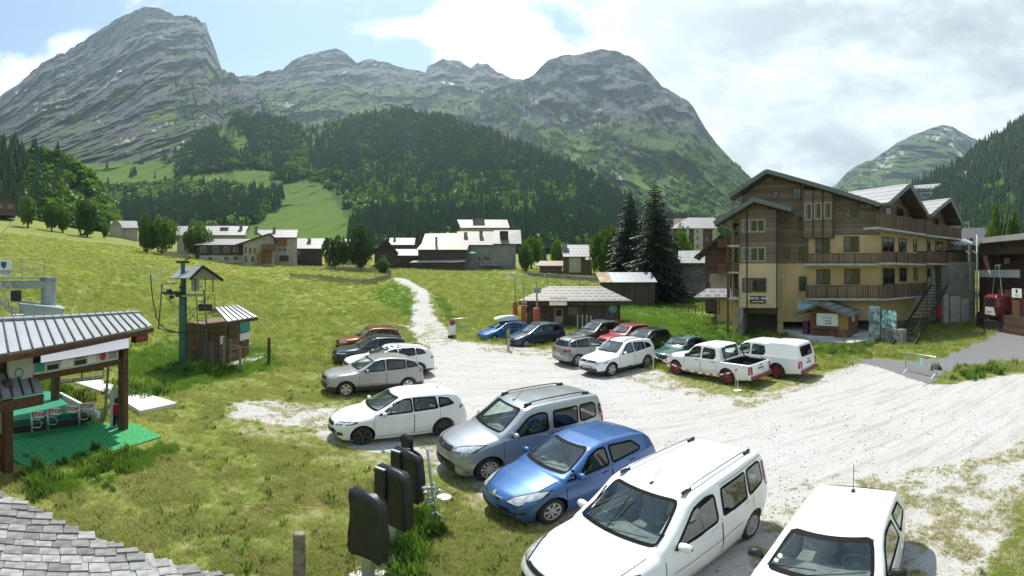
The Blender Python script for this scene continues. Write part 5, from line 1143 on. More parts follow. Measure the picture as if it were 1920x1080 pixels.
    # side balconies of the annex
    for yt, yb in ((443, 463), (493, 513), (541, 562)):
        x0, x1, z0, z1 = rect(D, (1364, yt, 1387, yb)); mb = LM(D); mb.b2(x0, x1, -.2, 1.4, z0, z0+.15); b = mb.build('balcony', concrete, root)
        mb = LM(D); mb.b2(x0, x1, -.22, -.14, z1-.08, z1); mb.build('rail', bwood, b); mb = LM(D)
        for k in range(7): a = x0+(x1-x0)*(k+.2)/7; mb.b2(a, a+.09, -.2, -.16, z0+.15, z1-.06)
        s = mb.build('slats', bwood, b); s['kind'] = 'stuff'
        mb = LM(D); zt = D.xz(1370, yt-44)[1]; mb.b2(x0+.15, x1-.2, 1.3, 1.35, z0+.2, min(zt, z0+2.1)); mb.build('glazed_door', glass_w, b)
    x0, x1, z0, z1 = rect(D, (1364, 425, 1387, 600)); mb = LM(D); mb.b2(x0+.05, x1, 1.4, 4.5, 0, z1); mb.build('annex_wall', ochre, root)
    mb = LM(D); mb.b2(x0, x0+.14, -.2, -.06, 0, z1-.2); mb.build('post', bwood, root)
    # receding facades
    gable(B, 'wall', 1650, 1738, (1667, 379), (1706, 344), (1741, 402), -1.6, 9)
    mb = LM(B); x0, x1, z0, z1 = rect(B, (1650, 437, 1737, 600)); mb.b2(x0+.02, x1, -.06, .1, z0, z1); mb.build('render_wall', ochre, root)
    for r4 in ((1654, 445, 1676, 474), (1685, 447, 1699, 474), (1712, 449, 1719, 472), (1655, 503, 1677, 537), (1686, 502, 1700, 528), (1713, 502, 1720, 526)): window(B, r4, root, -.07, lights=2 if r4[2]-r4[0] > 12 else 1, t=.10, name='glazed_door' if r4[2]-r4[0] > 12 else 'window')
    for r4 in ((1659, 388, 1673, 420), (1680, 390, 1694, 420)): window(B, r4, root, -.02, lights=1, t=.10)
    gable(C, 'wall', 1738, 1802, (1745, 402), (1783, 371), (1804, 416), -1.8, 8)
    mb = LM(C); x0, x1, z0, z1 = rect(C, (1739, 447, 1776, 500)); mb.b2(x0+.02, x1, -.06, .1, z0, z1); mb.build('render_wall', ochre, root)
    mb = LM(C); x0, x1, z0, z1 = rect(C, (1739, 499, 1768, 600)); mb.b2(x0+.02, x1, -.08, .1, z0, z1); mb.build('render_wall', pm('grey_render', (.42, .39, .33), .9, var=.1), root)
    for r4 in ((1754, 453, 1767, 478), (1738, 452, 1744, 472), (1739, 503, 1744, 519), (1754, 502, 1759, 528), (1752, 409, 1760, 432)): window(C, r4, root, -.09, lights=1, t=.10)
    # roofs of the blocks behind
    for (a, b, c, d) in (((1712, 349), (1766, 345), (1748, 356), (1718, 356)), ((1722, 364), (1750, 362), (1738, 372), (1728, 372))):
        Q = Frame(1735, 50); mb = LM(Q); p = [Q.xz(*q, 0) for q in (d, c, b, a)]; mb.slab((p[0][0], -1, p[0][1]), (p[1][0], -1, p[1][1]), (p[2][0], 2.5, p[2][1]+.6), (p[3][0], 2.5, p[3][1]+.6), .25); r = mb.build('rear_roof', roofw, root); roof_uv(r, Q)
    # balconies
    balcony(A, 1509, 1667, 475, 498, -1.35, -.06, root, bwood, posts=6); balcony(A, 1510, 1668, 535, 563, -1.5, -.06, root, bwood, posts=9)
    balcony(B, 1660, 1737, 474, 497, -1.4, -.06, root, bwood, posts=5, ends=False); balcony(B, 1660, 1737, 531, 560, -1.4, -.06, root, bwood, posts=6, ends=False)
    balcony(B, 1645, 1737, 407, 436, -1.4, -.02, root, bwood, posts=5, ends=False); balcony(C, 1738, 1802, 424, 447, -1.5, -.02, root, bwood, posts=4); balcony(C, 1738, 1802, 473, 497, -1.5, -.06, root, bwood, posts=4)
    # ground floor under the balconies
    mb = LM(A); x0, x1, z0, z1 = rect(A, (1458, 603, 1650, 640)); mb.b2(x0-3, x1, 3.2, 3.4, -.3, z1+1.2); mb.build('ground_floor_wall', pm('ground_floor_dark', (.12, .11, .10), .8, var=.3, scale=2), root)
    # sign
    mb = LM(D); x0, x1, z0, z1 = rect(D, (1406, 555, 1436, 569), -.1); mb.b2(x0, x1, -.14, -.07, z0, z1); sg = mb.build('signboard', brown_s, root)
    letters('SNACK - BAR', sg, face_M(D, 1421, 559.5, -.145), .26, white_s, bold=.008); scrawl(sg, face_M(D, 1421, 565.5, -.145), 1.0, 1, .10, white_s)
    mb = LM(A); x0, x1, z0, z1 = rect(A, (1496, 565, 1535, 580), -1.2); mb.b2(x0, x1, -1.3, -1.2, z0, z1); sg = mb.build('signboard', sky_s, root); letters('CÔTÉ PISTES', sg, face_M(A, 1513, 569, -1.31), .24, blackp, bold=.004)
    return A, B, C, D
HA, HB, HC, HD = build_hotel()
def build_hotel_ground():
    # terrace of pale concrete, a low step above the grass
    mb = MB(); pts = [G(*q) for q in ((1308, 593), (1392, 606), (1445, 618), (1512, 641), (1560, 640), (1660, 632), (1700, 610), (1560, 598), (1395, 586), (1330, 583))]
    poly = [(p.x, p.y) for p in pts]; mb.prism(poly, -.2, .36, ax='z'); o = mb.build('terrace', pm('pale_concrete', (.58, .57, .54), .9, var=.08, scale=1.5, bump=.15), bevel=.01); o['kind'] = 'structure'
    mb = MB(); pts = [G(*q) for q in ((1498, 643), (1600, 651), (1641, 641), (1560, 634))]; mb.prism([(p.x, p.y) for p in pts], -.2, .30, ax='z'); o = mb.build('pavement', MATS['concrete'], bevel=.01); o['kind'] = 'structure'
    # kiosk
    K = Frame.wall(G(1517, 637), G(1594, 641)); t = thing('kiosk', 'small timber snack kiosk with white metal roof on the hotel terrace', 'kiosk', G(1555, 639))
    kw = woodmat('kiosk_boards', (.10, .045, .02), (.24, .12, .06), .16, 'x'); kz = lambda px, py, d=0: K.xz(px, py, d)
    xl, xr = kz(1519, 620)[0], kz(1592, 620)[0]; L_, T_, R_ = kz(1489, 589, -.5), kz(1535, 568, -.5), kz(1594, 591, -.5); zz = lambda x: float(np.interp(x, [L_[0], T_[0], R_[0]], [L_[1], T_[1], R_[1]]))-.14
    mb = LM(K); mb.prism([(xl, .25), (xr, .25), (xr, zz(xr)), (T_[0], zz(T_[0])), (xl, zz(xl))], 0, 2.6); mb.build('wall', kw, t)
    mb = LM(K)
    for p, q in ((L_, T_), (T_, R_)): mb.slab((p[0], -.5, p[1]), (q[0], -.5, q[1]), (q[0], 3.0, q[1]), (p[0], 3.0, p[1]), .12)
    r = mb.build('roof', roofw, t); roof_uv(r, K, 2.5)
    mb = LM(K)
    for p, q in ((L_, T_), (T_, R_)): mb.bar((p[0], -.53, p[1]-.08), (q[0], -.53, q[1]-.08), .05, .2)
    mb.build('fascia', fasc, r)
    x0, x1, z0, z1 = rect(K, (1531, 588, 1571, 611), -.05); mb = LM(K); mb.b2(x0, x1, -.06, -.01, z0, z1); s = mb.build('menu_board', white_s, t)
    scrawl(s, face_M(K, 1551, 596, -.062), .75, 2, .07, teal); scrawl(s, face_M(K, 1553, 604, -.062), .5, 2, .12, blackp)
    x0, x1, z0, z1 = rect(K, (1572, 590, 1590, 618), -.05); mb = LM(K); mb.b2(x0, x1, -.05, -.01, z0, z1); mb.build('shutter', pm('ochre_shutter', (.36, .2, .06), .7, var=.2), t)
    x0, x1, z0, z1 = rect(K, (1519, 612, 1571, 616), -.3); mb = LM(K); mb.b2(x0, x1, -.35, -.01, z0, z1); mb.build('counter', kw, t)
    q = K.pt(1602, 600, .2); mb = MB(); mb.M = Matrix.Translation(K.M @ Vector((xr+.02, 1.1, 1.75))) @ K.M.to_3x3().to_4x4(); mb.lathe([(.0, .03), (.38, .03), (.38, 0)], 18, ax='x'); s = mb.build('round_sign', white_s, t)
    mb = MB(); mb.M = Matrix.Translation(K.M @ Vector((xr+.055, 1.1, 1.75))) @ K.M.to_3x3().to_4x4(); mb.lathe([(.0, .0), (.2, .0)], 9, ax='x'); mb.build('emblem', teal, s)
    for px, lb in ((1512, 'purple drum table left of the kiosk counter'), (1548, 'purple drum table before the kiosk counter')):
        g = G(px, 634 if px == 1512 else 637); mb = MB(); mb.lathe([(.0, 0), (.3, 0), (.29, .5), (.3, .98), (.33, 1.0), (.33, 1.04), (0, 1.04)], 16, c=(g.x, g.y, .30)); o = mb.build('drum_table', pm('purple_drum', (.16, .02, .11), .5, var=.3, scale=4), smooth=False); tag(o, lb, 'table', 'drum tables at the kiosk')
    # panels on the stone plinth
    S = Frame.wall(G(1650, 640), G(1692, 646)); t = thing('plinth_wall', 'low stone wall below the stairs carrying map panels', 'wall', G(1672, 643)); x0, x1, z0, z1 = rect(S, (1651, 616, 1692, 644)); mb = LM(S); mb.b2(x0, x1, 0, .5, -.1, z1); mb.build('stonework', stone, t, bevel=.03)
    def panel(fr, r4, nm, lb, cat, mat, dep=-.1):
        x0, x1, z0, z1 = rect(fr, r4, dep); t = thing(nm, lb, cat, fr.pt((r4[0]+r4[2])/2, r4[3], dep)); mb = LM(fr); mb.b2(x0, x1, dep-.04, dep, z0, z1); mb.build('panel', mat, t); mb = LM(fr)
        for a in (x0, x1-.05): mb.b2(a, a+.05, dep, dep+.05, -.05, z1); mb.build('leg', blackp, t); mb = LM(fr)
        return t
    snow_map = pm('piste_map_print', (.30, .52, .60), .5, var=.9, scale=3.2, detail=8); photo_b = pm('mountain_photo_print', (.45, .52, .60), .5, var=.8, scale=1.6, detail=8)
    panel(S, (1630, 574, 1650, 626), 'banner', 'tall banner with a snowy mountain print beside the kiosk', 'banner', photo_b); panel(S, (1652, 582, 1681, 622), 'map_board', 'piste map board on the stone wall', 'sign', snow_map, .1)
    # outdoor stairs
    a, b = G(1693, 648), P(1762, 533, 40.5); a.z = .0; d = (b-a); up = Vector((0, 0, 1)); side = Vector((d.x, d.y, 0)).normalized().cross(up)*1.6
    t = thing('outdoor_stairs', 'dark metal stairs climbing along the hotel to its balcony', 'stairs', a); dm = pm('dark_steel', (.045, .045, .045), .6, .4, var=.2); n = 17
    for k in range(n):
        p = a.lerp(b, (k+.5)/n); mb = MB(); e = Vector((d.x, d.y, 0)).normalized()*.16; mb.slab(p-e+side*-.5, p-e+side*.5, p+e+side*.5, p+e+side*-.5, .05); mb.build('tread', dm, t)
    for s in (-.5, .5):
        mb = MB(); mb.bar(a+side*s, b+side*s, .06, .28); mb.build('stringer', dm, t); mb = MB(); mb.tube([a+side*s+up*.1, a+side*s+up*1.0, b+side*s+up*1.0, b+side*s+up*.1], .03, 6); mb.tube([a+side*s+up*.55, b+side*s+up*.55], .02, 5); mb.build('handrail', dm, t)
    # concrete lift shaft and the wing behind it
    W1 = Frame.wall(P(1764, 560, 42), P(1833, 560, 44)); t = thing('concrete_annex', 'tall bare concrete block right of the hotel stairs', 'building', P(1800, 560, 43).xy.to_3d()); x0, x1, z0, z1 = rect(W1, (1765, 491, 1829, 622)); mb = LM(W1); mb.b2(x0, x1, 0, 6, -.3, z1); mb.build('wall', pm('weathered_concrete', (.21, .205, .18), .95, var=.22, scale=.9, bump=.2), t)
    for r4 in ((1769, 553, 1778, 620), (1782, 555, 1800, 612), (1802, 560, 1816, 612)): x0, x1, z0, z1 = rect(W1, r4); mb = LM(W1); mb.b2(x0, x1, -.06, .02, z0, z1); mb.build('door_panel', concrete, t)
    mb = LM(W1); x0, x1, z0, z1 = rect(W1, (1756, 572, 1764, 595), -.2); mb.b2(x0, x1, -.3, -.2, z0, z1); o = mb.build('notice', redpl, t)
    x0, x1, z0, z1 = rect(W1, (1790, 468, 1820, 490)); mb = LM(W1); mb.b2(x0, x1, 1, 4, z0, z1); mb.build('upper_wall', dkwood, t)
    x0, x1, z0, z1 = rect(W1, (1786, 449, 1832, 459)); mb = LM(W1); mb.slab((x0, -.5, z0), (x1, -.5, z0), (x1, 3, z1+.5), (x0, 3, z1+.5), .12); r = mb.build('roof', roofw, t); roof_uv(r, W1)
    # lift hall on the far right
    W2 = Frame.wall(P(1834, 560, 44), P(1960, 560, 36)); t = thing('lift_hall', 'dark timber gondola hall at the right edge', 'building', P(1890, 560, 40).xy.to_3d()); x0, x1, z0, z1 = rect(W2, (1836, 470, 1960, 606)); mb = LM(W2); mb.b2(x0, x1, 0, 8, -.2, z1); mb.build('wall', woodmat('hall_boards', (.035, .018, .014), (.08, .04, .03), .22, 'x'), t)
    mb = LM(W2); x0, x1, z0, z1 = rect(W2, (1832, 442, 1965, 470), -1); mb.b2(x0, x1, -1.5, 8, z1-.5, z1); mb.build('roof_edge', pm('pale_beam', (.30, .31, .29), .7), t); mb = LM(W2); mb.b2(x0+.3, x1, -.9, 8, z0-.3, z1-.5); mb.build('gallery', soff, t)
    x0, x1, z0, z1 = rect(W2, (1838, 506, 1912, 520), -.05); mb = LM(W2); mb.b2(x0, x1, -.08, -.01, z0, z1); mb.build('light_strip_panel', pm('pale_panel', (.6, .62, .62), .5, var=.1), t)
    scrawl(t, face_M(W2, 1888, 489, -.02), .8, 3, .11, white_s)
    mb = LM(W2); x0, x1, z0, z1 = rect(W2, (1834, 592, 1975, 612), -2.2); mb.b2(x0, x1, -2.3, -2.1, -.1, z1); o = mb.build('timber_wall', dkwood); tag(o, 'low red-brown timber wall in front of the gondola hall', 'wall')
    # gondola cabin
    c = P(1870, 575, 38); t = thing('gondola_cabin', 'red gondola cabin on display at the right edge', 'gondola', (c.x, c.y, 1.1)); gr = pm('gondola_red', (.13, .012, .02), .35, var=.1, coat=.6); e = W2.e; n_ = W2.n
    secs = [(1.0, .55, .45), (1.35, .9, .75), (2.1, 1.0, .85), (2.9, .92, .8), (3.15, .7, .6)]; vs = []; 
    for z, w, dd in secs: vs += [c.xy.to_3d()+e*sx*w+n_*sy*dd+Vector((0, 0, z+.1)) for sx, sy in ((-1, -1), (1, -1), (1, 1), (-1, 1))]
    mb = MB(); mb.add(vs, [(i*4+k, i*4+(k+1) % 4, i*4+4+(k+1) % 4, i*4+4+k) for i in range(4) for k in range(4)]+[(3, 2, 1, 0), (16, 17, 18, 19)]); mb.build('shell', gr, t, bevel=.06, seg=2)
    def on(z0, z1, w0, w1, mat, nm, off=.0):
        mb = MB(); q = c.xy.to_3d(); f = lambda x, z, d: q+e*x-n_*d+Vector((0, 0, z+.1)); d0, d1 = (np.interp(z, [1.0, 1.35, 2.1, 2.9, 3.15], [.45, .75, .85, .8, .6])+.03+off for z in (z0, z1)); mb.slab(f(-w0, z0, d0), f(w0, z0, d0), f(w1, z1, d1), f(-w1, z1, d1), .03); return mb.build(nm, mat, t)
    on(2.15, 2.85, .72, .66, glass_w, 'window'); on(1.38, 2.05, .78, .62, white_s, 'front_panel'); scrawl(t, Matrix.Translation(c.xy.to_3d()+Vector((0, 0, 1.72))-n_*.91) @ W2.M.to_3x3().to_4x4() @ Matrix.Rotation(R(90), 4, 'X'), .8, 2, .08, blackp)
    mb = MB(); q = c.xy.to_3d()+Vector((0, 0, 3.2))
    for s in (-.75, .75): mb.bar(q+e*s, q+Vector((0, 0, 2.6))+e*s*.3, .07)
    mb.bar(q+Vector((0, 0, 2.6))-e*.3, q+Vector((0, 0, 2.6))+e*.5, .12); mb.bar(q-e*.8, q+e*.8, .1, .06); mb.build('hanger', steel, t)
    mb = MB(); mb.b2(c.x-.9, c.x+.9, c.y-.9, c.y+.9, 0, 1.0); mb.build('stand', dm, t)
    p = P(1908, 560, 37); t = thing('info_pillar', 'timber pillar with a white emblem sign beside the gondola', 'sign', (p.x, p.y, 0)); mb = MB(); mb.box((p.x, p.y, 2.2), (.95, .3, 2.6), W2.M.to_3x3().to_4x4()); mb.build('pillar', MATS['kiosk_boards'], t); f = Frame.wall(p-W2.e-W2.n*.18, p+W2.e-W2.n*.18); x0, x1, z0, z1 = rect(f, (1898, 541, 1916, 558), 0); mb = LM(f); mb.b2(x0, x1, -.05, 0, z0, z1); s = mb.build('signboard', white_s, t); scrawl(s, face_M(f, 1907, 554, -.055), .6, 2, .06, teal); mb = LM(f); x, z = f.xz(1907, 546, 0); mb.prism([(x-.15, z+.15), (x+.15, z+.15), (x+.12, z-.08), (x, z-.2), (x-.12, z-.08)], -.058, -.051); mb.build('emblem', blackp, s)
    # lamp posts, cables
    for px, yt, r, lb in ((1832, 440, 41, 'grey steel post beside the concrete block'), (1819, 455, 41.5, 'thinner grey post left of the steel post')):
        p = P(px, 560, r); z = P(px, yt, r).z; t = thing('steel_post', lb, 'post', (p.x, p.y, 0)); mb = MB(); mb.tube([(p.x, p.y, 0), (p.x, p.y, z)], .09 if px == 1832 else .05, 8); mb.build('mast', steel_grey, t, smooth=True); mb = MB(); q = P(px-8, 470, r); w = P(px, 476, r); mb.bar(q, w, .25, .12); mb.build('lamp', steel, t)
    p = P(1816, 430, 70); q = P(1816, 415, 70); t = thing('street_lamp', 'slim street lamp rising behind the hotel balcony', 'lamp', (p.x, p.y, gz(p.x, p.y))); mb = MB(); mb.tube([(p.x, p.y, gz(p.x, p.y)), (p.x, p.y, q.z)], .07, 6); mb.build('mast', steel, t); mb = MB(); mb.bar((p.x, p.y, q.z), P(1811, 419, 70), .35, .12); mb.build('lamp_head', steel, t)
    for k, (a_, b_) in enumerate((((1921, 225, 60), (1874, 468, 38.5)), ((1928, 250, 60), (1880, 468, 38.4)))):
        mb = MB(); mb.tube([P(*a_), P(*b_)], .045, 5); o = mb.build('lift_cable', blackp); tag(o, 'steep dark lift cable above the gondola, %s of two' % ('left' if k == 0 else 'right'), 'cable')
build_hotel_ground()
# ---------------------------------------------------------------- the village
tileA = dotroof('roof_white_dots', (.215, .22, .22), (.04, .04, .04), .95, 1.3, .58, .42); tileB = dotroof('roof_beige_dots', (.205, .19, .16), (.045, .04, .035), .95, 1.3, .58, .42); tileC = dotroof('roof_rust', (.24, .205, .15), (.11, .065, .04), 1.0, 1.4, .4, .3, streak=.8); tileD = dotroof('roof_grey_dots', (.20, .20, .21), (.045, .045, .045), .95, 1.3, .58, .42); tileE = dotroof('roof_plain_tin', (.22, .22, .225), (.14, .14, .14), 1.2, 9, .12, 1.)
cream = pm('cream_render', (.40, .36, .29), .9, var=.12, scale=.8, bump=.1); greyr = pm('grey_roughcast', (.22, .21, .20), .95, var=.18, scale=.5, bump=.2); vdark = woodmat('village_dark_timber', (.03, .02, .015), (.075, .05, .035), .25, 'z'); vmaroon = woodmat('maroon_timber', (.07, .035, .028), (.14, .075, .055), .25, 'z'); orangew = pm('orange_timber', (.24, .11, .045), .8, var=.2, scale=3)
def winset(fr, rs, root, dep=-.02, fm=None, t=.12):
    for r4 in rs: window(fr, r4, root, dep, fm or frame_grey, 1, t)
def slope_house(name, label, pc, r, wall, eave, ridge, base, wm, rm, wins=(), depth=8, over=.6, turn=0, cat='house', chim=(), gable_right=True, sub=None):
    """ridge parallel to the view plane: wall=(px0,px1); eave=(px0,px1,py); ridge=(px0,px1,py)"""
    fr = Frame(pc, r, turn); b = fr.pt(pc, base); t = thing(name, label, cat, (b.x, b.y, b.z))
    ex0, ez = fr.xz(eave[0], eave[2], -over); ex1, _ = fr.xz(eave[1], eave[2], -over); rd = depth*.5
    rx0, rz = fr.xz(ridge[0], ridge[2], rd); rx1, _ = fr.xz(ridge[1], ridge[2], rd)
    wx0, wx1 = fr.xz(wall[0], base)[0], fr.xz(wall[1], base)[0]; z0 = min(fr.xz(wall[0], base)[1], fr.xz(wall[1], base)[1])-2.5
    zw = ez-.15+(rz-ez)*over/(rd+over)
    mb = MB(); mb.M = fr.M; mb.prism([(0, z0), (depth, z0), (depth, zw), (rd, rz-.25), (0, zw)], wx0, wx1, ax='x'); mb.build('wall', wm, t)
    mb = LM(fr); mb.slab((ex0, -over, ez), (ex1, -over, ez), (rx1, rd, rz), (rx0, rd, rz), .22); mb.slab((rx0, rd, rz), (rx1, rd, rz), (ex1, depth+over, ez), (ex0, depth+over, ez), .22); ro = mb.build('roof', rm, t)
    k = math.hypot(rd+over, rz-ez)/max(.1, rz-ez); roof_uv(ro, fr, k)
    for (px, yt, yb, w) in chim:
        f = .5; x, zt = fr.xz(px, yt, rd*f); zb = fr.xz(px, yb, rd*f)[1]; mb = LM(fr); mb.b2(x-w/2, x+w/2, rd*f, rd*f+w*.8, zb-.6, zt); mb.b2(x-w*.62, x+w*.62, rd*f-w*.1, rd*f+w*.9, zt, zt+.1); mb.build('chimney', greyr, ro)
    winset(fr, wins, t)
    return t, fr
def gable_house(name, label, pc, r, wall, apex, eaves, base, wm, rm, wins=(), depth=9, over=.8, turn=0, cat='house'):
    fr = Frame(pc, r, turn); b = fr.pt(pc, base); t = thing(name, label, cat, (b.x, b.y, b.z)); L_, T_, R_ = fr.xz(*eaves[0], -over), fr.xz(*apex, -over), fr.xz(*eaves[1], -over)
    x0, x1 = fr.xz(wall[0], base)[0], fr.xz(wall[1], base)[0]; z0 = fr.xz(pc, base)[1]-2; zz = lambda x: float(np.interp(x, [L_[0], T_[0], R_[0]], [L_[1], T_[1], R_[1]]))-.2
    poly = [(x0, z0), (x1, z0), (x1, zz(x1)), (min(max(T_[0], x0+.01), x1-.01), zz(min(max(T_[0], x0+.01), x1-.01))), (x0, zz(x0))]
    mb = LM(fr); mb.prism(poly, 0, depth); mb.build('wall', wm, t); mb = LM(fr)
    for p, q in ((L_, T_), (T_, R_)): mb.slab((p[0], -over, p[1]), (q[0], -over, q[1]), (q[0], depth+.5, q[1]), (p[0], depth+.5, p[1]), .22)
    ro = mb.build('roof', rm, t); roof_uv(ro, fr, 2); mb = LM(fr)
    for p, q in ((L_, T_), (T_, R_)): mb.bar((p[0], -over-.03, p[1]-.12), (q[0], -over-.03, q[1]-.12), .06, .3)
    mb.build('fascia', vdark, ro); winset(fr, wins, t); return t, fr
def extra(fr, t, name, r4, d0, d1, mat, base=None):
    x0, x1, z0, z1 = rect(fr, r4, d0); mb = LM(fr); mb.b2(x0, x1, d0, d1, z0 if base is None else base, z1); return mb.build(name, mat, t)
def leanto(fr, t, name, p4, d0, d1, rm):
    """a roof sheet: two lower photo points at depth d0, two upper ones at depth d1"""
    q = [fr.xz(*p4[0], d0), fr.xz(*p4[1], d0), fr.xz(*p4[2], d1), fr.xz(*p4[3], d1)]; mb = LM(fr); mb.slab((q[0][0], d0, q[0][1]), (q[1][0], d0, q[1][1]), (q[2][0], d1, q[2][1]), (q[3][0], d1, q[3][1]), .15); o = mb.build(name, rm, t); roof_uv(o, fr, 2.5); return o
def build_village():
    gable_house('farmhouse', 'brown farmhouse on the hill at the left edge', 8, 170, (-30, 30), (20, 369), ((-40, 380), (36, 381)), 394, vmaroon, tileE, [(0, 384, 5, 390), (14, 384, 24, 391)], depth=10)
    t, fr = slope_house('cottage', 'small pale grey cottage standing alone on the slope', 232, 165, (207, 258), (226, 260, 427), (218, 254, 414), 446, pm('pale_stone_render', (.36, .33, .27), .95, var=.15, scale=.5), tileE, [(213, 430, 216, 437), (221, 429, 224, 437), (233, 428, 236, 436), (243, 430, 246, 437)], depth=9)
    q = [fr.xz(205, 426, -2), fr.xz(217, 411, -2), fr.xz(228, 425, -2)]; zb = fr.xz(215, 446)[1]-2; mb = LM(fr); mb.prism([(q[0][0], zb), (q[2][0], zb), (q[2][0], q[2][1]), (q[1][0], q[1][1]), (q[0][0], q[0][1])], -2, 3); mb.build('gable_wing', MATS['pale_stone_render'], t)
    mb = LM(fr)
    for a, b in ((q[0], q[1]), (q[1], q[2])): mb.slab((a[0], -2.4, a[1]+.3), (b[0], -2.4, b[1]+.3), (b[0], 4, b[1]+.3), (a[0], 4, a[1]+.3), .2)
    o = mb.build('wing_roof', tileE, t); roof_uv(o, fr)
    slope_house('long_house', 'long house with a pale roof behind the round trees', 400, 122, (332, 462), (328, 458, 441), (330, 466, 424), 462, cream, tileA, [(345, 446, 350, 452), (360, 446, 365, 452)], depth=9, chim=[(452, 420, 430, .9), (421, 427, 434, 2.0)])
    t, fr = slope_house('timber_house', 'long dark timber house with cream basement and shuttered windows', 435, 104, (370, 456), (364, 460, 459), (400, 470, 448), 493, vdark, tileD, [(376, 462, 387, 473), (400, 462, 411, 473), (419, 462, 430, 473), (437, 462, 447, 473)], depth=8)
    extra(fr, t, 'basement_wall', (374, 479, 457, 494), -.12, .1, cream); winset(fr, [(390, 481, 399, 488), (420, 481, 429, 488), (437, 480, 447, 488)], t, -.14)
    t, fr = gable_house('balcony_chalet', 'gabled chalet with timber balconies and outside steps next to the dark house', 488, 102, (456, 514), (506, 437), ((440, 459), (521, 452)), 495, cream, tileA, [(458, 463, 463, 476), (466, 464, 472, 476), (475, 464, 480, 476), (458, 480, 464, 492), (470, 480, 477, 492)], depth=9)
    extra(fr, t, 'balcony', (490, 458, 517, 470), -1.5, -.02, redwood); extra(fr, t, 'steps', (482, 473, 490, 493), -1.6, -.3, orangew); extra(fr, t, 'timber_front', (490, 472, 510, 494), -.15, .05, orangew)
    t, fr = slope_house('tall_house', 'tall cream house with an orange timber panel', 532, 108, (500, 557), (498, 556, 445), (474, 559, 431), 493, cream, tileD, [(521, 464, 528, 472), (530, 464, 537, 472)], depth=8, chim=[(480, 425, 436, .8), (514, 427, 434, .8)])
    extra(fr, t, 'timber_panel', (520, 447, 538, 462), -.1, .05, orangew); extra(fr, t, 'garage', (524, 479, 541, 490), -.1, .05, vdark)
    slope_house('shed_house', 'low house with a white dotted roof right of the tall house', 578, 112, (549, 604), (548, 606, 466), (556, 612, 447), 498, vdark, tileA, [(558, 470, 563, 478)], depth=8, chim=[(580, 448, 458, .9)])
    slope_house('hidden_house', 'house half hidden behind the birch trees', 650, 118, (622, 688), (618, 690, 462), (625, 690, 448), 500, cream, tileA, [(630, 478, 635, 488), (640, 478, 645, 488), (672, 470, 678, 480)], depth=8)
    gable_house('dark_gable_chalet', 'dark gabled chalet in the middle of the village', 722, 108, (702, 744), (725, 449), ((696, 474), (747, 475)), 507, vdark, tileA, [(715, 478, 723, 484)], depth=9)
    slope_house('rear_chalet', 'chalet with a striped roof behind the dark gable', 752, 126, (730, 774), (728, 777, 459), (731, 779, 446), 480, vdark, tileD, [], depth=8, chim=[(740, 444, 450, .7)])
    slope_house('low_barn', 'low barn with a pale tin roof beside the big grey house', 758, 111, (735, 784), (733, 784, 479), (740, 784, 467), 507, vdark, tileE, [(742, 486, 748, 492)], depth=7)
    t, fr = slope_house('upper_chalet', 'chalet with a wide roof looking over the big grey house', 905, 142, (862, 952), (864, 956, 427), (857, 951, 412), 455, cream, tileB, [], depth=9, chim=[(897, 410, 417, 3.2)])
    t, fr = slope_house('big_grey_house', 'big grey house of three joined roofs at the end of the footpath', 880, 112, (858, 967), (858, 924, 459), (857, 926, 434), 508, greyr, tileB, [(905, 463, 910, 470), (895, 480, 902, 490), (906, 480, 919, 489)], depth=10, chim=[(873, 436, 446, .9), (902, 433, 443, .9)])
    leanto(fr, t, 'white_roof', ((924, 457), (978, 457), (976, 431), (926, 432)), -.7, 5, tileA); leanto(fr, t, 'beige_roof', ((790, 457), (860, 457), (860, 437), (797, 438)), -.65, 5, tileB); o = extra(fr, t, 'dormer', (938, 433, 953, 447), .5, 3, vdark); leanto(fr, t, 'rusty_roof', ((780, 468), (876, 468), (880, 456), (790, 457)), -3.2, -.6, tileC)
    extra(fr, t, 'timber_front', (784, 466, 874, 490), -2.6, .0, vdark); leanto(fr, t, 'lean_to_roof', ((768, 492), (872, 490), (874, 486), (776, 488)), -5.0, -2.6, tileE); extra(fr, t, 'lean_to_wall', (772, 492, 870, 510), -4.4, -2.7, vdark); leanto(fr, t, 'porch_roof', ((899, 498), (941, 498), (940, 493), (900, 493)), -1.5, 0, tileE); extra(fr, t, 'flue', (816, 444, 820, 463), -1.5, -1.1, greyr)
    p = fr.pt(886, 475, -1.5); t = thing('parasol', 'pale green parasol on the grey house terrace', 'parasol', (p.x, p.y, fr.pt(886, 490, -1.5).z)); mb = MB(); mb.lathe([(0, .45), (.5, .35), (1.1, 0)], 10, c=p); mb.build('canopy', pm('parasol_green', (.12, .42, .30), .8), t); mb = MB(); mb.tube([p+Vector((0, 0, .4)), p-Vector((0, 0, 1.7))], .04, 5); mb.build('pole', steel, t)
    t, fr = slope_house('roadside_house', 'small maroon house with two chimneys left of the spruces', 1085, 100, (1056, 1110), (1056, 1112, 481), (1052, 1118, 459), 511, vmaroon, tileA, [(1070, 483, 1079, 492)], depth=8, chim=[(1058, 455, 466, 1.3), (1110, 455, 468, .7)])
    extra(fr, t, 'render_strip', (1067, 482, 1089, 511), -.1, .1, cream); leanto(fr, t, 'porch_roof', ((1097, 487), (1112, 487), (1110, 478), (1099, 478)), -1.4, 0, tileE)
    slope_house('low_shed', 'low shed roofs left of the maroon house', 1030, 100, (1012, 1054), (1004, 1056, 498), (1012, 1056, 489), 512, vmaroon, tileC, [], depth=6, cat='shed')
    t, fr = slope_house('apartment_block', 'tall apartment block with hipped pale roofs behind the hotel', 1300, 118, (1262, 1345), (1254, 1345, 428), (1290, 1340, 408), 500, vmaroon, tileE, [], depth=10)
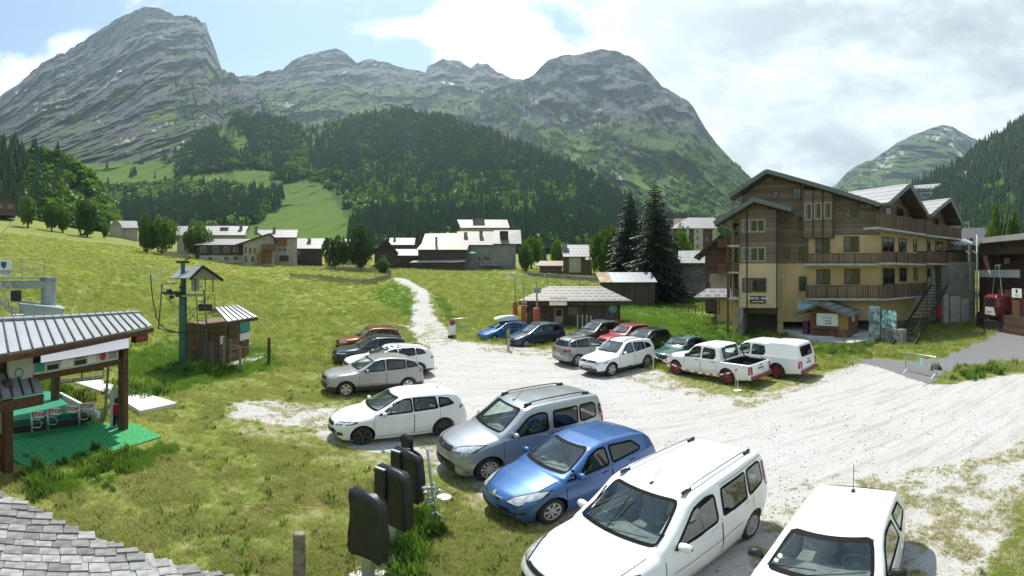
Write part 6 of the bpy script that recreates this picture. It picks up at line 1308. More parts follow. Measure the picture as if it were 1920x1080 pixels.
    for r4 in ((1287, 424, 1292, 470), (1301, 428, 1318, 470), (1336, 430, 1345, 470)): extra(fr, t, 'stair_tower', r4, -.5, .1, cream)
    winset(fr, [(1306, 431, 1310, 437), (1306, 443, 1310, 451), (1306, 458, 1310, 466), (1323, 446, 1327, 452)], t, -.52)
    t, fr = slope_house('garage_building', 'grey building with a ribbed pale roof left of the hotel', 1305, 62, (1273, 1330), (1271, 1331, 493), (1272, 1326, 470), 548, pm('slate_grey_render', (.16, .165, .17), .9, var=.15), tileE, [(1298, 507, 1315, 516)], depth=8, cat='building'); extra(fr, t, 'stone_base', (1273, 530, 1330, 550), -.1, .1, stone)
    t, fr = gable_house('brown_chalet', 'brown chalet with small balconies close to the hotel', 1345, 50, (1322, 1380), (1352, 440), ((1302, 482), (1392, 470)), 552, vmaroon, tileA, [(1330, 515, 1336, 530), (1342, 516, 1347, 531), (1350, 516, 1357, 531)], depth=8); extra(fr, t, 'render_wall', (1332, 513, 1368, 553), -.06, .1, cream); extra(fr, t, 'balcony', (1345, 493, 1366, 513), -1.2, -.05, redwood); extra(fr, t, 'balcony', (1345, 448, 1366, 463), -1.2, -.05, redwood); winset(fr, [(1339, 516, 1343, 530), (1352, 516, 1356, 530)], t, -.08)
    t, fr = slope_house('porch_annex', 'low ochre annex with an old tiled roof beside the hotel', 1340, 42.5, (1345, 1372), (1301, 1380, 557), (1325, 1378, 541), 590, ochre, tileD, [], depth=4, cat='annex'); extra(fr, t, 'canopy_post', (1347, 560, 1350, 590), -.5, -.4, bwood)
    slope_house('far_hall', 'long dark hall roof behind the concrete block', 1840, 75, (1796, 1875), (1796, 1880, 447), (1806, 1850, 427), 480, vdark, pm('dark_sheet_roof', (.05, .05, .052), .7), [], depth=10, cat='building')
build_village()
# ---------------------------------------------------------------- trees that stand alone
bark = pm('bark', (.10, .075, .055), .95, var=.3, scale=6, bump=.6)
def crown_mesh(seed, n=4200, lobes=24, leaf=.30, tall=1.0):
    rs = np.random.RandomState(seed); C = []
    for k in range(lobes):
        d = rs.normal(0, 1, 3); d /= np.linalg.norm(d); d *= (.35+.65*rs.rand())**.6; C.append((d[0]*.68, d[1]*.68, .56+d[2]*.36*tall, .15+.17*rs.rand()))
    C = np.array(C); k = rs.randint(0, lobes, n); d = rs.normal(0, 1, (n, 3)); d /= np.linalg.norm(d, axis=1)[:, None]; p = C[k, :3]+d*C[k, 3:]*(.6+.45*rs.rand(n, 1)); p[:, 2] = np.maximum(p[:, 2]*1.04, .08)
    a = rs.normal(0, 1, (n, 3)); a /= np.linalg.norm(a, axis=1)[:, None]; b = np.cross(a, rs.normal(0, 1, (n, 3))); b /= np.linalg.norm(b, axis=1)[:, None]; s = leaf*.16*(.6+.8*rs.rand(n, 1))
    v = np.stack([p-a*s, p+b*s*.7, p+a*s, p-b*s*.7], 1).reshape(-1, 3); f = np.arange(4*n).reshape(-1, 4); return v, f
CM = {}
def tree(name, label, px, r, ytop, wpx, mat, seed, group=None, cat='tree', ybase=None):
    g = onground(px, r)
    if ybase: g.z = P(px, ybase, r).z
    h = P(px, ytop, r).z-g.z; w = wpx/F*r/2*1.15
    t = thing(name, label, cat, g, random.uniform(0, 6.28), group); v, f = crown_mesh(seed); v = v*np.array([w/.85, w/.85, h/1.02]); me = npmesh('crown', v, f, mat, False); o = shared('crown', me, t)
    mb = MB(); mb.tube([(0, 0, -.3), (.05, 0, h*.2), (0, .05, h*.45), (.1, 0, h*.75)], [h*.035, h*.026, h*.018, h*.006], 7)
    for k in range(5): a = k*1.3; mb.tube([(0, 0, h*(.25+.06*k)), (math.cos(a)*w*.35, math.sin(a)*w*.35, h*(.42+.06*k)), (math.cos(a)*w*.6, math.sin(a)*w*.6, h*(.52+.06*k))], [h*.013, h*.008, h*.003], 5)
    mb.build('trunk', bark, t, smooth=True, local=True); return t
lf_mid = leafmat('broadleaf_mid', (.06, .12, .02), (.13, .20, .04), .4); lf_br = leafmat('broadleaf_bright', (.06, .12, .015), (.13, .21, .03), .45)
gt = 'broadleaf trees around the village'
for i, (px, r, yt, w, m, lb, yb) in enumerate((
    (52, 150, 366, 36, lf_mid, 'dark round tree right of the hill farmhouse', None), (97, 150, 380, 30, lf_mid, 'bushy tree on the meadow edge, left one of a close pair', None), (118, 152, 388, 26, lf_br, 'bushy tree on the meadow edge, right one of a close pair', None),
    (163, 148, 381, 46, lf_dec, 'broad leafy tree on the meadow edge left of the cottage', None), (197, 152, 421, 16, lf_mid, 'small bush just left of the pale cottage', None), (275, 110, 409, 32, lf_mid, 'round tree with a visible trunk right of the cottage, left of two', None),
    (303, 112, 408, 56, lf_mid, 'large round tree before the long house, right of two', None), (368, 108, 421, 54, lf_mid, 'round tree hiding the long house front', None), (628, 100, 445, 52, lf_dec, 'pale birch-like tree between the village houses', None),
    (676, 98, 430, 48, lf_dec, 'tall leafy tree left of the dark gabled chalet', None), (718, 92, 485, 28, lf_br, 'low bush before the dark gabled chalet', None), (996, 118, 443, 40, lf_br, 'bright green tree right of the big grey house', None), (985, 104, 462, 32, lf_dec, 'flowering shrub at the corner of the big grey house', None),
    (1046, 112, 452, 26, lf_br, 'bright tree behind the low shed roofs', None), (1128, 86, 440, 42, lf_br, 'bright green tree right of the maroon house', None), (1150, 84, 428, 40, lf_dec, 'leafy tree leaning against the left spruce', None), (1277, 90, 436, 46, lf_br, 'light green tree right of the right spruce', None),
    (1872, 66, 402, 44, lf_br, 'bright green tree behind the gondola hall', None), (1898, 72, 410, 34, lf_dec, 'darker green tree at the right edge behind the hall', None))):
    tree('broadleaf_tree' if w > 20 else 'bush', lb, px, r, yt, w, m, 100+i, gt, 'tree' if w > 29 else 'shrub')
def spruce(label, px, r, ytop, ybase, wpx, seed):
    g = onground(px, r); h = P(px, ytop, r).z-g.z; w = wpx/F*r/2; rs = random.Random(seed); t = thing('spruce', label, 'tree', g, 0, 'tall spruces by the shed'); vs = []; fs = []
    lev = 46
    for k in range(lev):
        q = k/lev; z = h*(.06+.93*q); rad = w*(1-q)**.85*(.85+.3*rs.random())+.12; n = int(9+9*(1-q))
        for j in range(n):
            a = rs.random()*6.283; ln = rad*(.7+.45*rs.random()); dx, dy = math.cos(a), math.sin(a); dr = ln*(.42-.18*q); segs = 4
            for s in range(segs):
                f0, f1 = s/segs, (s+1)/segs; wd = ln*.16*(1.1-f0)+.05; z0, z1 = z-dr*f0**1.2+.10*ln*f0, z-dr*f1**1.2+.10*ln*f1
                for sd_ in (-1, 1):
                    o = len(vs); hang = -.10-.12*rs.random()*ln; vs += [(dx*ln*f0, dy*ln*f0, z0), (dx*ln*f1, dy*ln*f1, z1), (dx*ln*f1*.97-dy*sd_*wd*rs.uniform(.7, 1.2), dy*ln*f1*.97+dx*sd_*wd*rs.uniform(.7, 1.2), z1+hang*.6)]; fs.append((o, o+1, o+2))
                o = len(vs); vs += [(dx*ln*f0, dy*ln*f0, z0), (dx*ln*f1, dy*ln*f1, z1), (dx*ln*(f0+f1)/2, dy*ln*(f0+f1)/2, (z0+z1)/2-.25*ln*rs.random()-.1)]; fs.append((o, o+1, o+2))
    me = npmesh('crown', vs, fs, leafmat('spruce_needles', (.010, .022, .009), (.026, .045, .015), .12, .6), False); shared('crown', me, t); mb = MB(); mb.tube([(0, 0, -.4), (0, 0, h*.5), (0, 0, h*.98)], [.32, .2, .03], 8); mb.build('trunk', bark, t, local=True); return t
spruce('tall dark spruce right of the tin-roofed shed, taller of two', 1228, 60, 330, 560, 138, 1); spruce('tall dark spruce behind the shed, left and shorter of two', 1181, 70, 349, 540, 108, 2)
for i, (px, yt) in enumerate(((1020, 452), (1050, 418), (1072, 432), (1094, 440), (640, 462))):
    g = onground(px, 135); h = max(5, P(px, yt, 135).z-g.z); t = thing('small_conifer', ('dark conifer behind the shed roofs, first from the left', 'dark conifer behind the maroon house, tallest of the row', 'dark conifer behind the maroon house, second tallest', 'dark conifer rising right above the maroon house roof', 'lone young conifer at the foot of the ski run')[i], 'tree', g, i, 'conifers behind the village'); o = shared('crown', con[i % 4] if 'con' in globals() else far_conifer(i), t, Matrix.Diagonal((h, h, h, 1))); mb = MB(); mb.tube([(0, 0, -.3), (0, 0, h*.4)], [.2, .1], 6); mb.build('trunk', bark, t, local=True)
# ---------------------------------------------------------------- left foreground: lift station
tinl = pm('ribbed_tin', (.30, .325, .34), .45, .25, var=.08, scale=1.5); rib = pm('dark_rib', (.04, .04, .042), .5); brw = pm('brown_beam', (.09, .042, .022), .7, var=.3, scale=5, bump=.3); lift_green = pm('lift_green', (.035, .12, .085), .5, var=.15, scale=4); matg = pm('green_mat', (.03, .27, .09), .8, var=.3, scale=16, bump=.6, detail=2); ledm = None
def led_mat():
    m, nt, b = newmat('led_screen'); n = noise(nt, objvec(nt), 1.2, 2, .5); c = mixc(nt, n, (.62, .66, .86), (.80, .78, .88)); lk(nt, c, b.inputs['Base Color']); lk(nt, c, b.inputs['Emission Color']); b.inputs['Emission Strength'].default_value = .35; b.inputs['Roughness'].default_value = .5; return m
def tin_roof(t, a, b, c, d, n, nm='roof_panel', th=.05):
    """a, b eave ends, c, d ridge ends (b side first): n panels each its own part, with standing seams"""
    a, b, c, d = map(Vector, (a, b, c, d)); nn = (b-a).cross(d-a).normalized()
    if nn.z < 0: nn = -nn
    for k in range(n):
        p0, p1 = a.lerp(b, k/n), a.lerp(b, (k+1)/n-.0008); q0, q1 = d.lerp(c, k/n), d.lerp(c, (k+1)/n-.0008); mb = MB(); mb.slab(p0, p1, q1, q0, -th if (p1-p0).cross(q0-p0).z > 0 else th); mb.build(nm, tinl, t)
        mb = MB(); mb.bar(p0+nn*(th+.02), q0+nn*(th+.02), .035, .05, up=nn); mb.build('seam', rib, t)
def build_gate():
    A = Vector((-9.55, 2.2, 0)); B = Vector((-10.62, 8.75, 0)); fr = Frame.wall(A, B); t = thing('lift_gate_shelter', 'brown timber lift gate shelter with tin roof and long light screen', 'shelter', ((A+B)/2))
    # roof
    e0, e1, r0, r1 = P(-60, 676, 9.0), P(286, 613, 13.6), P(256, 586, 15.4), P(-60, 602, 11.2)
    tin_roof(t, e0, e1, r1 if False else P(256, 586, 15.4), r1, 19)
    mb = MB(); mb.bar(e0-Vector((0, 0, .09)), e1-Vector((0, 0, .09)), .08, .13); mb.build('eave_beam', brw, t); mb = MB(); mb.bar(r1+Vector((0, 0, .03)), P(256, 586, 15.4)+Vector((0, 0, .03)), .5, .06); mb.build('ridge_cap', tinl, t)
    mb = MB(); b0, b1, b2, b3 = r1, P(256, 586, 15.4), P(256, 597, 17.5), P(-60, 612, 13.0); mb.slab(b0, b1, b2, b3, .06); mb.build('rear_slope', tinl, t)
    # posts and beams
    def box(nm, r4, d0, d1, m, par=t): x0, x1, z0, z1 = rect(fr, r4, d0); mb = LM(fr); mb.b2(x0, x1, d0, d1, z0, z1); return mb.build(nm, m, par, bevel=.01)
    x, _ = fr.xz(231, 700); mb = LM(fr); mb.b2(x-.12, x+.12, -.12, .12, -.05, fr.xz(231, 622)[1]); mb.build('post', brw, t, bevel=.015)
    x2, _ = fr.xz(104, 700, 3.0); mb = LM(fr); mb.b2(x2-.12, x2+.12, 2.9, 3.14, -.05, 3.2); mb.build('post', brw, t, bevel=.015)
    xa = fr.xz(-40, 660)[0]; zt = fr.xz(200, 640)[1]
    mb = LM(fr); mb.b2(xa, x+.1, -.06, .06, 2.30, 2.48); mb.build('beam', brw, t, bevel=.01); mb = LM(fr); mb.b2(xa, x+.1, .07, .14, 2.49, 3.40); mb.build('back_board', brw, t)
    # screen and sign strip
    x0 = fr.xz(70, 655, -.2)[0]; x1 = fr.xz(237, 640, -.2)[0]; mb = LM(fr); mb.b2(x0, x1, -.32, -.2, 2.83, 3.17); s = mb.build('screen_case', blackp, t); mb = LM(fr); mb.b2(x0+.02, x1-.02, -.325, -.3205, 2.85, 3.15); mb.build('light_screen', led_mat(), s)
    x0 = fr.xz(62, 690, -.1)[0]; x1 = fr.xz(221, 660, -.1)[0]; mb = LM(fr); mb.b2(x0, x1, -.12, -.02, 2.50, 2.80); s = mb.build('instruction_panel', pm('panel_cream', (.52, .52, .46), .6, var=.06), t)
    xb = x0-.75; mb = LM(fr); mb.b2(xb, x0-.02, -.12, -.02, 2.44, 3.3); s2 = mb.build('instruction_panel', MATS['panel_cream'], t)
    w = x1-x0
    def mark(par, a, b, z0, z1, m): mb = LM(fr); mb.b2(a, b, -.126, -.121, z0, z1); mb.build('panel_print', m, par)
    for k, (a, b, m) in enumerate(((.01, .11, teal), (.14, .26, blackp), (.29, .42, white_s), (.44, .58, blackp), (.60, .70, white_s))): mark(s, x0+w*a, x0+w*b, 2.56, 2.78 if k % 2 == 0 else 2.70, m)
    for k in range(3): mark(s, x0+w*.46, x0+w*(.54+.03*k), 2.735+.025*k, 2.745+.025*k, blackp)
    mb = LM(fr); mb.M = fr.M @ Matrix.Translation((x0+w*.79, -.122, 2.68)); mb.lathe([(.0, -.008), (.125, -.008), (.125, 0)], 20, ax='y'); mb.build('round_sign', redpl, s)
    scrawl(s, fr.M @ Matrix.Translation((x0+w*.925, -.1215, 2.66)) @ Matrix.Rotation(R(90), 4, 'X'), w*.11, 4, .035, blackp)
    mb = LM(fr); mb.M = fr.M @ Matrix.Translation((xb+.3, -.122, 2.62)); mb.lathe([(.10, -.006), (.14, -.006)], 20, ax='y'); mb.build('ring_print', teal, s2); mark(s2, xb+.15, xb+.6, 3.02, 3.10, blackp)
    x, z = fr.xz(264, 633, -.25); mb = LM(fr); mb.b2(x-.30, x+.30, -.3, -.1, z-.14, z+.16); d = mb.build('red_display', pm('dark_red_display', (.16, .02, .018), .4), t); scrawl(d, fr.M @ Matrix.Translation((x, -.302, z)) @ Matrix.Rotation(R(90), 4, 'X'), .4, 1, .14, redpl)
    # figure board and leaning pole
    g = G(218, 803); q = Frame(218, g.xy.length, -25); x0, x1, z0, z1 = rect(q, (207, 731, 230, 803)); tt = thing('figure_board', 'upright board printed with a skier leaning by the post', 'sign', g); mb = LM(q); mb.b2(x0, x1, 0, .04, 0, z1); mb.build('board', pm('board_pale', (.50, .53, .52), .6, var=.1), tt); cxx = (x0+x1)/2
    mb = LM(q); mb.prism([(cxx-.12, .85), (cxx+.12, .85), (cxx+.14, .5), (cxx-.14, .5)], -.012, -.002); mb.build('jacket_print', redpl, tt); mb = LM(q); mb.prism([(cxx-.12, .49), (cxx+.12, .49), (cxx+.13, .1), (cxx+.03, .1), (cxx, .35), (cxx-.04, .1), (cxx-.14, .1)], -.012, -.002); mb.build('trousers_print', blackp, tt); mb = LM(q); mb.prism([(cxx+.09*math.cos(a), .98+.1*math.sin(a)) for a in np.linspace(0, 6.28, 11)[:-1]], -.012, -.002); mb.build('head_print', brown_s, tt)
    a, b = G(196, 788), P(203, 688, 14.6); mb = MB(); mb.tube([a, b], .045, 8); o = mb.build('leaning_pole', greywood); tag(o, 'grey pole leaning against the lift gate beam', 'pole')
build_gate()
def build_kiosk_left():
    t = thing('ticket_kiosk', 'brown kiosk with tin roof cut by the left edge', 'kiosk', G(10, 890)); c = G(14, 889); d = Vector((math.sin((14-960)/F), math.cos((14-960)/F), 0)); f = Frame.wall(c-Vector((.1, -.55, 0))*6, c); fr = f
    e0, e1 = P(80, 737, 10.6), P(-70, 762, 8.9); r0, r1 = P(57, 669, 12.4), P(-90, 674, 10.4); tin_roof(t, e1, e0, r0, r1, 7); mb = MB(); mb.bar(e0-Vector((0, 0, .16)), e1-Vector((0, 0, .16)), .08, .26); mb.build('fascia', brw, t); mb = MB(); mb.bar(r1+Vector((0, 0, .04)), r0+Vector((0, 0, .04)), .4, .06); mb.build('ridge_cap', tinl, t)
    c = P(14, 889, c.xy.length); mb = MB(); mb.b2(c.x-.11, c.x+.11, c.y-.11, c.y+.11, -.05, 2.55); mb.build('post', brw, t, bevel=.015)
    n = 7
    for k in range(n): mb = MB(); a, b = Vector((c.x-.1, c.y-.10, .08+k*.16)), Vector((c.x-.1+.35, c.y-2.6, .08+k*.16)); mb.bar(a, b, .05, .15); mb.build('board', redwood, t)
    mb = MB(); mb.bar((c.x-.15, c.y-.1, 1.75), (c.x+.2, c.y-2.6, 1.75), .06, 1.15); mb.build('notice_panel', pm('kiosk_notice', (.40, .42, .40), .5, var=.3, scale=3), t)
    for k in range(2):
        mb = MB(); p = Vector((c.x-.08, c.y-.55, 1.55+.42*k)); mb.bar(p, p+Vector((.04, -.3, 0)), .02, .34); mb.build('poster', white_s, t)
build_kiosk_left()
def flat(name, pts, z0, z1, m, kind=None, label=None, cat=None):
    mb = MB(); mb.prism([(p.x, p.y) for p in pts], z0, z1, ax='z'); o = mb.build(name, m, bevel=.008)
    tag(o, label, cat, None, kind); return o
flat('rubber_mat', [G(*q) for q in ((303, 821), (258, 798), (205, 797), (120, 790), (20, 795), (20, 862), (57, 882), (180, 857))], -.02, .06, matg, None, 'bright green rubber mat in front of the lift gate', 'mat')
for i, q in enumerate((((140, 716), (215, 741), (262, 733), (185, 712)), ((216, 741), (262, 770), (332, 755), (263, 733)))): flat('concrete_slab', [G(*p, .2) for p in q], -.1, .2, pm('white_concrete', (.60, .59, .57), .9, var=.06, bump=.1), None, ('white concrete slab below the lift chair', 'white concrete slab nearer the camera, right of the figure board')[i], 'slab')
def build_carpet():
    t = thing('loading_carpet', 'green loading carpet with black edges under the lift gate', 'carpet', G(80, 790)); u = .28
    q = [G(*p, u) for p in ((24, 800), (150, 782), (92, 742), (20, 742))]; mb = MB(); mb.slab(*q, -.2 if (q[1]-q[0]).cross(q[3]-q[0]).z > 0 else .2); mb.build('belt', pm('belt_green', (.02, .22, .12), .55, var=.1), t)
    for a, b, m, w in (((158, 786), (78, 738), rubber, .5), ((185, 778), (105, 736), white_s, .12), ((24, 806), (155, 787), rubber, .14)): mb = MB(); mb.bar(G(*a, u+.02), G(*b, u+.02), w, .22); mb.build('edge', m, t, bevel=.01)
    mb = MB(); mb.prism([(p.x, p.y) for p in [G(*p_, u) for p_ in ((44, 772), (62, 758), (72, 772))]], u+.003, u+.012, ax='z'); mb.build('arrow_print', pm('mint', (.25, .62, .48), .6), t)
build_carpet()
for i, (px, yb, yt, s0, s1, sy0, sy1) in enumerate(((60, 822, 772, 61, 85, 770, 784), (90, 815, 768, 91, 116, 764, 778), (148.5, 806, 758, 122, 147, 760, 774), (175.5, 798, 753, 152, 173, 755, 768))):
    g = G(px, yb); q = Frame(px, g.xy.length); t = thing('stop_gate', 'STOP gate on a steel post in front of the carpet, %s from the left' % ('first', 'second', 'third', 'fourth')[i], 'gate', g, 0, 'stop gates of the lift'); x = q.xz(px, yb)[0]; zt = q.xz(px, yt)[1]; mb = LM(q); mb.tube([(x, 0, 0), (x, 0, zt)], .035, 8); mb.build('post', steel, t, smooth=True)
    mb = LM(q); mb.tube([(x, 0, zt*.72), (x+.22, -.1, zt*.74), (x+.3, -.12, zt*.6), (x+.22, -.1, zt*.45), (x, 0, zt*.42)], .016, 6); mb.build('loop_bar', steel, t); x0, x1, z0, z1 = rect(q, (s0, sy0, s1, sy1), -.05); r = (z1-z0)/2; mb = LM(q); mb.prism([(x0+r+r*math.cos(a), (z0+z1)/2+r*math.sin(a)) for a in np.linspace(math.pi/2, math.pi*1.5, 7)]+[(x1-r+r*math.cos(a), (z0+z1)/2+r*math.sin(a)) for a in np.linspace(-math.pi/2, math.pi/2, 7)], -.06, -.035); s = mb.build('paddle', white_s, t)
    letters('STOP', s, q.M @ Matrix.Translation(((x0+x1)/2, -.065, (z0+z1)/2)) @ Matrix.Rotation(R(90), 4, 'X'), .17, redpl, bold=.006)
def build_chair():
    f = Frame(150, 17.0); t = thing('lift_chair', 'dark four-seat lift chair hanging behind the gate', 'lift chair', f.pt(150, 722)); dk = pm('chair_dark', (.05, .055, .06), .5)
    a, b = f.pt(112, 716), f.pt(195, 706)
    for k in range(4):
        p, q = a.lerp(b, k/4+.01), a.lerp(b, (k+1)/4-.01); mb = MB(); mb.bar(p, q, .42, .06); mb.build('seat', dk, t, bevel=.02); mb = MB(); up = Vector((0, 0, .33)); mb.bar(p+up+f.n*.2, q+up+f.n*.2, .06, .22); mb.build('backrest', dk, t, bevel=.02)
    mb = MB(); 
    for s in (a, b): mb.tube([s-f.n*.2, s+f.n*.22, s+f.n*.25+Vector((0, 0, .5))], .025, 6)
    mb.tube([a-Vector((0, 0, .05)), b-Vector((0, 0, .05))], .03, 6); m = a.lerp(b, .5); mb.tube([m+f.n*.2, m+f.n*.25+Vector((0, 0, .6)), m+f.n*.1+Vector((0, 0, 2.0))], .035, 6); mb.build('frame', dk, t)
build_chair()
def build_station():
    f = Frame(50, 21.0); t = thing('chairlift_station', 'grey steel chairlift station with railing and emblem sign at left', 'lift station', f.pt(90, 600).xy.to_3d()); g = pm('station_grey', (.33, .37, .37), .5, .1, var=.12, scale=2)
    x, zt = f.xz(91, 524, 0); zb = 0; mb = LM(f); mb.lathe([(.38, 0), (.38, zt), (.45, zt), (.45, zt+.12), (0, zt+.14)], 20, c=(x, 0, 0)); mb.build('column', g, t, smooth=False)
    x0, z0 = f.xz(-60, 540, 0); x1, z1 = f.xz(104, 527, 0); mb = LM(f); mb.b2(x0, x1, -.35, -.1, z0, z0+.35); mb.build('beam', g, t, bevel=.02); mb = LM(f); mb.b2(x0, x1, .55, .75, z0, z0+.3); mb.build('beam', g, t, bevel=.02)
    xr0, zr = f.xz(-60, 519, 0); xr1, zrt = f.xz(84, 487, 0); mb = LM(f); mb.b2(xr0, xr1, -.5, .9, zr-.06, zr); mb.build('walkway', steel_grey, t)
    for px in (-40, 41, 83): xx = f.xz(px, 500)[0]; mb = LM(f); mb.tube([(xx, -.5, zr), (xx, -.5, zrt)], .025, 6); mb.build('rail_post', steel_grey, t)
    for z in (zrt, (zr+zrt)/2): mb = LM(f); mb.tube([(xr0, -.5, z), (xr1, -.5, z)], .022, 6); mb.tube([(xr1, -.5, z), (xr1, .9, z)], .022, 6); mb.build('rail', steel_grey, t)
    x0, x1, z0, z1 = rect(f, (-8, 487, 22, 516), -.55); mb = LM(f); mb.b2(x0, x1, -.6, -.55, z0, z1); s = mb.build('signboard', white_s, t); c = (x0+x1)/2; mb = LM(f); mb.prism([(c-.14, z1-.1), (c+.14, z1-.1), (c+.13, z1-.3), (c, z1-.44), (c-.13, z1-.3)], -.612, -.601); mb.build('emblem', pm('emblem_teal', (.02, .10, .10), .5), s)
    letters('PRALOGNAN', s, f.M @ Matrix.Translation((c, -.605, z0+.2)) @ Matrix.Rotation(R(90), 4, 'X'), .125, blackp, bold=.002); letters('LA VANOISE', s, f.M @ Matrix.Translation((c, -.605, z0+.09)) @ Matrix.Rotation(R(90), 4, 'X'), .115, blackp, bold=.002)
    # tensioning boat below
    p = [f.xz(*q) for q in ((36, 565), (100, 572), (119, 575), (113, 592), (48, 592))]; mb = LM(f); mb.prism([(a, b) for a, b in p], -1.0, .6); mb.build('bullwheel_housing', g, t, bevel=.03); q = [f.xz(*q) for q in ((20, 592), (130, 592), (130, 600), (20, 600))]; mb = LM(f); mb.prism(q, -1.3, .9); mb.build('hood', pm('hood_white', (.55, .56, .55), .5), t, bevel=.03)
    for k, (a, b) in enumerate((((0, 530), (24, 588)), ((17, 530), (42, 588)), ((17, 529), (3, 546)), ((2, 560), (30, 590)), ((-30, 560), (40, 583)), ((0, 565), (25, 592)))): mb = MB(); mb.bar(f.pt(*a, -.5-.1*k), f.pt(*b, -.5-.1*k), .09 if k < 2 else .06); mb.build('brace', steel if k < 4 else steel_grey, t)
    for k in range(6): mb = MB(); mb.tube([f.pt(2+k*7, 556+k*5, -.8), f.pt(2+k*7, 580+k*2, -.8)], .02, 5); mb.build('guard_bar', steel_grey, t)
    mb = LM(f); x0, x1, z0, z1 = rect(f, (20, 545, 40, 565), -.6); mb.b2(x0, x1, -.7, -.3, z0, z1); mb.build('motor_box', blk, t, bevel=.02)
    a, b = P(-20, 470, 24), P(33, 400, 120); mb = MB(); mb.tube([a, b], .03, 5); o = mb.build('lift_cable', blackp); tag(o, 'thin lift cable rising up the meadow at the left edge', 'cable')
build_station()
def build_pylon():
    g = G(343, 690); f = Frame(343, g.xy.length); t = thing('drag_lift_pylon', 'green drag-lift pylon with roofed platform and hanging hoses', 'lift pylon', g); X = lambda px, py, d=0: f.xz(px, py, d)
    x, zt = X(343, 492); mb = LM(f); mb.lathe([(.24, -.1), (.21, X(343, 560)[1]), (.14, X(343, 540)[1]), (.11, zt)], 14, c=(x, 0, 0)); mb.build('mast', lift_green, t, smooth=True)
    mb = LM(f); z = zt; mb.b2(x-.35, x+.35, -.12, .12, z-.05, z+.08); mb.bar((x+.1, 0, z+.1), (x+.45, 0, z+.28), .2, .06); mb.build('sheave_head', blk, t)
    # little gable roof
    C_, D_, A_, B_, E_, F_ = P(380, 498, 22.0), P(338, 503, 24.5), P(357, 521, 21.0), P(318, 521, 23.6), P(418, 524, 23.0), P(378, 523, 25.6)
    for q in ((A_, C_, D_, B_), (C_, E_, F_, D_)): mb = MB(); mb.slab(*q, .06); mb.build('roof_sheet', tinl, t)
    for a, b in ((A_, C_), (C_, E_)): mb = MB(); mb.bar(a-Vector((0, 0, .05)), b-Vector((0, 0, .05)), .05, .16); mb.build('fascia', blk, t)
    for px in (348, 366, 384, 398): xx, zz = X(px, 515); mb = LM(f); mb.bar((xx, -.5, X(px, 520)[1]), (xx, -.5, X(px, 548)[1]), .05); mb.build('strut', blk, t)
    # machinery
    x0, x1, z0, z1 = rect(f, (331, 545, 386, 556), -.4); mb = LM(f); mb.b2(x0, x1, -.5, .6, z0, z0+.08); mb.build('platform', steel_grey, t); x0, x1, z0, z1 = rect(f, (359, 521, 374, 545), -.2); mb = LM(f); mb.b2(x0, x1, -.3, .3, z0, z1); mb.build('motor', pm('motor_pale', (.35, .36, .34), .5), t, bevel=.04); mb = LM(f); c = X(326, 547); mb.lathe([(.2, -.15), (.62, -.12), (.62, .0), (.2, .03)], 20, c=(c[0], -.1, c[1])); mb.build('bullwheel', blk, t)
    for px, py, s in ((318, 545, .3), (322, 556, .25), (334, 552, .3), (340, 538, .22)): c = X(px, py); mb = LM(f); mb.box((c[0], -.45, c[1]), (s, .3, s*.7)); mb.build('gearbox', blk, t, bevel=.03)
    # ladder frame
    for px in (368, 384): a, b = X(px, 553, -.3), X(px+4, 640, -.3); mb = LM(f); mb.bar((a[0], -.3, a[1]), (b[0], -.3, max(0, b[1])), .05); mb.build('ladder_rail', lift_green, t)
    for k in range(6): a = X(369+k*.6, 565+k*12, -.3); mb = LM(f); mb.bar((a[0], -.3, a[1]), (a[0]+.42, -.3, a[1]), .03); mb.build('rung', lift_green, t)
    for a, b in (((350, 575), (372, 605)), ((372, 575), (350, 605)), ((350, 590), (395, 555))): p, q = X(*a), X(*b); mb = LM(f); mb.bar((p[0], -.15, p[1]), (q[0], -.15, q[1]), .03); mb.build('cross_brace', lift_green, t)
    # hoop arms on the left and hanging hoses
    def hose(pts, r, nm, m, d=-.2): mb = LM(f); mb.tube([(X(*p, d)[0], d, X(*p, d)[1]) for p in pts], r, 6); mb.build(nm, m, t, smooth=True)
    hose([(282, 513), (284, 540), (287, 565), (293, 595), (300, 608), (312, 618), (330, 623), (343, 624)], .03, 'hose', blk); hose([(297, 617), (300, 580), (304, 532), (315, 531), (329, 532)], .035, 'arm', lift_green); hose([(282, 513), (306, 540), (312, 558), (326, 573), (337, 580)], .03, 'arm', steel_grey); hose([(296, 615), (315, 622), (340, 624), (365, 620), (388, 612)], .03, 'hose', blk, -.35)
    hose([(372, 540), (378, 536), (382, 545), (384, 575), (387, 600), (390, 625), (393, 640)], .028, 'hose', blk); hose([(388, 560), (394, 552), (402, 552), (403, 575)], .02, 'guard_rail', lift_green)
    x0, x1, z0, z1 = rect(f, (372, 571, 398, 583)); mb = LM(f); mb.b2(x0, x1, -.1, .4, z0, z1); mb.build('control_box', brown_s, t)
build_pylon()
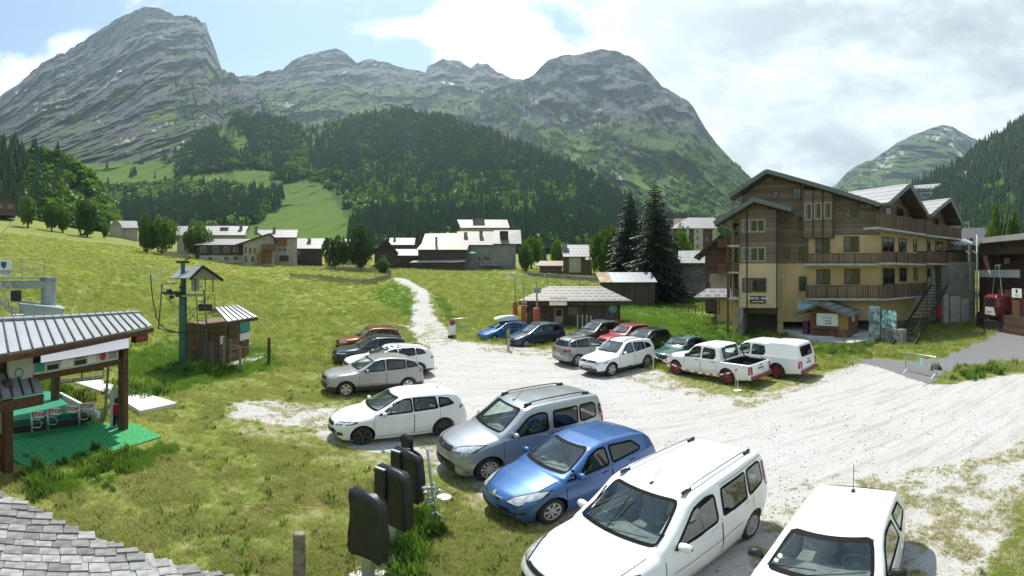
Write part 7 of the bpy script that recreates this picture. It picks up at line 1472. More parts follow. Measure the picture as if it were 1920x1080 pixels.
def build_hut():
    c = G(430, 683); f = Frame.wall(G(408, 690)+Vector((0, 0, 0)), G(471, 668)); f2 = Frame.wall(G(384, 668), G(408, 690)); t = thing('lift_hut', 'small brown timber lift hut with tin roof beside the pylon', 'hut', c); X = f.xz
    hw = woodmat('hut_boards', (.075, .04, .02), (.17, .095, .05), .15, 'z'); a, b = X(410, 680), X(467, 662); zt = X(425, 607)[1]; mb = LM(f); mb.b2(a[0], b[0], 0, 2.2, .05, zt); mb.build('wall', hw, t)
    e0, e1, r0, r1 = P(425, 604, 21.5), P(483, 595, 22.8), P(446, 573, 24.2), P(402, 578, 22.6); tin_roof(t, e0, e1, r0, r1, 6); mb = MB(); mb.slab(r1, r0, P(428, 580, 25.4), P(388, 588, 24.0), .05); mb.build('roof_back', tinl, t); mb = MB(); mb.bar(e0-Vector((0, 0, .08)), e1-Vector((0, 0, .08)), .06, .14); mb.build('fascia', brw, t)
    for r4, m, nm in (((450, 604, 468, 622), teal, 'poster'), ((450, 624, 468, 637), white_s, 'poster'), ((413, 630, 420, 645), white_s, 'notice'), ((428, 612, 444, 632), glass_w, 'window')): x0, x1, z0, z1 = rect(f, r4, -.02); mb = LM(f); mb.b2(x0, x1, -.05, -.001, z0, z1); mb.build(nm, m, t)
    x0, x1, z0, z1 = rect(f, (452, 640, 458, 662), -.1); mb = LM(f); mb.b2(x0, x1, -.12, -.02, 0, z1); mb.build('post', brw, t)
    mb = LM(f); mb.b2(a[0]-.3, b[0]+.8, -1.0, -.02, -.05, .10); o = mb.build('step_slab', concrete, t)
    # hinged shutter / windbreak boards beside it
    q = Frame.wall(G(352, 678), G(406, 693)); tt = thing('board_fence', 'dark upright board fence between pylon and hut', 'fence', G(380, 688)); x0, x1, z0, z1 = rect(q, (352, 637, 407, 690)); n = 9
    for k in range(n): mb = LM(q); w = (x1-x0)/n; mb.b2(x0+w*k+.01, x0+w*(k+1)-.01, -.02, .02, 0, z1+.06*math.sin(k)); mb.build('board', vwood, tt)
    mb = LM(q); mb.b2(x0, x1, .021, .07, z1*.75, z1*.85); mb.build('rail', greywood, tt)
    for i, (px, yb, yt, lb) in enumerate(((420, 693, 632, 'tall grey post in front of the hut steps'), (431, 684, 638, 'middle grey post beside the hut steps'), (450, 699, 647, 'short grey post nearest the meadow by the hut'), (504, 686, 633, 'lone brown post standing in the meadow right of the hut'))):
        g = G(px, yb); q = Frame(px, g.xy.length); mb = MB(); zt = q.xz(px, yt)[1]; mb.tube([(g.x, g.y, -.1), (g.x+.01, g.y, zt)], .075 if i != 3 else .09, 7); o = mb.build('wooden_post', greywood if i < 3 else brw); tag(o, lb, 'post', 'posts near the hut')
    for (a, b, lb) in (((420, 640), (450, 650), 'sagging cord strung between the posts by the hut'), ((431, 645), (504, 640), 'thin cord from the hut post to the meadow post')):
        pa, pb = P(*a, G(a[0], 690).xy.length), P(*b, G(b[0], 690).xy.length); mb = MB(); mb.tube([pa.lerp(pb, k/6)-Vector((0, 0, .25*math.sin(math.pi*k/6))) for k in range(7)], .014, 4); o = mb.build('cord', pm('pale_cord', (.35, .25, .18), .8)); tag(o, lb, 'cord')
build_hut()
# ---------------------------------------------------------------- shingled roof at the lower left
def build_shingles():
    # one plane of a hipped roof that falls towards the camera; its far border is the hip
    at = lambda px, py, z: G(px, py, z)
    A0 = at(455, 1082, 2.3); E = Vector((.53, .848, 0)).normalized(); Nn = Vector((-E.y, E.x, 0)); Up = (Nn*math.cos(R(13))+Vector((0, 0, math.sin(R(13))))).normalized(); Z = E.cross(Up).normalized(); Z = Z if Z.z > 0 else -Z
    def hit(px, py):
        az, el = (px-960)/F, (HZ-py)/F; d = Vector((math.sin(az)*math.cos(el), math.cos(az)*math.cos(el), math.sin(el))); o = Vector((0, 0, CH)); return o+d*((A0-o).dot(Z)/d.dot(Z))
    lc = lambda p: ((p-A0).dot(E), (p-A0).dot(Up)); H0, H1 = lc(hit(-110, 850)), lc(hit(470, 1090)); t = thing('shingled_roof', 'grey weathered wooden shingle roof in the lower left corner', 'roof', hit(150, 1060)); w, ex = .16, .105
    hx, hy = H1[0]-H0[0], H1[1]-H0[1]; sgn = (hx*(lc(hit(0, 1080))[1]-H0[1])-hy*(lc(hit(0, 1080))[0]-H0[0]))
    inside = lambda x, y: (hx*(y-H0[1])-hy*(x-H0[0]))*sgn > 0
    cor = [hit(-110, 850), hit(470, 1090), hit(200, 1500), hit(-160, 1250)]
    sm = [pm('shingle_%d' % k, c, .9, var=.28, scale=9, bump=.5) for k, c in enumerate(((.25, .245, .235), (.20, .198, .19), (.30, .295, .285), (.155, .15, .145)))]
    mb = MB(); mb.slab(*[q-Z*.06 for q in cor], .05); mb.build('roof_deck', greywood, t)
    base = []
    for k in range(6):
        b = MB(); wv = w*(.9+.05*k); b.add([(0, 0, .034), (wv*.97, 0, .037), (wv*.965, .34, .026), (.004, .34, .026), (0, 0, -.004), (wv*.97, 0, -.004), (wv*.965, .34, .016), (.004, .34, .016)], [(0,1,2,3),(7,6,5,4),(0,4,5,1),(1,5,6,2),(2,6,7,3),(3,7,4,0)]); base.append((wv, [b.mesh('shingle', m) for m in sm]))
    rs = random.Random(4); Rt = Matrix((E, Up, Z)).transposed().to_4x4(); cand = []; inv = WM[t.name].inverted()
    lim = [lc(c) for c in cor]; x_lo, x_hi = min(c[0] for c in lim), max(c[0] for c in lim); y_lo, y_hi = min(c[1] for c in lim), max(c[1] for c in lim)
    for r_ in range(int((y_hi-y_lo)/ex)+1):
        x = x_lo-rs.random()*w
        while x < x_hi:
            k = rs.randrange(6); wv, ms = base[k]; yy = y_lo+r_*ex+rs.uniform(-.016, .016); p = A0+E*x+Up*yy+Z*(.012+rs.uniform(0, .012)); u, v = pix(p.x, p.y, p.z)
            sy = next((k_ for k_ in (1, .62, .36, .2) if inside(x+wv/2, yy+.34*k_)), 0)
            if sy and -160 < u < 620 and v < 1350:
                M = Matrix.Translation(p) @ Rt @ Matrix.Rotation(R(rs.uniform(-6.2, -4.4)), 4, 'X') @ Matrix.Rotation(R(rs.uniform(-1.5, 1.5)), 4, 'Z') @ Matrix.Diagonal((1, sy, 1, 1)); cand.append((p.length, M, ms[rs.randrange(4)], -60 < u < 540 and v < 1130))
            x += wv
    vis = sorted([c for c in cand if c[3]], key=lambda c: c[0]); rest = []
    for i, (d, M, me, s) in enumerate(vis):
        if i < 300: shared('shingle', me, t, inv @ M)
        else: rest.append((M, me))
    rest += [(c[1], c[2]) for c in cand if not c[3]]
    if rest:
        mb = MB()
        for M, me in rest:
            mb.cm = sm.index(me.materials[0]); mb.M = M; mb.add([v.co for v in me.vertices], [tuple(p.vertices) for p in me.polygons])
        o = mb.build('shingles', sm, t); o['kind'] = 'stuff'
build_shingles()
# ---------------------------------------------------------------- covered terminals and frames in front of the near cars
tarp = pm('black_tarpaulin', (.013, .017, .019), .42, var=.25, scale=5, bump=.25, spec=.6)
def cover(label, px, yb, yt, half, dep, yaw, post=True, slim=False):
    g = G(px, yb); h = P(px, yt, g.xy.length).z; t = thing('covered_terminal', label, 'covered terminal', g, yaw, 'tarpaulin-covered lift terminals')
    rs = random.Random(int(px)); z0, z1 = h*.30, h; nx, nz = 9, 9; vs = []; fs = []; ring = []
    prof = [(-half, -dep), (half, -dep), (half, dep), (-half, dep)]; per = 28
    for k in range(nz+1):
        q = k/nz; z = z0+(z1-z0)*q; s = 1.0-.03*q+.02*math.sin(q*7)
        for j in range(per):
            u = j/per*4; e = int(u); f = u-e; a, b = prof[e], prof[(e+1) % 4]; x, y = a[0]+(b[0]-a[0])*f, a[1]+(b[1]-a[1])*f
            wv = .012*math.sin(j*2.1+k*.9)+.008*rs.uniform(-1, 1); n = Vector((x/half, y/dep, 0)).normalized(); cr = max(0, q-.86)/.14
            zz = z-(.10*max(0, x/half-.55)/.45*cr)-(.02*math.sin(j*1.3))*(1 if k == 0 else 0); vs.append((x*s*(1-.05*cr)+n.x*wv, y*s*(1-.25*cr)+n.y*wv, zz+(.03*rs.random() if k == nz else 0)))
    for k in range(nz):
        for j in range(per): fs.append((k*per+j, k*per+(j+1) % per, (k+1)*per+(j+1) % per, (k+1)*per+j))
    fs.append(tuple(nz*per+j for j in range(per))); mb = MB(); mb.add(vs, fs); mb.build('tarpaulin', tarp, t, smooth=True, local=True)
    if not slim:
        mb = MB(); mb.b2(-half*.98, -half*.25, -dep*1.55, -dep*.9, z0+.18, z1*.985); o = mb.build('side_box', tarp, t, local=True, bevel=.05, seg=2); mb = MB(); mb.b2(-half*.95, -half*.28, -dep*1.5, -dep*.95, z1*.986, z1*1.0); mb.build('top_plate', steel, t, local=True)
    mb = MB(); mb.b2(-.09, .09, -.05, .05, 0, z0+.2); mb.build('stand', steel, t, local=True, bevel=.01); mb = MB(); mb.b2(-half*.9, half*.9, -dep*1.6, dep*1.6, -.02, .05); mb.build('foot_plate', steel, t, local=True, bevel=.008)
    return t
cover('black tarpaulin-covered lift terminal nearest the camera', 690, 1086, 926, .30, .085, R(-22), slim=True); cover('black tarpaulin-covered lift terminal, second from the camera', 738, 1022, 880, .33, .09, R(-26)); cover('black tarpaulin-covered lift terminal, third from the camera, tallest looking', 765, 968, 846, .33, .10, R(-26)); cover('slim black covered post farthest of the covered terminals', 763, 890, 816, .12, .10, R(-20), slim=True)
plm = pm('perforated_plate', (.52, .54, .54), .4, .3, var=.12, scale=8)
for i, (px, py, w, l) in enumerate(((722, 1062, .55, .75), (772, 1000, .6, .8), (790, 968, .5, .9))):
    g = G(px, py); t = thing('perforated_plate', ('perforated steel plate lying by the nearest covered terminal', 'perforated steel plate between the second and third covered terminals', 'perforated steel plate beside the third covered terminal')[i], 'plate', g, R(-24)); mb = MB(); mb.b2(-w/2, w/2, -l/2, l/2, .03, .05); mb.build('sheet', plm, t, local=True); mb = MB()
    for a in range(9):
        for b in range(12): x, y = -w/2+w*(a+.5)/9, -l/2+l*(b+.5)/12; mb.lathe([(.0001, .0515), (.016, .0515)], 6, c=(x, y, 0))
    o = mb.build('holes', blackp, t, local=True); o['kind'] = 'stuff'
def tube_frame():
    f = Frame(800, G(805, 990).xy.length); t = thing('tube_stand', 'galvanised tube stand with clamps behind the covered terminals', 'stand', G(805, 975)); p = lambda px, py, d=0: f.pt(px, py, d)
    for k, pts in enumerate((((801, 842), (806, 880), (811, 925), (815, 958)), ((815, 958), (836, 975)), ((815, 958), (806, 972)), ((812, 905), (826, 920)))): mb = MB(); mb.tube([p(*q) for q in pts], .028 if k < 1 else .02, 8); mb.build('tube', steel, t, smooth=True)
    for k, (x, y) in enumerate(((808, 915), (800, 925), (814, 930), (806, 938), (796, 915), (812, 945), (822, 922))): mb = MB(); mb.box(p(x, y, -.02*k), (.13, .07, .06), Matrix.Rotation(k*.9, 4, 'Y') @ Matrix.Rotation(k*.5, 4, 'Z')); mb.build('clamp', steel, t, bevel=.01)
    mb = MB(); c = p(833, 932); mb.lathe([(0, .02), (.13, .015), (.14, 0), (0, 0)], 14, c=c); mb.build('disc', steel, t)
tube_frame()
g = G(561, 1092); mb = MB(); mb.lathe([(.085, -.1), (.09, .2), (.085, P(561, 1001, g.xy.length).z), (.07, P(561, 1001, g.xy.length).z+.02), (0, P(561, 1001, g.xy.length).z+.02)], 12, c=g); t = thing('wooden_stake', 'short weathered round stake near the bottom edge', 'stake', g); mb.build('stake', greywood, t); mb = MB(); mb.lathe([(.10, 0), (.10, .08)], 12, c=g+Vector((0, 0, .02))); mb.build('sleeve', steel, t)
pa, pb = P(655, 945, 6.3), P(420, 943, 9.5); mb = MB(); mb.tube([pa, pb], .006, 4); o = mb.build('thin_wire', pm('wire_rust', (.2, .12, .09), .7)); tag(o, 'thin wire running left from the nearest covered terminal', 'wire')
# ---------------------------------------------------------------- barriers, signs, tape
def barrier(label, a, b, h=1.05, paper=False):
    a, b = Vector(a), Vector(b); t = thing('crowd_barrier', label, 'barrier', a.lerp(b, .5), 0, 'galvanised crowd barriers'); u = Vector((0, 0, 1)); mb = MB(); mb.tube([a+u*.18, a+u*h*.94, a.lerp(b, .03)+u*h, a.lerp(b, .97)+u*h, b+u*h*.94, b+u*.18, a+u*.18], .02, 6); mb.build('frame', steel, t, smooth=True)
    for k in range(1, 16): mb = MB(); mb.tube([a.lerp(b, k/16)+u*.18, a.lerp(b, k/16)+u*h], .009, 5); mb.build('bar', steel, t)
    d = (b-a).normalized(); n = Vector((-d.y, d.x, 0))
    for q in (a.lerp(b, .06), a.lerp(b, .94)): mb = MB(); mb.tube([q-n*.3, q+u*.2, q+n*.3], .018, 6); mb.build('foot', steel, t)
    if paper: q = a.lerp(b, .48); mb = MB(); mb.bar(q+u*.68-n*.03, q+d*.24+u*.68-n*.03, .01, .36); mb.build('notice', sky_s, t)
barrier('crowd barrier behind the orange car', onground(722, 33.5), onground(769, 31.0)); barrier('crowd barrier behind the round no-entry sign', onground(848, 35.5), onground(889, 36)); barrier('crowd barrier with a notice on the asphalt at right', G(1698, 697), G(1757, 709), paper=True)
def sign():
    g = onground(848, 32.5); t = thing('no_parking_sign', 'round no-parking sign on a pale board with black foot', 'sign', g); f = Frame(848, 32.5); z = g.z; c = f.pt(848, 616); mb = LM(f); mb.b2(-.25, .25, 0, .03, z+.25, z+1.0); mb.build('board', white_s, t); mb = LM(f); mb.M = Matrix.Translation((c.x, c.y, z+1.15)) @ f.M.to_3x3().to_4x4(); mb.lathe([(0, -.03), (.17, -.03), (.17, 0)], 18, ax='y'); d = mb.build('disc', pm('sign_blue', (.05, .05, .22), .5), t); mb = LM(f); mb.M = Matrix.Translation((c.x, c.y, z+1.15)) @ f.M.to_3x3().to_4x4(); mb.lathe([(.165, -.035), (.225, -.035), (.225, 0)], 18, ax='y'); mb.build('ring', redpl, d)
    mb = LM(f); mb.M = Matrix.Translation((c.x, c.y, z+1.15)) @ f.M.to_3x3().to_4x4() @ Matrix.Rotation(R(45), 4, 'Y'); mb.b2(-.16, .16, -.036, -.031, -.022, .022); mb.build('slash', redpl, d)
    mb = LM(f); mb.b2(-.34, .34, -.2, .22, z-.02, z+.2); mb.build('foot', blk, t, bevel=.05, seg=2); mb = LM(f); mb.b2(-.03, .03, .03, .07, z+.1, z+1.1); mb.build('post', steel, t)
sign()
def tape():
    t = thing('tape_line', 'red and white tape sagging between two thin posts before the pickup', 'barrier tape', G(1310, 735)); A, B, C = P(1225, 667, G(1225, 700).xy.length), P(1383, 692, G(1383, 733).xy.length), None; rd = pm('tape_red', (.5, .04, .04), .5)
    M_ = P(1335, 706, (A.xy.length+B.xy.length)/2-.3)
    n = 22; pts = []
    for k in range(n+1): q = k/n; p = A*(1-q)**2+M_*2*q*(1-q)*1.0+B*q*q; p.z = A.z*(1-q)+B.z*q-.55*4*q*(1-q)*.95; pts.append(p)
    for k in range(n): mb = MB(); mb.bar(pts[k], pts[k+1], .012, .07); mb.build('tape_piece', rd if k % 2 else white_s, t)
    for px, yb, p in ((1225, 700, A), (1383, 733, B)): g = G(px, yb); mb = MB(); mb.tube([g, (g.x, g.y, p.z+.05)], .018, 6); mb.box(g+Vector((0, 0, .02)), (.3, .3, .04)); mb.build('post', white_s, t)
    g = G(1379, 733); mb = MB(); mb.tube([g, P(1379, 695, g.xy.length)], .012, 5); mb.build('post', steel, t)
tape()
# ---------------------------------------------------------------- hut with the old roof, shed, padded posts
def build_old_hut():
    f = Frame(1075, 38.5); t = thing('old_hut', 'old dark hut with a worn hipped tile roof behind the parked cars', 'hut', f.pt(1075, 606)); x0, x1, z0, z1 = rect(f, (988, 566, 1163, 607)); zb = gz(*f.c.xy)-.3; mb = LM(f); mb.b2(x0, x1, 0, 4.5, zb, z1+.2); mb.build('wall', woodmat('shed_boards', (.045, .035, .028), (.11, .09, .075), .22, 'x'), t)
    ot = dotroof('worn_tile_roof', (.22, .205, .18), (.04, .037, .033), .6, .62, .8, .42, streak=.12); e0, e1 = f.xz(972, 569, -.8), f.xz(1184, 563, -.8); r0, r1 = f.xz(1027, 541, 2.2), f.xz(1127, 537, 2.2); zr = (r0[1]+r1[1])/2; ze = (e0[1]+e1[1])/2
    mb = LM(f); a, b, c, d = (e0[0], -.8, ze), (e1[0], -.8, ze), (r1[0], 2.2, zr), (r0[0], 2.2, zr); a2, b2 = (e0[0], 5.2, ze), (e1[0], 5.2, ze)
    for q in ((a, b, c, d), (b, b2, c, c), (b2, a2, d, c), (a2, a, d, d)):
        if q[2] == q[3]: mb.add([q[0], q[1], q[2]], [(0, 1, 2)])
        else: mb.add(list(q), [(0, 1, 2, 3)])
    o = mb.build('roof', ot, t); roof_uv(o, f, 2.6); m = o.modifiers.new('thick', 'SOLIDIFY'); m.thickness = .14
    mb = LM(f); mb.b2(e0[0], e1[0], -.9, -.78, ze-.26, ze-.10); mb.build('fascia', soff, t)
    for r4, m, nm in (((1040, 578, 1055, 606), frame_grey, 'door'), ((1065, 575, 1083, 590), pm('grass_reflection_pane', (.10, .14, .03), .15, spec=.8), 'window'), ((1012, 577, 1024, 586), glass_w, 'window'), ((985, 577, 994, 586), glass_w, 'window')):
        x0, x1, z0, z1 = rect(f, r4, -.02); mb = LM(f); mb.b2(x0, x1, -.06, -.001, z0, z1); w = mb.build(nm, m, t)
        if nm == 'door': mb = LM(f); mb.b2(x0+.1, x1-.1, -.07, -.061, (z0+z1)/2, z1-.1); mb.build('pane', glass_w, w)
    x0, x1, z0, z1 = rect(f, (1030, 563, 1063, 572), -1.2); mb = LM(f); mb.slab((x0, -1.4, z0), (x1, -1.4, z0), (x1, -.3, z1+.2), (x0, -.3, z1+.2), .08); mb.build('porch_roof', greywood, t)
    c = f.xz(1149, 579, -.03); mb = LM(f); mb.M = f.M @ Matrix.Translation((c[0], -.02, c[1])); mb.lathe([(.0, -.03), (.36, -.03), (.36, 0)], 18, ax='y'); s = mb.build('round_sign', pm('sign_sea', (.16, .40, .40), .6), t); mb = LM(f); mb.M = f.M @ Matrix.Translation((c[0], -.055, c[1])); mb.lathe([(.2, 0), (.27, 0)], 18, ax='y'); mb.build('emblem', teal, s)
    for px, z_ in ((1083, 1.3), (1092, 1.3), (1100, 1.3), (1108, 1.2)): x = f.xz(px, 590, -1.6)[0]; g = zb+.3; mb = LM(f); mb.b2(x-.06, x+.06, -1.66, -1.54, g, g+z_); mb.build('gate_post', frame_grey, t)
    x = f.xz(1008, 545, -1.2); mb = LM(f); mb.b2(x[0]-.3, x[0]+.3, -1.25, -1.2, x[1]-.2, x[1]+.25); mb.build('small_sign', steel_grey, t); mb = LM(f); mb.bar((x[0], -1.22, zb+.3), (x[0], -1.22, x[1]), .06); mb.build('sign_post', steel_grey, t)
build_old_hut()
def build_shed():
    f = Frame(1175, 54, -6); t = thing('tin_shed', 'dark upright-board shed with a bright tin roof before the spruces', 'shed', f.pt(1175, 560)); x0, x1, z0, z1 = rect(f, (1128, 530, 1228, 566)); zb = gz(*f.c.xy)-.4; mb = LM(f); mb.b2(x0, x1, 0, 4, zb, z1+.1); mb.build('wall', woodmat('shed_boards', (.045, .035, .028), (.11, .09, .075), .22, 'x'), t)
    e0, e1, r0, r1 = f.xz(1125, 531, -.5), f.xz(1233, 527, -.5), f.xz(1116, 512, 2.0), f.xz(1221, 509, 2.0); n = 9; z_e = (e0[1]+e1[1])/2; z_r = (r0[1]+r1[1])/2
    for k in range(n):
        a, b = e0[0]+(e1[0]-e0[0])*k/n, e0[0]+(e1[0]-e0[0])*(k+1)/n-.02; c, d = r0[0]+(r1[0]-r0[0])*k/n, r0[0]+(r1[0]-r0[0])*(k+1)/n-.02; mb = LM(f); mb.slab((a, -.5, z_e), (b, -.5, z_e), (d, 2.0, z_r), (c, 2.0, z_r), .06); mb.build('roof_sheet', tinl if k > 1 else pm('rusty_tin', (.34, .24, .15), .7, .1, var=.35, scale=1.5), t)
    mb = LM(f); mb.slab((r0[0], 2.0, z_r), (r1[0], 2.0, z_r), (e1[0], 4.6, z_e), (e0[0], 4.6, z_e), .06); mb.build('roof_back', tinl, t)
build_shed()
padm = pm('orange_padding', (.38, .075, .03), .6, var=.15, scale=4)
for i, (px, yb, yt, w, ypole, arm, r) in enumerate(((966, 602, 565, 9, 518, (942, 512), 36.8), (982, 605, 572, 10, 525, (958, 512), 35.5), (1006, 608, 577, 13, 527, (984, 514), 34.3), (1027, None, None, 0, 523, (1020, 514), 46), (1087, None, None, 0, 524, (1080, 515), 48))):
    g = onground(px, r); lb = ('orange padded lift post left of the old hut, leftmost', 'orange padded lift post left of the old hut, middle one', 'orange padded lift post closest to the old hut door', 'bare bent pole rising behind the left end of the old hut', 'bare bent pole rising behind the old hut roof middle')[i]; t = thing('padded_post' if w else 'bent_pole', lb, 'post', g, 0, 'drag-lift poles by the old hut')
    if w: mb = MB(); rr = w/2*r/F; zt = P(px, yt, r).z; mb.lathe([(rr*.9, 0), (rr, .1), (rr, zt-g.z-.08), (rr*.8, zt-g.z), (0, zt-g.z)], 12, c=g); mb.build('padding', padm, t, smooth=True)
    mb = MB(); mb.tube([g, P(px, ypole+5, r), P(px-1, ypole, r), P(px-4, ypole-3, r), P(*arm, r)], .045, 6); mb.build('pole', steel_grey, t, smooth=True)
# ---------------------------------------------------------------- fences, walls in the meadow
def picket(label, pts, h, n_per=.16, name='picket_fence'):
    t = thing(name, label, 'fence', onground(*pts[0])); rs = random.Random(3); P3 = [onground(*p) for p in pts]; tot = 0; row = []
    for a, b in zip(P3[:-1], P3[1:]):
        k = max(2, int((b-a).length/n_per))
        for j in range(k): q = a.lerp(b, j/k); row.append((q, (b-a).normalized()))
    small = MB()
    for q, d in row: z = gz(q.x, q.y); hh = h*(.9+.2*rs.random()); small.bar((q.x, q.y, z-.05), (q.x+rs.uniform(-.03, .03), q.y, z+hh), n_per*.62, .025, up=d.cross(Vector((0, 0, 1))))
    o = small.build('pickets', greywood, t); o['kind'] = 'stuff'
    for a, b in zip(P3[:-1], P3[1:]):
        mb = MB(); mb.bar(Vector((a.x, a.y, gz(a.x, a.y)+h*.7)), Vector((b.x, b.y, gz(b.x, b.y)+h*.7)), .05, .09); mb.build('rail', greywood, t)
        mb = MB(); mb.bar((a.x, a.y, gz(a.x, a.y)-.1), (a.x, a.y, gz(a.x, a.y)+h*1.08), .12); mb.build('post', greywood, t)
picket('dark picket fence round the garden left of the footpath', [(545, 76), (600, 74), (640, 70), (680, 67), (705, 70), (732, 80), (733, 88), (720, 93), (660, 96), (610, 97)], 1.05, .2); picket('pale board fence below the round tree and the long house', [(312, 104), (330, 101), (355, 98)], 1.5, .3)
mb = MB(); a_, b_ = onground(985, 92), onground(1125, 84); mb.bar(a_+Vector((0, 0, .3)), b_+Vector((0, 0, .3)), .5, 1.2); o = mb.build('stone_wall', stone); tag(o, 'low dark stone wall below the maroon house', 'wall')
for k, (px, r) in enumerate(((1280, 47), (1310, 46), (1340, 45))):
    pass
t = thing('rail_fence', 'thin dark rail fence right of the spruces', 'fence', onground(1265, 50)); ps = [onground(q, 50-.03*(q-1265)) for q in range(1265, 1345, 13)]
for p in ps: mb = MB(); mb.bar(p, p+Vector((0, 0, 1.0)), .07); mb.build('post', dkwood, t)
for z in (.5, .95): mb = MB(); mb.tube([p+Vector((0, 0, z)) for p in ps], .03, 5); mb.build('rail', dkwood, t)
# ---------------------------------------------------------------- the person beside the navy car
def person():
    g = G(953, 660); t = thing('person', 'person in a yellow patterned top and light trousers facing right', 'person', g, R(-10)); H_ = 1.66
    pts = {'pel': (0, 0, .93), 'wai': (0, .01, 1.08), 'che': (0, 0, 1.27), 'nek': (.01, 0, 1.42), 'hd0': (.02, 0, 1.50), 'hd1': (.03, 0, 1.60), 'lh': (0, .09, .88), 'lk': (.03, .10, .50), 'la': (0, .10, .09), 'lt': (.14, .11, .03), 'rh': (0, -.09, .88), 'rk': (.02, -.10, .50), 'ra': (-.03, -.10, .09), 'rt': (.11, -.11, .03), 'ls': (0, .18, 1.36), 'le': (-.03, .23, 1.10), 'lw': (.10, .20, .93), 'rs': (0, -.18, 1.36), 're': (-.02, -.24, 1.10), 'rw': (.13, -.19, .97)}
    rad = {'pel': (.15, .12), 'wai': (.125, .10), 'che': (.15, .115), 'nek': (.055, .055), 'hd0': (.075, .085), 'hd1': (.08, .095), 'lh': (.085, .085), 'lk': (.062, .062), 'la': (.042, .042), 'lt': (.035, .035), 'ls': (.06, .06), 'le': (.043, .043), 'lw': (.03, .03)}
    ed = [('pel', 'wai'), ('wai', 'che'), ('che', 'nek'), ('nek', 'hd0'), ('hd0', 'hd1'), ('pel', 'lh'), ('lh', 'lk'), ('lk', 'la'), ('la', 'lt'), ('pel', 'rh'), ('rh', 'rk'), ('rk', 'ra'), ('ra', 'rt'), ('che', 'ls'), ('ls', 'le'), ('le', 'lw'), ('che', 'rs'), ('rs', 're'), ('re', 'rw')]
    # hands: five short finger chains each
    for s in 'lr':
        w = Vector(pts[s+'w']); e = Vector(pts[s+'e']); d = (w-e).normalized(); pts[s+'p'] = tuple(w+d*.07); rad['lp'] = (.028, .02); ed.append((s+'w', s+'p'))
        for k in range(5): o = Vector((0, 0, .02)) if k == 4 else Vector((.012*(k-1.5), 0, -.004*k)); nm = s+'f%d' % k; pts[nm] = tuple(w+d*(.14-.008*abs(k-1) if k < 4 else .09)+o*(1 if k < 4 else 1.6)); rad['lf%d' % k] = (.009, .009); ed.append((s+'p', nm))
    names = list(pts); me = bpy.data.meshes.new('body'); me.from_pydata([pts[n] for n in names], [(names.index(a), names.index(b)) for a, b in ed], []); o = bpy.data.objects.new('body', me); COL.objects.link(o); o.parent = t; WM[o.name] = WM[t.name]
    md = o.modifiers.new('skin', 'SKIN'); sk = me.skin_vertices[0].data if me.skin_vertices else None
    if sk is None: 
        lay = me.skin_vertices.new() if hasattr(me.skin_vertices, 'new') else None; sk = me.skin_vertices[0].data
    for i, n in enumerate(names):
        k = n if n in rad else 'l'+n[1:]; sk[i].radius = rad[k]
    sk[names.index('pel')].use_root = True; sb = o.modifiers.new('sub', 'SUBSURF'); sb.levels = 1; sb.render_levels = 2
    m, nt, b = newmat('person_skin_and_clothes'); v = objvec(nt); sp = nd(nt, 'ShaderNodeSeparateXYZ'); lk(nt, v, sp.inputs[0]); n = noise(nt, v, 30, 2, .5)
    top = mixc(nt, smooth(nt, n, .45, .55), (.42, .40, .06), (.10, .14, .05)); tr = (.42, .37, .28); skin = (.40, .25, .17); hair = (.05, .03, .02); z = sp.outputs[2]
    c = mixc(nt, smooth(nt, z, .085, .095), (.06, .06, .06), tr); c = mixc(nt, smooth(nt, z, .93, .94), c, (.03, .035, .05)); c = mixc(nt, smooth(nt, z, 1.0, 1.01), c, top); c = mixc(nt, smooth(nt, z, 1.425, 1.435), c, skin)
    lk(nt, c, b.inputs['Base Color']); b.inputs['Roughness'].default_value = .8; me.materials.append(m)
    mb = MB(); mb.lathe([(.0, .125), (.06, .11), (.095, .05), (.10, -.01), (.085, -.06)], 14, c=(.015, 0, 1.59)); mb.build('hair', pm('hair_dark', (.045, .028, .018), .7), t, smooth=True, local=True); mb = MB(); mb.lathe([(.0001, -.03), (.02, 0), (.001, .03)], 6, c=(.12, 0, 1.56)); mb.build('nose', pm('skin', (.40, .25, .17), .6), t, local=True)
    for s in (1, -1): mb = MB(); mb.lathe([(.0001, -.01), (.012, 0), (.0001, .01)], 6, c=(.108, s*.032, 1.585)); mb.build('eye', blackp, t, local=True)
    mb = MB(); mb.b2(-.04, .12, .19, .30, .78, 1.02); mb.build('bag', pm('pale_bag', (.35, .38, .40), .7), t, local=True, bevel=.02)
person()
# ---------------------------------------------------------------- grass, weeds, stones
def tuft(seed, n, h, spread, w, mat, bend=.5, head=False):
    rs = random.Random(seed); vs = []; fs = []
    for k in range(n):
        a = rs.random()*6.283; r = spread*math.sqrt(rs.random()); x, y = r*math.cos(a), r*math.sin(a); d = rs.random()*6.283; hh = h*rs.uniform(.5, 1.1); bx, by = math.cos(d)*bend*hh*rs.random(), math.sin(d)*bend*hh*rs.random(); px, py = -math.sin(d)*w, math.cos(d)*w; o = len(vs)
        if head: vs += [(x+bx-w*3, y+by, hh), (x+bx, y+by-w*3, hh+.02), (x+bx+w*3, y+by, hh), (x+bx, y+by+w*3, hh-.02)]; fs.append((o, o+1, o+2, o+3))
        else: vs += [(x-px, y-py, 0), (x+px, y+py, 0), (x+bx*.4+px*.7, y+by*.4+py*.7, hh*.6), (x+bx*.4-px*.7, y+by*.4-py*.7, hh*.6), (x+bx, y+by, hh)]; fs += [(o, o+1, o+2, o+3), (o+3, o+2, o+4)]
    me = bpy.data.meshes.new('tuft'); me.from_pydata(vs, [], fs); me.materials.append(mat); return me
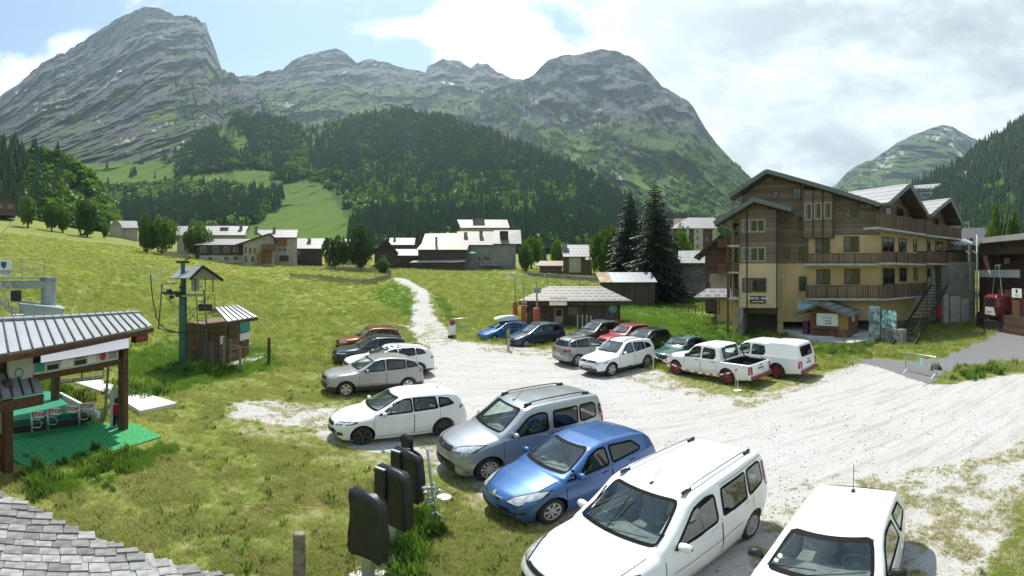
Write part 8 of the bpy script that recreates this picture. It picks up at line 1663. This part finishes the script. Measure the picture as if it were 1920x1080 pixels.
def build_grass():
    X, Y, Z, D, U, g, a, s, l = (GD[k] for k in 'X Y Z D U g a s l'.split()); rs = np.random.RandomState(11)
    inv = (U > -160) & (U < 2080)
    def pick(n, w):
        q = (w*inv).ravel(); q = q/q.sum(); k = rs.choice(len(q), n, p=q); i, j = np.unravel_index(k, X.shape); i = np.clip(i, 0, X.shape[0]-2); j = np.clip(j, 0, X.shape[1]-2); s_, t_ = rs.rand(n), rs.rand(n)
        f = lambda A: A[i, j]*(1-s_)*(1-t_)+A[i, j+1]*s_*(1-t_)+A[i+1, j]*(1-s_)*t_+A[i+1, j+1]*s_*t_; return np.stack([f(X), f(Y), f(Z)], -1), f(D), f(l), f(s)
    ar = D*D; gm = np.clip(1-g*1.15, 0, 1)*np.clip(1-a*1.3, 0, 1); ux, uy = pix(X, Y, Z)
    for p in ([(306, 823), (258, 796), (205, 795), (120, 735), (0, 735), (0, 862), (57, 886), (180, 860)], [(136, 714), (185, 710), (338, 755), (262, 773), (215, 743)], [(1300, 592), (1400, 607), (1512, 643), (1640, 652), (1700, 612), (1560, 590), (1330, 580)]): gm = gm*(1-pip(ux, uy, p))
    bare = sst(fbm(X*1.1, Y*1.1, 4, 55, .6), .40, .60)
    near = [tuft(k, 16, .11, .11, .0045, m, 1.0) for k, m in enumerate((lf_gr, lf_gr, lf_dry, lf_gr))]+[tuft(9, 18, .19, .10, .006, lf_lush, .8)]+[tuft(10, 10, .14, .12, .02, lf_herb, .9)]
    P1, d1, l1, s1 = pick(70000, ar*gm*(D < 26)*(.12+.88*bare)*(1-.55*s)/np.maximum(D, 6)**1.2); k = rs.choice([0, 1, 2, 3, 5], len(P1), p=[.26, .23, .30, .195, .015]); k[(l1 > .45) & (rs.rand(len(k)) < .8)] = 4
    sc = (.55+.75*rs.rand(len(P1)))*(1-.35*(s1 > .3)); scatter('near_grass', 'rough grass and dry tufts of the near meadow', P1, sc, near, k, .12)
    far = [tuft(20+k, 20, .42, .45, .02, m, .8) for k, m in enumerate((lf_gr, lf_gr, lf_dry, lf_lush))]+[tuft(30, 16, .46, .45, .022, lf_flw, .6, True)]
    band = sst(fbm(X*.045+3, Y*.045, 3, 66), .40, .62)*sst(D, 38, 60)
    P2, d2, l2, s2 = pick(60000, ar*gm*(D > 22)*(D < 125)/np.maximum(D, 20)**1.0); k = rs.choice([0, 1, 2, 3], len(P2), p=[.38, .34, .16, .12]); k[l2 > .4] = 3
    scatter('far_grass', 'tall meadow grass up to the village', P2, (.5+.6*rs.rand(len(P2)))*(.75+.25*(d2 > 40)), far, k, .1)
    P3, d3, l3, s3 = pick(14000, ar*gm*(D > 30)*(D < 115)*band/np.maximum(D, 20)**1.0); scatter('meadow_flowers', 'yellow-green flower heads in bands across the meadow', P3, .5+.5*rs.rand(len(P3)), far, np.full(len(P3), 4), .1)
    # leafy weeds: by the covers, the hut, the terrace, under the old hut, at the mat
    spots = [(790, 990, 34, 130), (775, 1040, 22, 50), (765, 1085, 24, 40), (200, 872, 80, 60), (70, 905, 30, 70), (380, 694, 70, 160), (250, 740, 60, 120), (100, 745, 60, 120), (1400, 640, 90, 90), (1460, 650, 60, 90), (1340, 624, 60, 70), (1590, 658, 70, 90), (1120, 612, 60, 180), (1010, 615, 40, 80), (650, 538, 60, 90), (1830, 700, 70, 40)]
    pw = []; sw_ = []
    for (px, py, w, n) in spots:
        for k in range(n):
            q = G(px+rs.normal(0, w*.45), max(530, py+rs.normal(0, 6 if py < 760 else 14))); pw.append((q.x, q.y, gz(q.x, q.y))); sw_.append(rs.uniform(.6, 1.5)*(.8 if q.xy.length < 15 else 1.1))
    weeds = [tuft(40+k, 26, .26, .16, .028, lf_herb, .8) for k in range(3)]+[tuft(45, 20, .5, .12, .012, lf_lush, .5)]
    scatter('weeds', 'leafy weeds and tall grass round posts and walls', np.array(pw), np.array(sw_), weeds, rs.choice([0, 1, 2, 3], len(pw)), .15)
    # loose stones on the gravel
    st = []
    for k in range(4):
        r_ = random.Random(k); bm = bmesh.new(); bmesh.ops.create_icosphere(bm, subdivisions=1, radius=.03)
        for v in bm.verts: v.co *= r_.uniform(.6, 1.2); v.co.z *= .6
        me = bpy.data.meshes.new('stone'); bm.to_mesh(me); bm.free(); me.materials.append(pm('loose_stone_%d' % (k % 2), ((.38, .36, .32), (.20, .18, .155))[k % 2], .95, var=.3, scale=20)); st.append(me)
    P4, d4, l4, s4 = pick(16000, ar*g*(1-a)*(D < 45)*(.15+bare)/np.maximum(D, 5)**1.1); scatter('loose_stones', 'loose stones scattered on the gravel', P4, (.25+1.0*rs.rand(len(P4))**4), st, rs.randint(0, 4, len(P4)), .5)
    dr = [tuft(60+k, 14, .09, .10, .006, m, 1.0) for k, m in enumerate((lf_dry, lf_gr, lf_dry))]
    P5, d5, l5, s5 = pick(11000, ar*g*(s > .2)*(D < 40)*sst(fbm(X*1.7, Y*1.7, 3, 5), .40, .62)/np.maximum(D, 5)**1.0); scatter('dry_weeds', 'sparse dry weeds on the gravel edge', P5, .35+.5*rs.rand(len(P5)), dr, rs.randint(0, 3, len(P5)), .2)
build_grass()
